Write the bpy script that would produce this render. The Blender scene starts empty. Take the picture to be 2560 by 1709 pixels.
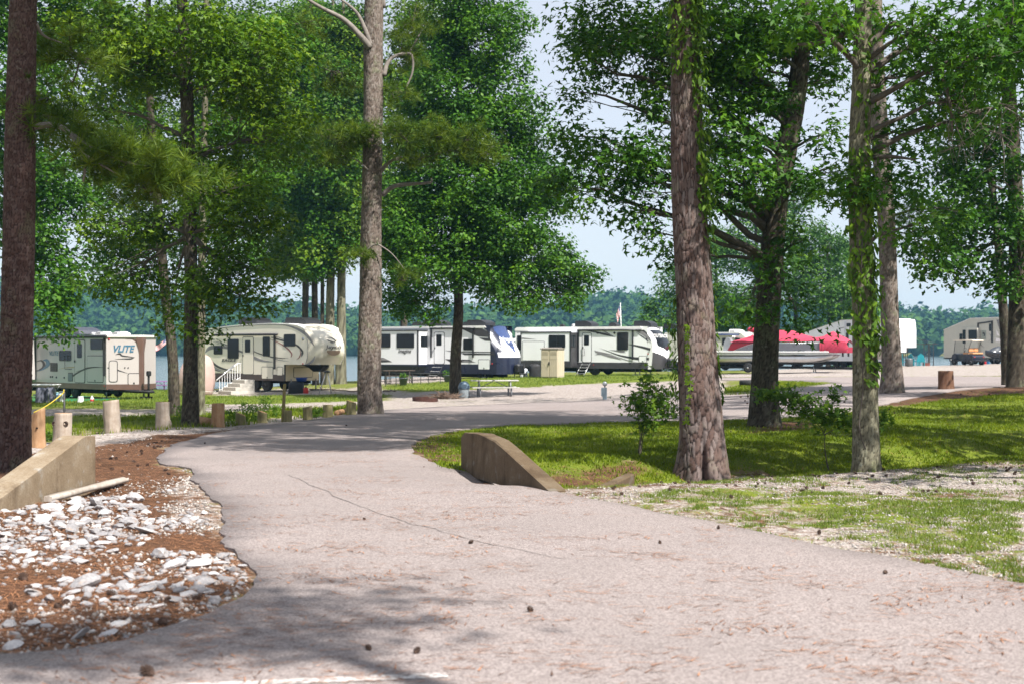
import bpy, math, random
import numpy as np
from mathutils import Vector, Matrix
from mathutils.geometry import delaunay_2d_cdt

random.seed(7)
RNG = np.random.default_rng(7)
SC = bpy.context.scene
COL = SC.collection

# ------------------------------------------------------------------ camera
F = 2560 * 50.0 / 36.0          # focal length in photograph pixels
CX, HY, CAMH = 1280.0, 872.0, 1.7
cam_d = bpy.data.cameras.new('camera'); cam = bpy.data.objects.new('camera', cam_d); COL.objects.link(cam)
cam.location = (0, 0, CAMH); cam.rotation_euler = (math.pi / 2, 0, 0)
cam_d.lens = 50; cam_d.sensor_width = 36; cam_d.shift_y = (HY - 854.5) / 2560
cam_d.clip_start = 0.1; cam_d.clip_end = 6000
cam_d.dof.use_dof = True; cam_d.dof.focus_distance = 25; cam_d.dof.aperture_fstop = 2.8
SC.camera = cam

# ------------------------------------------------------------------ sky, sun, exposure
SUN = Vector((0.395, -0.455, 0.80)).normalized()
SC.world = bpy.data.worlds.new('World'); SC.world.use_nodes = True
wn = SC.world.node_tree; wn.nodes.clear()
wo = wn.nodes.new('ShaderNodeOutputWorld'); wb = wn.nodes.new('ShaderNodeBackground'); sk = wn.nodes.new('ShaderNodeTexSky')
sk.sky_type = 'NISHITA'; sk.sun_disc = False
sk.sun_elevation = math.asin(SUN.z); sk.sun_rotation = math.atan2(SUN.x, SUN.y)
sk.air_density = 1.0; sk.dust_density = 1.0; sk.ozone_density = 1.5; sk.altitude = 100
wb.inputs['Strength'].default_value = 0.068
hz = wn.nodes.new('ShaderNodeMix'); hz.data_type = 'RGBA'; hz.inputs['Factor'].default_value = .65      # thin even veil of summer haze over the whole sky
hz.inputs[7].default_value = (7.2, 7.4, 8.0, 1); wn.links.new(sk.outputs[0], hz.inputs[6])
wn.links.new(hz.outputs[2], wb.inputs[0]); wn.links.new(wb.outputs[0], wo.inputs[0])
sun_d = bpy.data.lights.new('sun', 'SUN'); sun_d.energy = 5.0; sun_d.angle = math.radians(0.53); sun_d.color = (1.0, 0.955, 0.89)
sun_o = bpy.data.objects.new('sun', sun_d); COL.objects.link(sun_o)
sun_o.rotation_euler = SUN.to_track_quat('Z', 'Y').to_euler(); sun_o.location = (20, -6, 40)
vs = SC.view_settings
vs.view_transform = 'Standard'; vs.look = 'None'; vs.gamma = 1; vs.use_curve_mapping = False; vs.exposure = 1.0
cy = SC.cycles
cy.use_denoising = True; cy.max_bounces = 7; cy.diffuse_bounces = 3; cy.glossy_bounces = 3; cy.transmission_bounces = 4
cy.transparent_max_bounces = 8; cy.volume_bounces = 0; cy.caustics_reflective = False; cy.caustics_refractive = False

# ------------------------------------------------------------------ helpers: pixels to places
def P(px, py, Y):
    """the point seen at photograph pixel (px, py) when it stands Y metres ahead"""
    return np.array([(px - CX) / F * Y, Y, CAMH - (py - HY) / F * Y])
def ZM(ox, oy, s):
    return lambda x, y: (ox + x / s, oy + y / s)
Z1 = ZM(0, 740, 3.6703); Z2 = ZM(480, 740, 3.6703); Z3 = ZM(900, 740, 3.6703)
Z4 = ZM(1260, 740, 4.8938); Z5 = ZM(1680, 740, 4.8938); Z6 = ZM(2080, 740, 4.8938)

# ------------------------------------------------------------------ helpers: tagging
def tag(o, label=None, cat=None, group=None, kind=None):
    if label: o['label'] = label
    if cat: o['category'] = cat
    if group: o['group'] = group
    if kind: o['kind'] = kind
    return o
def link(name, me, parent=None):
    o = bpy.data.objects.new(name, me); COL.objects.link(o)
    if parent is not None: o.parent = parent
    return o
def empty(name, loc=(0, 0, 0), rz=0.0, parent=None):
    o = bpy.data.objects.new(name, None); COL.objects.link(o)
    o.location = tuple(float(v) for v in loc); o.rotation_euler = (0, 0, rz); o.empty_display_size = 0.2
    if parent is not None: o.parent = parent
    return o
def copy_tree(o, parent=None):
    c = o.copy(); COL.objects.link(c)
    if parent is not None: c.parent = parent
    for ch in list(o.children): copy_tree(ch, c)
    return c

# ------------------------------------------------------------------ helpers: materials
MATS = {}
def rgba(c): return (c[0], c[1], c[2], 1.0)
class NT:
    """small node-tree writer"""
    def __init__(s, name):
        m = bpy.data.materials.new(name); m.use_nodes = True; s.m = m; s.t = m.node_tree
        s.b = s.t.nodes['Principled BSDF']; s.out = s.t.nodes['Material Output']; MATS[name] = m
    def n(s, typ, **kw):
        nd = s.t.nodes.new('ShaderNode' + typ)
        for k, v in kw.items():
            if hasattr(nd, k): setattr(nd, k, v)
            else: s.set(nd.inputs[k], v)
        return nd
    def set(s, inp, v):
        if isinstance(v, bpy.types.NodeSocket): s.t.links.new(v, inp)
        elif isinstance(v, (tuple, list)) and len(v) == 3 and inp.type == 'RGBA': inp.default_value = rgba(v)
        else: inp.default_value = v
    def bs(s, **kw):
        for k, v in kw.items(): s.set(s.b.inputs[k.replace('_', ' ')], v)
    def coord(s, scale=(1, 1, 1), obj=True):
        tc = s.n('TexCoord'); mp = s.n('Mapping'); mp.inputs['Scale'].default_value = scale
        s.t.links.new(tc.outputs['Object' if obj else 'Generated'], mp.inputs['Vector']); return mp.outputs[0]
    def noise(s, scale, detail=4, rough=0.55, vec=None, dist=0.0):
        nd = s.n('TexNoise'); nd.inputs['Scale'].default_value = scale; nd.inputs['Detail'].default_value = detail
        nd.inputs['Roughness'].default_value = rough; nd.inputs['Distortion'].default_value = dist
        if vec is not None: s.t.links.new(vec, nd.inputs['Vector'])
        return nd.outputs['Fac']
    def voro(s, scale, vec=None, feature='F1', out='Distance'):
        nd = s.n('TexVoronoi'); nd.feature = feature; nd.inputs['Scale'].default_value = scale
        if vec is not None: s.t.links.new(vec, nd.inputs['Vector'])
        return nd.outputs[out]
    def ramp(s, fac, stops, interp='LINEAR'):
        nd = s.n('ValToRGB'); nd.color_ramp.interpolation = interp; e = nd.color_ramp.elements
        while len(e) > 1: e.remove(e[-1])
        e[0].position = stops[0][0]; e[0].color = rgba(stops[0][1])
        for p, c in stops[1:]:
            x = e.new(p); x.color = rgba(c)
        s.t.links.new(fac, nd.inputs[0]); return nd.outputs[0]
    def mix(s, fac, a, b, typ='MIX'):
        nd = s.n('Mix'); nd.data_type = 'RGBA'; nd.blend_type = typ
        s.set(nd.inputs['Factor'], fac); s.set(nd.inputs[6], a); s.set(nd.inputs[7], b); return nd.outputs[2]
    def math(s, op, a, b=0.0, c=0.0, clamp=False):
        nd = s.n('Math'); nd.operation = op; nd.use_clamp = clamp
        s.set(nd.inputs[0], a); s.set(nd.inputs[1], b); s.set(nd.inputs[2], c); return nd.outputs[0]
    def maprange(s, v, a, b, c=0.0, d=1.0, smooth=True):
        nd = s.n('MapRange'); nd.interpolation_type = 'SMOOTHSTEP' if smooth else 'LINEAR'
        s.set(nd.inputs['Value'], v)
        for k, x in zip(('From Min', 'From Max', 'To Min', 'To Max'), (a, b, c, d)): s.set(nd.inputs[k], x)
        return nd.outputs[0]
    def attr(s, name):
        nd = s.n('Attribute'); nd.attribute_name = name; return nd.outputs['Fac']
    def bump(s, h, strength=0.3, dist=0.02):
        nd = s.n('Bump'); nd.inputs['Strength'].default_value = strength; nd.inputs['Distance'].default_value = dist
        s.t.links.new(h, nd.inputs['Height']); s.t.links.new(nd.outputs[0], s.b.inputs['Normal'])

def plain(name, col, rough=0.5, metal=0.0, var=0.12, scale=3.0, bump=0.0, spec=0.5, coat=0.0):
    """painted or moulded surface with a little soiling and unevenness of its own"""
    if name in MATS: return MATS[name]
    t = NT(name); v = t.coord()
    nz = t.noise(scale, 5, 0.6, v)
    lo = tuple(c * (1 - var) for c in col); hi = tuple(min(1, c * (1 + var * 0.6)) for c in col)
    t.bs(Base_Color=t.ramp(nz, [(0.3, lo), (0.7, hi)]), Metallic=metal)
    t.bs(Roughness=t.maprange(nz, 0.25, 0.75, min(1, rough * 1.15), rough * 0.85))
    t.b.inputs['Specular IOR Level'].default_value = spec
    t.b.inputs['Coat Weight'].default_value = coat
    if bump: t.bump(t.noise(scale * 12, 3, 0.6, v), bump, 0.01)
    return t.m
def glass_dark(name='tinted_glass', col=(0.012, 0.014, 0.017)):
    if name in MATS: return MATS[name]
    t = NT(name); t.bs(Base_Color=col, Roughness=0.08); t.b.inputs['Specular IOR Level'].default_value = 0.3
    t.bump(t.noise(1.3, 2, 0.5, t.coord()), 0.05, 0.02)
    return t.m

# ------------------------------------------------------------------ helpers: meshes
class MB:
    """collects shapes, each with a material slot, and links them as ONE mesh object"""
    def __init__(s): s.v = []; s.f = []; s.mi = []; s.sm = []; s.n = 0
    def add(s, verts, faces, mi=0, smooth=False):
        b = s.n; s.v.extend([tuple(float(c) for c in p) for p in verts]); s.n += len(verts)
        for f in faces: s.f.append(tuple(int(i) + b for i in f)); s.mi.append(mi); s.sm.append(smooth)
        return s
    def box(s, lo, hi, mi=0, bev=0.0):
        (x0, y0, z0), (x1, y1, z1) = lo, hi
        if bev <= 0:
            v = [(x0,y0,z0),(x1,y0,z0),(x1,y1,z0),(x0,y1,z0),(x0,y0,z1),(x1,y0,z1),(x1,y1,z1),(x0,y1,z1)]
            return s.add(v, [(0,3,2,1),(4,5,6,7),(0,1,5,4),(1,2,6,5),(2,3,7,6),(3,0,4,7)], mi)
        b = min(bev, (x1-x0)*.45, (y1-y0)*.45, (z1-z0)*.45)
        def ring(z, i):
            return [(x0+i+b,y0+i,z),(x1-i-b,y0+i,z),(x1-i,y0+i+b,z),(x1-i,y1-i-b,z),(x1-i-b,y1-i,z),(x0+i+b,y1-i,z),(x0+i,y1-i-b,z),(x0+i,y0+i+b,z)]
        v = ring(z0, b*.6) + ring(z0+b, 0) + ring(z1-b, 0) + ring(z1, b*.6)
        f = [tuple(range(7,-1,-1)), tuple(range(24,32))]
        for k in range(3):
            for i in range(8):
                j = (i+1) % 8; f.append((k*8+i, k*8+j, k*8+8+j, k*8+8+i))
        return s.add(v, f, mi)
    def prism(s, poly, a, b, axis='y', mi=0, smooth=False):
        """extrude a 2D outline; axis 'y': outline in (x,z) from y=a to y=b; 'x': outline (y,z); 'z': outline (x,y)"""
        def p3(p, t):
            return (p[0], t, p[1]) if axis == 'y' else ((t, p[0], p[1]) if axis == 'x' else (p[0], p[1], t))
        n = len(poly); v = [p3(p, a) for p in poly] + [p3(p, b) for p in poly]
        f = [tuple(range(n)), tuple(range(2*n-1, n-1, -1))]
        f += [(i, n+i, n+(i+1) % n, (i+1) % n) for i in range(n)]
        return s.add(v, f, mi, smooth)
    def tube(s, path, r, sides=8, mi=0, cap=True, smooth=True):
        path = np.asarray(path, float); n = len(path)
        r = np.full(n, r, float) if np.isscalar(r) else np.asarray(r, float)
        tan = np.gradient(path, axis=0) if n > 2 else np.repeat((path[-1:] - path[:1]), n, 0)
        tan /= (np.linalg.norm(tan, axis=1, keepdims=True) + 1e-9)
        ref = np.array([0, 0, 1.0]) if abs(tan[0][2]) < 0.85 else np.array([1.0, 0, 0])
        v = []; u = None
        for i in range(n):
            if u is None: u = np.cross(tan[i], ref)
            u = u - tan[i] * np.dot(u, tan[i]); u /= (np.linalg.norm(u) + 1e-9); w = np.cross(tan[i], u)
            for k in range(sides):
                a = 2*math.pi*k/sides; v.append(path[i] + r[i]*(math.cos(a)*u + math.sin(a)*w))
        f = [(i*sides+k, i*sides+(k+1) % sides, (i+1)*sides+(k+1) % sides, (i+1)*sides+k) for i in range(n-1) for k in range(sides)]
        if cap: f += [tuple(range(sides-1, -1, -1)), tuple(range((n-1)*sides, n*sides))]
        return s.add(v, f, mi, smooth)
    def lathe(s, prof, c=(0, 0, 0), sides=20, axis='z', mi=0, smooth=True, cap=True):
        """prof: list of (r, t) along the axis"""
        v = []
        for r, t in prof:
            for k in range(sides):
                a = 2*math.pi*k/sides; x, y = r*math.cos(a), r*math.sin(a)
                p = (x, y, t) if axis == 'z' else ((x, t, y) if axis == 'y' else (t, x, y))
                v.append((c[0]+p[0], c[1]+p[1], c[2]+p[2]))
        n = len(prof); f = [(i*sides+k, i*sides+(k+1) % sides, (i+1)*sides+(k+1) % sides, (i+1)*sides+k) for i in range(n-1) for k in range(sides)]
        if cap: f += [tuple(range(sides-1, -1, -1)), tuple(range((n-1)*sides, n*sides))]
        return s.add(v, f, mi, smooth)
    def grid(s, rows, mi=0, smooth=True, closed=False):
        """rows: list of equally long point rows"""
        m = len(rows[0]); v = [p for r in rows for p in r]; f = []
        for i in range(len(rows)-1):
            for k in range(m if closed else m-1):
                j = (k+1) % m; f.append((i*m+k, i*m+j, (i+1)*m+j, (i+1)*m+k))
        return s.add(v, f, mi, smooth)
    def build(s, name, mats, parent=None, fix=True):
        me = bpy.data.meshes.new(name); me.from_pydata(s.v, [], s.f)
        for m in (mats if isinstance(mats, (list, tuple)) else [mats]): me.materials.append(m)
        me.polygons.foreach_set('material_index', s.mi); me.polygons.foreach_set('use_smooth', s.sm)
        if fix:
            import bmesh
            bm = bmesh.new(); bm.from_mesh(me); bmesh.ops.recalc_face_normals(bm, faces=bm.faces); bm.to_mesh(me); bm.free()
        me.update(); return link(name, me, parent)
def np_mesh(name, verts, faces, mat, attrs=None, smooth=False):
    """big meshes from arrays: faces (n,3) or (n,4)"""
    verts = np.asarray(verts, np.float32); faces = np.asarray(faces, np.int32); k = faces.shape[1]
    me = bpy.data.meshes.new(name); me.vertices.add(len(verts)); me.vertices.foreach_set('co', verts.ravel())
    me.loops.add(faces.size); me.loops.foreach_set('vertex_index', faces.ravel())
    me.polygons.add(len(faces)); me.polygons.foreach_set('loop_start', np.arange(len(faces), dtype=np.int32) * k)
    if smooth: me.polygons.foreach_set('use_smooth', np.ones(len(faces), bool))
    for nm, a in (attrs or {}).items():
        at = me.attributes.new(nm, 'FLOAT', 'POINT'); at.data.foreach_set('value', np.asarray(a, np.float32).ravel())
    if mat is not None: me.materials.append(mat)
    me.update(calc_edges=True); me.validate(); return me
def rrect(x0, z0, x1, z1, r, n=4):
    pts = []
    r = min(r, abs(x1-x0)*.49, abs(z1-z0)*.49)
    for cx, cz, a0 in ((x1-r, z1-r, 0), (x0+r, z1-r, 90), (x0+r, z0+r, 180), (x1-r, z0+r, 270)):
        for k in range(n+1):
            a = math.radians(a0 + 90*k/n); pts.append((cx+r*math.cos(a), cz+r*math.sin(a)))
    return pts
def catmull(pts, n=8):
    p = [np.asarray(q, float) for q in pts]; p = [2*p[0]-p[1]] + p + [2*p[-1]-p[-2]]; out = []
    for i in range(1, len(p)-2):
        for k in range(n):
            t = k/n; out.append(0.5*((2*p[i]) + (-p[i-1]+p[i+1])*t + (2*p[i-1]-5*p[i]+4*p[i+1]-p[i+2])*t*t + (-p[i-1]+3*p[i]-3*p[i+1]+p[i+2])*t**3))
    out.append(p[-2]); return np.array(out)
def hash2(i, j, k=0):
    h = (np.asarray(i, np.int64)*374761393 + np.asarray(j, np.int64)*668265263 + k*2147483647) & 0x7fffffff
    h = ((h ^ (h >> 13)) * 1274126177) & 0x7fffffff
    return ((h ^ (h >> 16)) & 0xffffff) / float(0x1000000)
def vnoise(x, y, k=0):
    """smooth value noise, 0..1"""
    xi = np.floor(x).astype(np.int64); yi = np.floor(y).astype(np.int64); fx = x-xi; fy = y-yi
    fx = fx*fx*(3-2*fx); fy = fy*fy*(3-2*fy)
    return (hash2(xi, yi, k)*(1-fx)+hash2(xi+1, yi, k)*fx)*(1-fy) + (hash2(xi, yi+1, k)*(1-fx)+hash2(xi+1, yi+1, k)*fx)*fy
def fbm(x, y, k=0, oct=4):
    x = np.asarray(x, float); y = np.asarray(y, float); s = 0; a = 0.5; t = 0
    for o in range(oct): s = s + a*vnoise(x*2**o, y*2**o, k+o); t += a; a *= 0.5
    return s/t
# ------------------------------------------------------------------ terrain heights
_cp = np.array([(-12,0,0),(0,0,0),(12,0,.0),(-6,10,0),(6,10,0),(0,20,0),(-6,20,0),(8,22,.0),(-10,20,-.05),(12,35,.22),(13.7,45,.4),(22,48,.5),
  (3,34,-.02),(-6,38,-.1),(-9,31,-.1),(-17,62,-.5),(-13,75,-.58),(-1,61,-.38),(-3.5,84,-.05),(5.4,88,.04),(18.7,98,0),(35,110,.5),(28,70,.45),
  (10,62,.1),(-30,60,-.7),(-30,95,-1.05),(-20,100,-1.1),(0,110,-.2),(20,130,-.3),(45,125,.3),(-25,30,-.4),(-20,12,-.15),(25,15,.1),(30,30,.3),
  (-60,60,-.8),(70,70,.6),(70,120,.4),(-60,10,-.2),(60,5,.1),(0,-40,0),(-9,48,-.3),(2,48,-.2),(30,-40,0),(-30,-40,0)], float)
def _phi(d2): return np.sqrt(d2 + 49.0)
_A = _phi(((_cp[:, None, :2] - _cp[None, :, :2])**2).sum(-1)); _n = len(_cp)
_M = np.zeros((_n+1, _n+1)); _M[:_n, :_n] = _A + np.eye(_n)*0.0; _M[:_n, _n] = 1; _M[_n, :_n] = 1
_W = np.linalg.solve(_M, np.append(_cp[:, 2], 0))
WATER_Z = -1.42
def sstep(t): t = np.clip(t, 0, 1); return t*t*(3-2*t)
def seg_dist(x, y, line):
    d = np.full(np.shape(x), 1e9)
    for (ax, ay), (bx, by) in zip(line[:-1], line[1:]):
        t = np.clip(((x-ax)*(bx-ax)+(y-ay)*(by-ay))/((bx-ax)**2+(by-ay)**2), 0, 1)
        d = np.minimum(d, np.hypot(x-ax-t*(bx-ax), y-ay-t*(by-ay)))
    return d
SWALE = [(0.5, 19.6), (3.5, 21.6), (7.5, 24.6), (14, 28.5), (26, 33)]
def shore(x): return 104 + 14*sstep((x+22)/22) + 22*sstep(x/18)
def H(x, y):
    x = np.asarray(x, float); y = np.asarray(y, float); shp = np.broadcast(x, y).shape
    x = np.broadcast_to(x, shp).ravel(); y = np.broadcast_to(y, shp).ravel()
    out = np.empty(len(x))
    for i in range(0, len(x), 40000):
        xs = np.clip(x[i:i+40000], -75, 85); ys = np.clip(y[i:i+40000], -45, 140)
        d2 = (xs[:, None]-_cp[None, :, 0])**2 + (ys[:, None]-_cp[None, :, 1])**2
        out[i:i+40000] = _phi(d2) @ _W[:_n] + _W[_n]
    out = np.maximum(out, -1.2)
    out -= 0.34*np.exp(-(seg_dist(x, y, SWALE)/1.15)**2)
    out -= 4.5*sstep((y-shore(x))/14.0)
    # the far shore and its hills
    u = x/np.maximum(y, 1.0)
    hh = np.interp(u, [-.7, -.45, -.3, -.18, -.07, .02, .075, .12, .2, .3, .42, .7], [28, 34, 29, 19, 13, 19, 25, 19, 14, 11, 14, 20])
    t = sstep((y-640)/250.0)
    out += (4.5+WATER_Z*0+0.4)*sstep((y-625)/25.0)*(y > 600) + t*hh*(0.86+0.28*fbm(x/120, y/120, 3, 3))
    return out.reshape(shp)
def H1(x, y): return float(H(np.array([x]), np.array([y]))[0])
def G(px, py, lo=4.0, hi=170.0):
    """where the sight line through a photograph pixel meets the ground"""
    ys = np.concatenate([np.arange(lo, 40, .25), np.arange(40, hi, .5)])
    xs = (px-CX)/F*ys; zs = CAMH-(py-HY)/F*ys
    g = zs - H(xs, ys); k = np.argmax(g < 0) if (g < 0).any() else len(ys)-1
    a, b = ys[max(k-1, 0)], ys[k]
    for _ in range(18):
        m = (a+b)/2
        if CAMH-(py-HY)/F*m - H1((px-CX)/F*m, m) < 0: b = m
        else: a = m
    return np.array([(px-CX)/F*b, b, H1((px-CX)/F*b, b)])
def Gs(pts): return [tuple(G(x, y)[:2]) for x, y in pts]
def inside(x, y, poly):
    x = np.asarray(x); y = np.asarray(y); r = np.zeros(x.shape, bool); n = len(poly)
    for i in range(n):
        (x0, y0), (x1, y1) = poly[i], poly[(i+1) % n]
        c = ((y0 > y) != (y1 > y))
        with np.errstate(divide='ignore', invalid='ignore'):
            r ^= c & (x < (x1-x0)*(y-y0)/(y1-y0+1e-12)+x0)
    return r

# ------------------------------------------------------------------ road outlines
ROAD_PX = [(-700,1706),(0,1642),(180,1628),(330,1604),(430,1570),(520,1535),(590,1496),(626,1466),(628,1440),(604,1405),(566,1362),(548,1330),(556,1290),(540,1255),
  (506,1222),(478,1200),(486,1186),(478,1172),(440,1166),(394,1158),(398,1138),(430,1112),(520,1086),(640,1065),(770,1050),(900,1034),(965,1024),(1100,1016),(1300,1007),(1500,1000),
  (1640,992),(1800,984),(1900,976),(2010,964),(2090,957),(1950,951),(1800,950),(1700,953),(1690,948),(1800,943),(2000,942),(2300,941),(2560,940),(2900,940),
  (2900,958),(2560,964),(2420,972),(2330,986),(2200,1012),(2100,1036),(1900,1048),(1700,1052),(1500,1056),(1300,1062),(1160,1074),(1080,1088),(1040,1102),(1024,1118),(1036,1134),(1062,1150),(1110,1168),(1200,1190),
  (1300,1212),(1400,1234),(1500,1252),(1700,1290),(1900,1330),(2100,1372),(2300,1410),(2560,1462),(3100,1560)]
def jitter_outline(poly, step, amp, fine, seed):
    out = []; n = len(poly)
    for i in range(n):
        a = np.array(poly[i]); b = np.array(poly[(i+1) % n]); L = np.linalg.norm(b-a); dist = (a[1]+b[1])/2
        m = max(1, int(L/(step*max(1, dist/14))))
        d = (b-a)/max(L, 1e-6); nrm = np.array([-d[1], d[0]])
        for k in range(m):
            p = a+(b-a)*k/m; q = p*fine
            w = (float(fbm(q[0:1], q[1:2], seed)[0])-.5)*2*amp + (float(vnoise(q[0:1]*6, q[1:2]*6, seed)[0])-.5)*amp*.55
            out.append(tuple(p+nrm*w))
    return out
_rw = Gs(ROAD_PX)
_rw = [tuple(v) for v in catmull([np.array(p) for p in _rw], 3)[:-1]] if False else _rw
_rw = _rw + [(9.5, 5.5), (14, 1.0), (14, -14), (-12, -14), (-12, 3.0)]
ROAD = jitter_outline(_rw, 0.16, 0.10, 1.3, 11)
ISLAND = Gs([(1812,968),(1900,955),(1990,955),(2070,960),(2000,970),(1900,984),(1812,988)])
def drape(name, poly, mat, lift, step, thick, kind='structure', parent=None, seed=5):
    pts = [Vector(p) for p in poly]; n = len(pts); edges = [(i, (i+1) % n) for i in range(n)]
    xs = [p[0] for p in poly]; ys = [p[1] for p in poly]; inner = []
    y = min(ys)
    while y < max(ys):
        st = step*max(1, y/18); x = min(xs) + (random.random()*st)
        while x < max(xs): inner.append((x+random.uniform(-.2, .2)*st, y)); x += st
        y += st
    inner = np.array(inner); keep = inside(inner[:, 0], inner[:, 1], poly) & (seg_dist(inner[:, 0], inner[:, 1], list(poly)+[poly[0]]) > step*.35)
    pts += [Vector(p) for p in inner[keep]]
    V, E, Fc, *_ = delaunay_2d_cdt(pts, edges, [list(range(n))], 1, 1e-5)
    va = np.array([(v.x, v.y) for v in V]); z = H(va[:, 0], va[:, 1]) + lift
    ed = {}
    for f in Fc:
        for a, b in zip(f, list(f[1:])+[f[0]]): ed[(min(a, b), max(a, b))] = ed.get((min(a, b), max(a, b)), 0)+1
    m = MB(); verts = [(a, b, c) for (a, b), c in zip(va, z)]
    m.add(verts, [tuple(f) for f in Fc], 0, True)
    k = m.n; bd = [e for e, c in ed.items() if c == 1]; ids = sorted({i for e in bd for i in e}); mp = {i: k+j for j, i in enumerate(ids)}
    # the broken edge of the sheet, leaning outwards a little
    m.v.extend([(verts[i][0], verts[i][1], verts[i][2]-thick) for i in ids]); m.n += len(ids)
    for a, b in bd: m.f.append((a, b, mp[b], mp[a])); m.mi.append(0); m.sm.append(False)
    o = m.build(name, mat, parent); tag(o, kind=kind); return o

# ------------------------------------------------------------------ ground cover map (what grows or lies where)
DEF = dict(g=.55, v=.45, s=0.0)
COVER = [
 ([(-900,905),(3400,905),(3400,1000),(-900,1060)], dict(g=.62, v=.4, s=0)),
 ([(960,1030),(960,972),(1120,965),(1300,962),(1500,950),(1800,945),(1800,990),(1300,1012)], dict(g=.12, v=.95, s=0)),      # gravel pads by the loop
 ([(940,962),(1150,950),(1300,940),(1560,933),(1760,938),(1800,950),(1500,956),(1300,968),(1000,980)], dict(g=.85, v=.4, s=0)),
 ([(940,1030),(940,975),(1150,985),(1250,1010)], dict(g=.30, v=.8, s=0)),
 ([(940,962),(940,935),(1130,935),(1130,952)], dict(g=.15, v=.95, s=0)),
 ([(-900,1000),(80,985),(420,972),(520,978),(520,1010),(-900,1045)], dict(g=.96, v=.15, s=0)),       # grass below the left trailer
 ([(500,974),(960,968),(960,985),(500,1000)], dict(g=.35, v=.75, s=.1)),
 ([(500,990),(960,984),(960,1004),(500,1012)], dict(g=.92, v=.25, s=0)),
 ([(500,1010),(960,1002),(960,1028),(500,1034)], dict(g=.25, v=.9, s=0)),
 ([(-900,1036),(420,1022),(520,1030),(520,1042),(-900,1052)], dict(g=.35, v=.75, s=0.1)),
 ([(-900,1052),(520,1040),(930,1012),(930,1032),(520,1060),(-900,1120)], dict(g=.86, v=.05, s=.35)),  # weeds along the posts
 ([(-900,1130),(90,1112),(270,1082),(640,1050),(900,1026),(920,1036),(640,1066),(450,1092),(270,1112),(90,1140),(-900,1180)], dict(g=.12, v=.9, s=.25)),
 ([(-900,1160),(90,1134),(270,1108),(520,1080),(640,1064),(520,1090),(430,1115),(400,1160),(490,1190),(250,1228),(-900,1320)], dict(g=.0, v=.05, s=1)),
 ([(-900,1300),(0,1262),(250,1225),(490,1180),(640,1440),(520,1540),(330,1610),(-900,1720)], dict(g=0, v=.34, s=.9)),          # rock bed
 ([(380,1215),(490,1190),(580,1300),(540,1345),(430,1290)], dict(g=0, v=.62, s=.42)),
 ([(1020,1120),(1080,1080),(1400,1056),(1900,1050),(2200,1015),(2400,975),(2700,960),(3300,960),(3300,1150),(2560,1155),(1400,1230),(1100,1172)], dict(g=.82, v=0, s=.40)), # lawn
 ([(1000,1140),(1060,1090),(1180,1070),(1120,1100),(1160,1165),(1380,1225),(1300,1215)], dict(g=.35, v=.1, s=.8)),
 ([(1280,1200),(1400,1180),(1580,1150),(1640,1170),(1500,1215),(1380,1225)], dict(g=.3, v=.05, s=.85)),
 ([(1850,1062),(2000,1058),(2050,1075),(1900,1085)], dict(g=.25, v=0, s=.9)),
 ([(2180,1000),(2260,975),(2400,968),(2560,962),(2900,962),(2900,985),(2500,985),(2300,1005),(2240,1020)], dict(g=.15, v=.05, s=1)),
 ([(1360,1238),(1500,1212),(1900,1178),(2560,1150),(3400,1140),(3400,1720),(2560,1466),(1900,1332),(1500,1254)], dict(g=.30, v=.72, s=.44)), # right verge
 ([(1500,1240),(1700,1225),(2000,1215),(2560,1240),(2560,1440),(2250,1370),(1800,1290)], dict(g=.47, v=.6, s=.38)),
 ([(1800,1232),(2100,1222),(2560,1262),(2560,1380),(2100,1310)], dict(g=.56, v=.58, s=.32)),
 ([(2000,1185),(2560,1160),(2560,1210),(2200,1220)], dict(g=.3, v=.95, s=.1)),
 ([(1900,908),(2560,900),(3300,900),(3300,941),(1900,943)], dict(g=.28, v=.92, s=.0)),
 ([(1800,934),(2120,928),(2120,938),(1800,942)], dict(g=.2, v=.95, s=.0)),
]
_cov = []
for poly, w in COVER:
    _cov.append((Gs(poly), w))
def cover(x, y):
    x = np.asarray(x, float); y = np.asarray(y, float)
    wob = np.clip(y/60, .12, 1.2)
    xx = x + (fbm(x/1.2+7, y/1.2, 21, 3)-.5)*1.6*wob; yy = y + (fbm(x/1.2, y/1.2+9, 22, 3)-.5)*1.6*wob
    g = np.full(x.shape, DEF['g']); v = np.full(x.shape, DEF['v']); s = np.full(x.shape, DEF['s'])
    for poly, w in _cov:
        m = inside(xx, yy, poly); g[m] = w['g']; v[m] = w['v']; s[m] = w['s']
    return g, v, s

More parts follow.
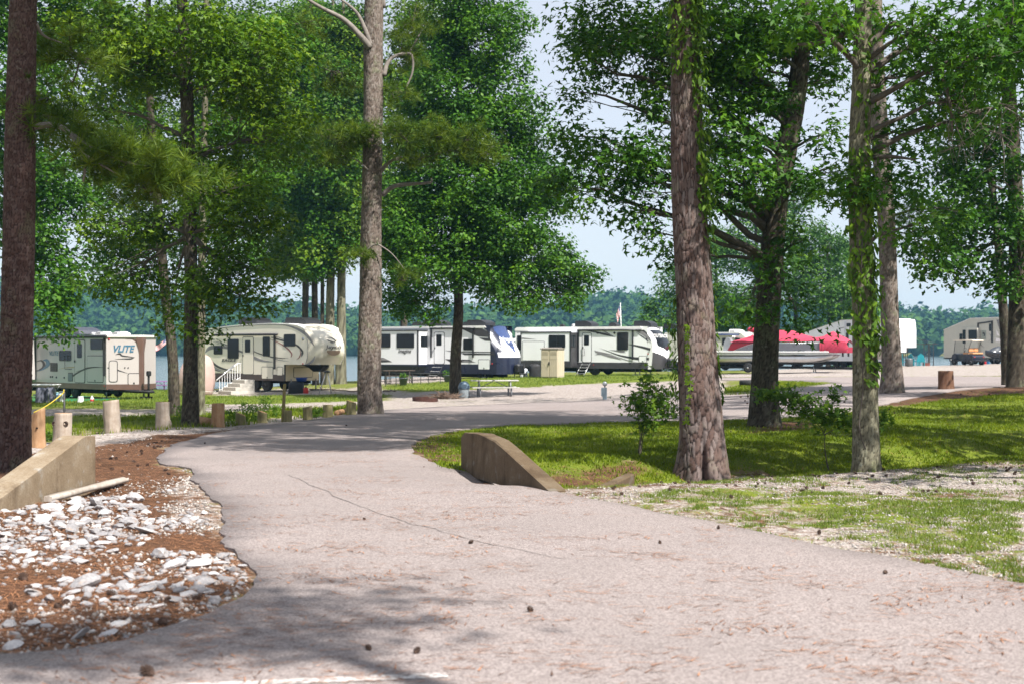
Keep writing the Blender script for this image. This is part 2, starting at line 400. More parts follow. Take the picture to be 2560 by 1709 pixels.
# ------------------------------------------------------------------ materials of the ground
def mat_ground():
    t = NT('ground_cover'); v = t.coord()
    g, gv, st = t.attr('grass'), t.attr('gravel'), t.attr('straw')
    n1 = t.noise(1.1, 6, .62, v); n2 = t.noise(7, 5, .65, v); n3 = t.noise(45, 3, .6, v)
    soil = t.ramp(n2, [(.3, (.13,.08,.05)), (.7, (.27,.19,.13))])
    stones = t.voro(34, v, 'F1', 'Color'); sd = t.voro(34, v); big = t.voro(13, v, 'F1', 'Color')
    hs = t.n('SeparateColor'); t.t.links.new(stones, hs.inputs[0])
    hb = t.n('SeparateColor'); t.t.links.new(big, hb.inputs[0])
    grav = t.ramp(t.math('ADD', t.math('MULTIPLY', hs.outputs[0], .65), t.math('MULTIPLY', hb.outputs[1], .35)), [(.1, (.17,.14,.122)), (.45, (.31,.265,.24)), (.9, (.48,.43,.40))])
    straw = t.ramp(t.math('ADD', t.math('MULTIPLY', t.noise(26, 5, .75, t.coord((1, .35, 1)), 1.5), .6), t.math('MULTIPLY', n2, .4)), [(.3, (.032,.017,.011)), (.5, (.098,.050,.028)), (.72, (.20,.115,.07))])
    grass = t.ramp(t.math('ADD', t.math('MULTIPLY', n3, .5), t.math('MULTIPLY', n1, .5)), [(.32, (.050,.075,.006)), (.5, (.11,.15,.012)), (.7, (.22,.24,.035))])
    def blend(w, seedn): return t.maprange(t.math('ADD', w, t.math('SUBTRACT', t.maprange(seedn, .3, .7, 0, 1, False), .5)), .42, .60)
    c = t.mix(blend(gv, t.math('ADD', t.math('MULTIPLY', n2, .6), t.math('MULTIPLY', n3, .4))), soil, grav)
    c = t.mix(blend(st, t.math('ADD', t.math('MULTIPLY', n1, .4), t.math('MULTIPLY', t.noise(5, 6, .7, t.coord((1, .5, 1)), .8), .6))), c, straw)
    c = t.mix(blend(g, t.math('ADD', t.math('MULTIPLY', t.noise(2.3, 6, .7, v), .6), t.math('MULTIPLY', n3, .4))), c, grass)
    t.bs(Base_Color=c, Roughness=.95); t.b.inputs['Specular IOR Level'].default_value = .15
    t.bump(t.math('ADD', t.math('MULTIPLY', sd, 1.0), n3), .7, .03)
    return t.m
def mat_road():
    t = NT('old_asphalt'); v = t.coord()
    sp = t.voro(95, v, 'F1', 'Color'); h = t.n('SeparateColor'); t.t.links.new(sp, h.inputs[0])
    big = t.noise(.35, 5, .6, v); med = t.noise(2.2, 6, .65, v); fine = t.noise(160, 2, .7, v)
    k = t.math('ADD', t.math('MULTIPLY', h.outputs[0], .45), t.math('MULTIPLY', fine, .55))
    c = t.ramp(k, [(.22, (.115,.094,.088)), (.5, (.25,.21,.20)), (.8, (.41,.36,.34))])
    c = t.mix(t.maprange(big, .35, .7, 0, .35), c, (.17,.148,.142))
    c = t.mix(t.maprange(med, .55, .75, 0, .25), c, (.30,.24,.215))
    # rusty dust of old needles settled in patches
    pn = t.noise(3.1, 5, .7, t.coord((1, .45, 1)), .6)
    c = t.mix(t.math('MULTIPLY', t.maprange(pn, .62, .76, 0, .55), t.maprange(t.noise(60, 3, .7, v), .4, .6)), c, (.40,.17,.08))
    t.bs(Base_Color=c, Roughness=.9); t.b.inputs['Specular IOR Level'].default_value = .25
    t.bump(t.math('ADD', h.outputs[1], fine), .35, .008)
    return t.m
def mat_water():
    t = NT('lake_water'); v = t.coord((1, .25, 1))
    t.bs(Base_Color=(.10,.14,.16), Roughness=.12); t.b.inputs['IOR'].default_value = 1.33
    t.bump(t.noise(.9, 5, .65, v), .7, .25)
    return t.m
M_GROUND, M_ROAD, M_WATER = mat_ground(), mat_road(), mat_water()

# ------------------------------------------------------------------ the sheet of ground
def axis(fine0, fine1, step, lo, hi, grow):
    a = list(np.arange(fine0, fine1, step)); d = step; x = a[0]; left = []
    while x > lo: d *= grow; x -= d; left.append(x)
    d = step; x = a[-1]; right = []
    while x < hi: d *= grow; x += d; right.append(x)
    return np.array(left[::-1]+a+right)
gx = axis(-9, 11, .24, -1400, 1400, 1.07); gy = axis(5, 36, .24, -60, 1500, 1.042)
XX, YY = np.meshgrid(gx, gy); ZZ = H(XX, YY)
g_, v_, s_ = cover(XX, YY)
def blur(a):
    a = a.copy(); a[1:-1, 1:-1] = (a[1:-1, 1:-1]*2+a[:-2, 1:-1]+a[2:, 1:-1]+a[1:-1, :-2]+a[1:-1, 2:])/6; return a
for _ in range(2): g_, v_, s_ = blur(g_), blur(v_), blur(s_)
onroad = inside(XX, YY, ROAD); dr = np.full(XX.shape, 9.0)
near = (YY < 60) & (np.abs(XX) < 40); dr[near] = seg_dist(XX[near], YY[near], ROAD[::3]+[ROAD[0]])
bumpy = np.where(onroad, 0, np.clip(dr-.12, 0, 1))*(YY < 130)
ZZ = ZZ + bumpy*((fbm(XX/.9, YY/.9, 40, 4)-.5)*.13 + (fbm(XX/5, YY/5, 44, 3)-.5)*.14)
ZZ = np.where(onroad & (YY < 60), ZZ-.02, ZZ)
ny, nx = XX.shape; idx = np.arange(nx*ny).reshape(ny, nx)
quads = np.stack([idx[:-1, :-1], idx[:-1, 1:], idx[1:, 1:], idx[1:, :-1]], -1).reshape(-1, 4)
me = np_mesh('ground', np.stack([XX, YY, ZZ], -1).reshape(-1, 3), quads, M_GROUND, dict(grass=g_, gravel=v_, straw=s_), True)
ground = tag(link('ground', me), kind='structure')
def Hg(x, y):
    """height of the built ground sheet (bilinear)"""
    x = np.asarray(x, float); y = np.asarray(y, float)
    i = np.clip(np.searchsorted(gx, x)-1, 0, nx-2); j = np.clip(np.searchsorted(gy, y)-1, 0, ny-2)
    fx = (x-gx[i])/(gx[i+1]-gx[i]); fy = (y-gy[j])/(gy[j+1]-gy[j])
    return (ZZ[j, i]*(1-fx)+ZZ[j, i+1]*fx)*(1-fy)+(ZZ[j+1, i]*(1-fx)+ZZ[j+1, i+1]*fx)*fy
def Hg1(x, y): return float(Hg(np.array([x]), np.array([y]))[0])
road = drape('road', ROAD, M_ROAD, .014, .55, .12)
def GG(px, py):
    p = G(px, py); p[2] = Hg1(p[0], p[1]); return p

lake = MB().grid([[(x, y, WATER_Z) for x in np.linspace(-900, 900, 13)] for y in np.linspace(92, 700, 15)]).build('lake', M_WATER)
tag(lake, kind='structure')
# ------------------------------------------------------------------ the wooded far shore
def mat_forest():
    t = NT('far_forest'); tint = t.attr('tint')
    c = t.ramp(tint, [(0, (.012,.036,.010)), (.5, (.026,.068,.014)), (1, (.055,.11,.02))])
    t.bs(Base_Color=c, Roughness=.8); t.b.inputs['Specular IOR Level'].default_value = .1
    return t.m
def far_forest():
    rng = np.random.default_rng(5); n = 2100
    u = rng.uniform(-.42, .42, n); y = 632 + 270*rng.random(n)**1.15; x = u*y
    z = H(x, y); r = rng.uniform(3.6, 6.6, n)*(.8+.4*fbm(x/60, y/60, 9)); hgt = rng.uniform(1.0, 1.6, n)
    per = 56; ci = np.repeat(np.arange(n), per); d = rng.normal(size=(n*per, 3)); d[:, 2] = np.abs(d[:, 2])*1.1-.3; d[:, 1] -= .3; d /= np.linalg.norm(d, axis=1, keepdims=True)
    lump = 1+.2*np.sin(d[:, 0]*6+ci)*np.cos(d[:, 2]*7+ci*1.7)+.10*rng.normal(size=n*per)
    pos = np.stack([x[ci]+d[:, 0]*r[ci]*lump, y[ci]+d[:, 1]*r[ci]*lump, z[ci]+r[ci]*(1.1+(d[:, 2]*lump)*hgt[ci])], 1)
    tint = np.clip(.55*rng.random(n)[ci]+.45*rng.random(n*per), 0, 1)
    sv, sf = RHOMB; R = orient(d+rng.normal(size=d.shape)*.5, rng.random(n*per)*6.28)
    V = np.einsum('nij,kj->nki', R, sv*np.array([1.5, 1, 1]))*(r[ci]*.46*(.6+.8*rng.random(n*per)))[:, None, None]+pos[:, None, :]
    Fc = (sf[None]+(np.arange(n*per)*4)[:, None, None]).reshape(-1, 3)
    # the body of each crown, behind its leaf masses
    ph = (1+5**.5)/2; iv = np.array([(-1,ph,0),(1,ph,0),(-1,-ph,0),(1,-ph,0),(0,-1,ph),(0,1,ph),(0,-1,-ph),(0,1,-ph),(ph,0,-1),(ph,0,1),(-ph,0,-1),(-ph,0,1)], float); iv /= np.linalg.norm(iv[0])
    jf = np.array([(0,11,5),(0,5,1),(0,1,7),(0,7,10),(0,10,11),(1,5,9),(5,11,4),(11,10,2),(10,7,6),(7,1,8),(3,9,4),(3,4,2),(3,2,6),(3,6,8),(3,8,9),(4,9,5),(2,4,11),(6,2,10),(8,6,7),(9,8,1)])
    B = iv[None]*(r*.86)[:, None, None]; B[:, :, 2] = B[:, :, 2]*hgt[:, None]+r[:, None]*1.05; B = B+np.stack([x, y, z], 1)[:, None, :]
    Fb = (jf[None]+(np.arange(n)*12)[:, None, None]).reshape(-1, 3)+len(V)*4
    me = np_mesh('far_forest', np.concatenate([V.reshape(-1, 3), B.reshape(-1, 3)]), np.concatenate([Fc, Fb]), mat_forest(), dict(tint=np.concatenate([np.repeat(tint, 4), np.full(n*12, .15)])))
    return tag(link('far_forest', me), 'hazy blue-green woods covering the hills across the lake', 'forest', kind='stuff')
# ------------------------------------------------------------------ bark
def mat_bark(name, a, b, c, crackc, lichen=.25, green=(.20,.23,.13)):
    t = NT(name); v = t.coord(); tint = t.attr('tint'); crk = t.attr('crack')
    col = t.ramp(t.math('ADD', t.math('MULTIPLY', tint, .5), t.math('MULTIPLY', t.noise(30, 5, .75, v), .5)), [(.15, a), (.5, b), (.85, c)])
    col = t.mix(t.maprange(t.noise(2.6, 5, .7, v), .52, .68, 0, lichen), col, green)
    col = t.mix(t.maprange(t.noise(9, 4, .7, v), .6, .72, 0, lichen), col, (.32,.33,.28))
    col = t.mix(t.math('MULTIPLY', crk, .8), col, crackc)
    t.bs(Base_Color=col, Roughness=.95); t.b.inputs['Specular IOR Level'].default_value = .15
    t.bump(t.noise(60, 4, .7, v), .5, .012)
    return t.m
M_PINE = mat_bark('pine_bark', (.085,.050,.040), (.135,.096,.085), (.205,.17,.16), (.014,.009,.008), .2)
M_PINE_RED = mat_bark('red_pine_bark', (.058,.033,.027), (.088,.055,.048), (.125,.09,.082), (.018,.011,.009), .25)
M_PINE_GREY = mat_bark('grey_pine_bark', (.105,.076,.063), (.17,.138,.118), (.265,.23,.205), (.034,.025,.02), .45)
M_GUM = mat_bark('gum_bark', (.038,.030,.023), (.068,.057,.043), (.115,.10,.078), (.014,.011,.008), .4)
M_GUM_PALE = mat_bark('pale_gum_bark', (.09,.08,.057), (.155,.145,.10), (.25,.24,.17), (.03,.026,.018), .5, (.27,.29,.15))
M_TWIG = plain('twig_bark', (.085,.07,.056), .9, 0, .35, 8)
M_TWIG_PALE = plain('weathered_limb', (.20,.175,.155), .9, 0, .3, 9)

def trunk_mesh(path, radii, nth, nz, mat, cellw=.04, cellh=.075, plate=.012, flare=0.0, seed=1, groove=None, vis=None):
    """a trunk with its bark plates as relief; path points bottom to top"""
    path = np.asarray(path, float); radii = np.asarray(radii, float)
    if len(path) > 2:
        path = catmull(path, 6); radii = np.interp(np.linspace(0, 1, len(path)), np.linspace(0, 1, len(radii)), radii)
    s = np.concatenate([[0], np.cumsum(np.linalg.norm(np.diff(path, axis=0), axis=1))]); L = s[-1]
    t = np.linspace(0, L, nz) if not vis or vis > L*.8 else np.concatenate([np.linspace(0, vis, int(nz*.9)), np.linspace(vis, L, nz-int(nz*.9)+1)[1:]]); cen = np.stack([np.interp(t, s, path[:, k]) for k in range(3)], 1); rad = np.interp(t, s, radii)
    th = np.arange(nth)*2*np.pi/nth; TH, T = np.meshgrid(th, t); R = np.repeat(rad[:, None], nth, 1)
    if flare: R = R*(1 + flare*np.exp(-T/.28)*(1+.55*np.cos(TH*3+seed)+.35*np.cos(TH*5+seed*2)))
    R = R*(1 + .05*np.sin(TH*2+T*.7+seed) + .035*np.sin(TH*3-T*1.3+seed))
    rm = rad.mean(); nc = max(6, int(round(2*np.pi*rm/cellw)))
    U = TH/(2*np.pi)*nc + (fbm(T*2.2+seed, TH*0+seed, 5, 2)-.5)*2.4; V = T/cellh + (vnoise(U*.5, T/cellh*.4, seed)-.5)*1.2
    ui = np.floor(U).astype(np.int64); vi = np.floor(V).astype(np.int64)
    f1 = np.full(U.shape, 9.0); f2 = np.full(U.shape, 9.0); idh = np.zeros(U.shape)
    for du in (-1, 0, 1):
        for dv in (-1, 0, 1):
            cu = ui+du; cv = vi+dv; cm = np.mod(cu, nc)
            ox = .15+.7*hash2(cm, cv, seed*7+1); oy = .1+.8*hash2(cm, cv, seed*7+2)
            d = np.hypot(cu+ox-U, cv+oy-V); h = hash2(cm, cv, seed*7+3)
            m = d < f1; f2 = np.where(m, f1, np.minimum(f2, d)); idh = np.where(m, h, idh); f1 = np.where(m, d, f1)
    e = f2-f1+.10*(vnoise(U*2.3, V*2.3, seed+9)-.5); crack = 1-sstep(e/.20)
    disp = plate*(-crack*1.0 + (idh-.5)*.45 + .35*(vnoise(U*1.7, V*3.1, seed+5)-.5))
    if groove is not None:
        ga, gw, gh, gd = groove; da = np.abs((TH-ga+np.pi) % (2*np.pi)-np.pi)
        k = np.exp(-(da/gw)**2)*np.exp(-(T/gh)**2); disp = disp - gd*k; crack = np.maximum(crack, k*.6)
    R = R+disp
    tan = np.gradient(cen, axis=0); tan /= np.linalg.norm(tan, axis=1, keepdims=True)
    ux = np.cross(np.array([0, 1.0, 0]), tan); ux /= np.linalg.norm(ux, axis=1, keepdims=True); uy = np.cross(tan, ux)
    X = cen[:, None, :] + R[..., None]*(np.cos(TH)[..., None]*ux[:, None, :]+np.sin(TH)[..., None]*uy[:, None, :])
    idx = np.arange(nth*nz).reshape(nz, nth); a = idx[:-1]; b = np.roll(a, -1, 1); c = np.roll(idx[1:], -1, 1); d = idx[1:]
    quads = np.stack([a, b, c, d], -1).reshape(-1, 4)
    return np_mesh('trunk', X.reshape(-1, 3), quads, mat, dict(tint=idh, crack=crack), True)

# ------------------------------------------------------------------ leaves
def mat_leaf(name, dark, mid, light, trans=.45, rough=.5):
    t = NT(name); tint = t.attr('tint')
    c = t.ramp(tint, [(0, dark), (.55, mid), (1, light)])
    t.bs(Base_Color=c, Roughness=rough); t.b.inputs['Specular IOR Level'].default_value = .22
    tr = t.n('BsdfTranslucent'); t.t.links.new(t.mix(1.0, c, (1.15, 1.2, .55), 'MULTIPLY'), tr.inputs['Color'])
    mx = t.n('MixShader'); mx.inputs[0].default_value = trans
    t.t.links.new(t.b.outputs[0], mx.inputs[1]); t.t.links.new(tr.outputs[0], mx.inputs[2]); t.t.links.new(mx.outputs[0], t.out.inputs[0])
    return t.m
M_LEAF = mat_leaf('sweetgum_leaf', (.014,.052,.005), (.050,.142,.010), (.13,.255,.014), .33)
M_LEAF_B = mat_leaf('yellow_green_leaf', (.024,.066,.004), (.075,.152,.007), (.18,.27,.010), .34)
M_LEAF_FAR = mat_leaf('far_leaf', (.022,.068,.010), (.058,.145,.014), (.12,.23,.018), .36)
M_VINE = mat_leaf('creeper_leaf', (.05,.11,.010), (.10,.20,.015), (.18,.29,.025))
M_NEEDLE = mat_leaf('pine_needle', (.038,.082,.007), (.08,.14,.011), (.145,.205,.016), .3)
M_LAWN = mat_leaf('grass_blade', (.06,.095,.004), (.14,.20,.007), (.30,.33,.018), .38)

STAR_V = [(0, -.16, 0), (.16, .02, .02), (.09, .2, .02), (-.09, .2, .02), (-.16, .02, .02), (0, .58, -.06), (.5, .22, -.05), (.36, -.34, -.05), (-.36, -.34, -.05), (-.5, .22, -.05)]
STAR_F = [(2, 5, 3), (1, 6, 2), (0, 7, 1), (0, 4, 8), (4, 3, 9), (1, 2, 3), (1, 3, 4), (0, 1, 4)]
STAR_V = np.array(STAR_V); STAR_F = np.array(STAR_F)
RHOMB_V = np.array([(0, -.5, -.03), (.3, .05, .0), (0, .5, -.08), (-.3, .05, 0)]); RHOMB_F = np.array([(0, 1, 2), (0, 2, 3)])
OVAL_V = np.array([(0, -.5, 0), (.2, -.15, .03), (.17, .2, .02), (0, .55, -.06), (-.17, .2, .02), (-.2, -.15, .03)])
OVAL_F = np.array([(0, 1, 5), (1, 2, 5), (2, 4, 5), (2, 3, 4)])
def orient(normals, spin):
    """rotation matrices whose z is the normal, spun about it"""
    n = normals/np.linalg.norm(normals, axis=1, keepdims=True)
    ref = np.where(np.abs(n[:, 2:3]) < .9, np.array([[0, 0, 1.0]]), np.array([[1.0, 0, 0]]))
    u = np.cross(ref, n); u /= np.linalg.norm(u, axis=1, keepdims=True); w = np.cross(n, u)
    c, s = np.cos(spin)[:, None], np.sin(spin)[:, None]
    return np.stack([u*c+w*s, -u*s+w*c, n], 2)
def scatter(name, pos, nrm, size, spin, tint, shape, mat):
    """one mesh made of many small leaves"""
    sv, sf = shape; R = orient(nrm, spin)
    V = np.einsum('nij,kj->nki', R, sv)*size[:, None, None] + pos[:, None, :]
    n, k = len(pos), len(sv)
    Fc = (sf[None]+(np.arange(n)*k)[:, None, None]).reshape(-1, sf.shape[1])
    return np_mesh(name, V.reshape(-1, 3), Fc, mat, dict(tint=np.repeat(tint, k)))

def ellipsoid_pts(n, rng, hollow=.45):
    d = rng.normal(size=(n, 3)); d /= np.linalg.norm(d, axis=1, keepdims=True)
    return d*(hollow+(1-hollow)*rng.random(n)[:, None])**.6
def ball(n, rng):
    d = rng.normal(size=(n, 3)); d /= np.linalg.norm(d, axis=1, keepdims=True); return d*(rng.random(n)[:, None]**.42)
def bez(a, b, sag, n=6):
    a = np.asarray(a, float); b = np.asarray(b, float); t = np.linspace(0, 1, n)[:, None]
    c = (a+b)/2 + np.asarray(sag, float); return (1-t)**2*a + 2*t*(1-t)*c + t*t*b

LEAFK = 4.5; UP = .55
def wm(D, x, y, z, r, den): return (CX+x/y*F, HY-(z-CAMH)/y*F, r/y*F, r*.75/y*F, y-D, r, den)  # out-of-view crown mass in metres, added for the shade it casts on the road
def make_tree(name, label, cat, base, path, radii, masses, leaf, size, mat_l, mat_t, nth=40, nz=160, cover_n=2.0, seed=1, group=None,
              cellw=.045, cellh=.16, plate=.012, flare=.12, limb_mat=None, extra_limbs=(), groove=None, spray=.42, limbs=True):
    """masses: (px, py, rx_px, ry_px, depth offset m, depth radius m, density)"""
    rng = np.random.default_rng(seed); D = base[1]
    t = empty(name, base); off = np.array(base, float)
    tr = trunk_mesh(np.asarray(path)-off, radii, nth, nz, mat_t, cellw, cellh, plate, flare, seed, groove, (CAMH+HY/F*D+.5)-base[2]); link('trunk', tr, t)
    pth = catmull(path, 6) if len(path) > 2 else np.asarray(path, float)
    rr = np.interp(np.linspace(0, 1, len(pth)), np.linspace(0, 1, len(radii)), radii)
    P_, N_, S_, T_ = [], [], [], []; br = MB()
    sides = 5
    for (px, py, rx, ry, dd, rd, den) in masses:
        c = P(px, py, D+dd); rxm, rym = rx*(D+dd)/F, ry*(D+dd)/F
        la = size*size*.27
        N = int(LEAFK*den*cover_n*math.pi*rxm*rym/la*(1 if py > -60 else UP)); per = 70
        ncl = max(3, N//per)
        q = ellipsoid_pts(ncl, rng, .25)*np.array([rxm, rd, rym]) + c
        # limb from trunk to the mass
        drop = .35*np.hypot(c[0]-np.interp(c[2], pth[:, 2], pth[:, 0]), c[1]-D)
        za = np.clip(c[2]-drop, pth[0, 2]+.25*(pth[-1, 2]-pth[0, 2]), pth[-1, 2])
        a = np.array([np.interp(za, pth[:, 2], pth[:, k]) for k in range(3)]); ra = np.interp(za, pth[:, 2], rr)
        if limbs:
            L = bez(a, c, (0, 0, .10*np.linalg.norm(c-a)), 8); L[1:-1] += rng.normal(size=(6, 3))*.05*np.linalg.norm(c-a)*.3
            br.tube(L-off, np.linspace(min(ra*.5, .02+.018*np.linalg.norm(c-a)), .012, 8), 6)
            for k in range(min(ncl, 26)):
                p0 = L[rng.integers(3, 8)]; br.tube(bez(p0, q[k], rng.normal(size=3)*.12, 4)-off, np.linspace(.014, .004, 4), 4, cap=False)
        reps = rng.poisson(per, ncl); ci = np.repeat(np.arange(ncl), reps)
        cs = spray*(.7+.6*rng.random(ncl))
        o = ball(len(ci), rng)*np.array([1, 1, .68])*(cs[ci]*1.45)[:, None]
        out = q-c; out /= (np.linalg.norm(out/np.array([rxm, rd, rym]), axis=1, keepdims=True)+.3)
        p = q[ci]+o; p[:, 2] -= .22*np.hypot(o[:, 0], o[:, 1])
        nn = np.array([0, 0, .75]) + rng.normal(size=(len(ci), 3))*.42 + o/(cs[ci]*1.45)[:, None]*.9
        clt = rng.random(ncl)
        P_.append(p-off); N_.append(nn); S_.append(size*(.65+.6*rng.random(len(ci)))); T_.append(np.clip(.55*clt[ci]+.45*rng.random(len(ci)), 0, 1))
    for lp, lr in extra_limbs:
        lp = catmull(lp, 5); MB().tube(lp-off, np.linspace(lr, lr*.35, len(lp)), 8).build('limb', limb_mat or M_TWIG, t, fix=False)
    if br.n: tag(br.build('branches', M_TWIG, t, fix=False), kind='stuff')
    if P_:
        pos = np.concatenate(P_); n = len(pos)
        me = scatter('crown', pos, np.concatenate(N_), np.concatenate(S_), rng.random(n)*6.28, np.concatenate(T_), leaf, mat_l)
        link('crown', me, t)
    tag(t, label, cat, group)
    return t
STAR3 = (np.array([(0, -.22, 0), (-.5, .06, -.05), (-.13, .12, .02), (0, .58, -.06), (.13, .12, .02), (.5, .06, -.05)]), np.array([(0, 2, 1), (0, 4, 2), (2, 4, 3), (0, 5, 4)])); STAR = (STAR_V, STAR_F); RHOMB = (RHOMB_V, RHOMB_F); OVAL = (OVAL_V, OVAL_F)

def tuft_shape(n=22, seed=3):
    rng = np.random.default_rng(seed); V = []; Fc = []
    for k in range(n):
        d = rng.normal(size=3); d[2] = abs(d[2])*.9+.25; d /= np.linalg.norm(d); w = np.cross(d, rng.normal(size=3)); w /= np.linalg.norm(w)
        b = len(V); L = .7+.4*rng.random(); V += [w*.024-d*.05, -w*.024-d*.05, d*L+np.array([0, 0, -.12*L])]; Fc.append((b, b+1, b+2))
    return np.array(V), np.array(Fc)
TUFT = tuft_shape()
def needles(parent, base, masses, D, dens, size, seed, pine_limbs=()):
    rng = np.random.default_rng(seed); P_, N_ = [], []; off = np.array(base, float); br = MB()
    for (px, py, rx, ry, dd, rd, cnt) in masses:
        c = P(px, py, D+dd); s = (D+dd)/F; n = int(cnt*dens); ncl = max(2, n//9)
        q = ellipsoid_pts(ncl, rng, .1)*np.array([rx*s, rd, ry*s])+c; ci = rng.integers(0, ncl, n)
        p = q[ci]+rng.normal(size=(n, 3))*np.array([.22, .22, .10]); P_.append(p-off); N_.append(p-c+np.array([0, 0, .35])+rng.normal(size=(n, 3))*.3)
        for k in range(min(ncl, 14)): br.tube(bez(c, q[k], rng.normal(size=3)*.1, 4)-off, np.linspace(.016, .006, 4), 4, cap=False)
    p = np.concatenate(P_); n = len(p)
    me = scatter('needles', p, np.concatenate(N_), size*(.75+.5*rng.random(n)), rng.random(n)*6.28, rng.random(n), TUFT, M_NEEDLE)
    for lp, lr in pine_limbs:
        lp = catmull(lp, 5); MB().tube(lp-off, np.linspace(lr, lr*.3, len(lp)), 7).build('limb', M_TWIG_PALE, parent, fix=False)
    tag(br.build('branches', M_TWIG, parent, fix=False), kind='stuff')
    return link('needles', me, parent)

def rise(pxs, D, base):
    """trunk axis from photograph pixels, first point sunk into the ground"""
    pts = [P(x, y, D+o) for x, y, o in pxs]; pts[0] = np.array([base[0], base[1], base[2]-.12]); return pts

# ------------------------------------------------------------------ the trees
b = GG(38, 1180); PX = b[1]
t1 = make_tree('pine_tree', 'thick pine with flaky red-brown bark at the left edge of the picture', 'pine tree', b,
  rise([(38,1180,0),(42,800,0),(50,400,0),(58,0,0),(66,-700,0),(80,-1700,.3),(86,-2300,.5)], PX, b), np.array([.44,.42,.40,.37,.33,.2,.08])*.5,
  [], RHOMB, .1, M_LEAF, M_PINE_RED, 120, 400, seed=11, cellw=.042, cellh=.06, plate=.016, flare=.10)
needles(t1, b, [(150,300,70,40,.4,.5,90),(220,330,50,45,.2,.5,80),(240,400,60,40,0,.5,90),(330,400,70,45,-.2,.5,130),(420,425,55,40,-.3,.4,110),(360,470,60,35,-.3,.4,80),(110,260,40,60,.5,.5,50),
  (200,150,120,60,.8,.8,110),(60,-250,500,200,0,2.5,420),(90,-700,600,250,0,3,520),(90,-1300,600,300,0,3,600),(90,-1900,450,300,0,2.5,520)], PX, 1.0, .26, 12,
  [([P(80,318,PX),P(130,312,PX),P(170,330,PX-.1),P(200,375,PX-.2),P(212,420,PX-.2),P(208,455,PX-.2)],.05),([P(170,330,PX-.1),P(240,375,PX-.2),P(330,410,PX-.3),P(420,425,PX-.3)],.035),
   ([P(205,385,PX-.2),P(240,405,PX-.3),P(300,440,PX-.4)],.028),([P(90,60,PX),P(110,90,PX+.2),P(160,110,PX+.6)],.03)])

b = GG(475, 1066); D2 = b[1]
make_tree('sweetgum_tree', 'leafy tree with mossy brown trunk between the log posts on the left', 'tree', b,
  rise([(475,1066,0),(476,900,0),(478,700,0),(472,450,0),(466,200,0),(455,0,0),(445,-400,0),(440,-900,0)], D2, b), [.20,.165,.155,.15,.14,.12,.09,.03],
  [(470,100,190,120,0,2.0,.9),(620,170,130,110,-.4,1.5,.9),(330,160,110,80,.3,1.3,.8),(690,330,100,90,0,1.5,.8),(560,480,120,70,-.8,1.3,.9),(640,560,90,60,-.6,1.2,.9),(430,560,110,60,.8,1.4,.7),
   (300,560,90,60,.8,1.4,.8),(330,690,120,50,.8,1.2,.9),(560,680,130,60,-.6,1.2,.9),(600,740,120,40,-.3,1.2,.8),(430,760,60,40,.5,1,.6),(500,380,110,70,0,1.5,.7),(510,820,30,50,-.4,.5,.6),(240,270,70,50,.4,1.2,.5),(250,80,90,80,.5,1.5,.7),
   (450,-250,320,160,0,3,.8),(450,-650,260,180,0,3,.8)], STAR3, .16, M_LEAF_B, M_GUM, 56, 240, 1.5, seed=21, cellw=.03, cellh=.10)
b = GG(437, 1042); D3 = b[1]
make_tree('leaning_tree', 'slim grey tree leaning left beside the mossy trunk and the middle log post', 'tree', b,
  rise([(437,1042,0),(430,880,0),(414,740,0),(398,560,0),(380,350,0),(372,150,0),(370,-100,0),(372,-500,0)], D3, b), [.16,.145,.135,.125,.11,.09,.07,.02],
  [(330,330,90,70,.5,1.4,.8),(300,430,70,50,.5,1,.7),(380,120,120,80,.5,1.4,.8),(350,610,90,40,.6,1,.8),(290,640,80,50,.6,1,.8),(370,-200,250,150,.5,2.5,.8)], STAR3, .165, M_LEAF, M_GUM, 40, 220, 1.3, seed=22, cellw=.03, cellh=.1)
b = GG(503, 1040)
make_tree('slim_tree', 'slim grey trunk just right of and behind the mossy trunk', 'tree', b,
  rise([(503,1040,0),(503,850,0),(506,600,0),(512,300,0),(516,0,0),(520,-400,0)], b[1], b), [.12,.105,.10,.085,.07,.02],
  [(590,300,100,80,.8,1.3,.8),(600,80,120,80,.8,1.3,.8),(720,120,100,80,1,1.5,.8),(560,620,90,50,.8,1.2,.8),(640,430,80,60,.8,1.2,.7),(560,-200,250,150,.8,2,.8)], STAR3, .17, M_LEAF, M_GUM_PALE, 32, 160, 1.3, seed=23, cellw=.03, cellh=.1)
b = P(120, 968, 58); b[2] = Hg1(b[0], b[1])
make_tree('shade_tree', 'broad leafy tree half hidden behind the red-barked pine', 'tree', b,
  rise([(20,1000,0),(30,800,0),(50,500,0),(60,200,0),(60,-200,0),(60,-600,0)], 58, P(20,1000,58)), [.26,.23,.2,.17,.1,.03],
  [(130,440,70,90,-4,1.5,.7),(110,600,70,90,-4,1.5,.8),(150,700,60,60,-5,1.2,.7),(120,750,60,60,-6,1,.8),(140,820,35,35,-6,.8,.6),(40,400,120,250,0,2,.8),(190,500,60,60,-3,1.2,.5),(220,650,40,60,-3,1,.4),(100,200,110,110,-3,2,.6),(60,0,200,140,-2,2,.7),(210,40,120,80,-2,2,.5)],
  RHOMB, .2, M_LEAF, M_GUM, 30, 80, 1.5, seed=24, spray=.55)

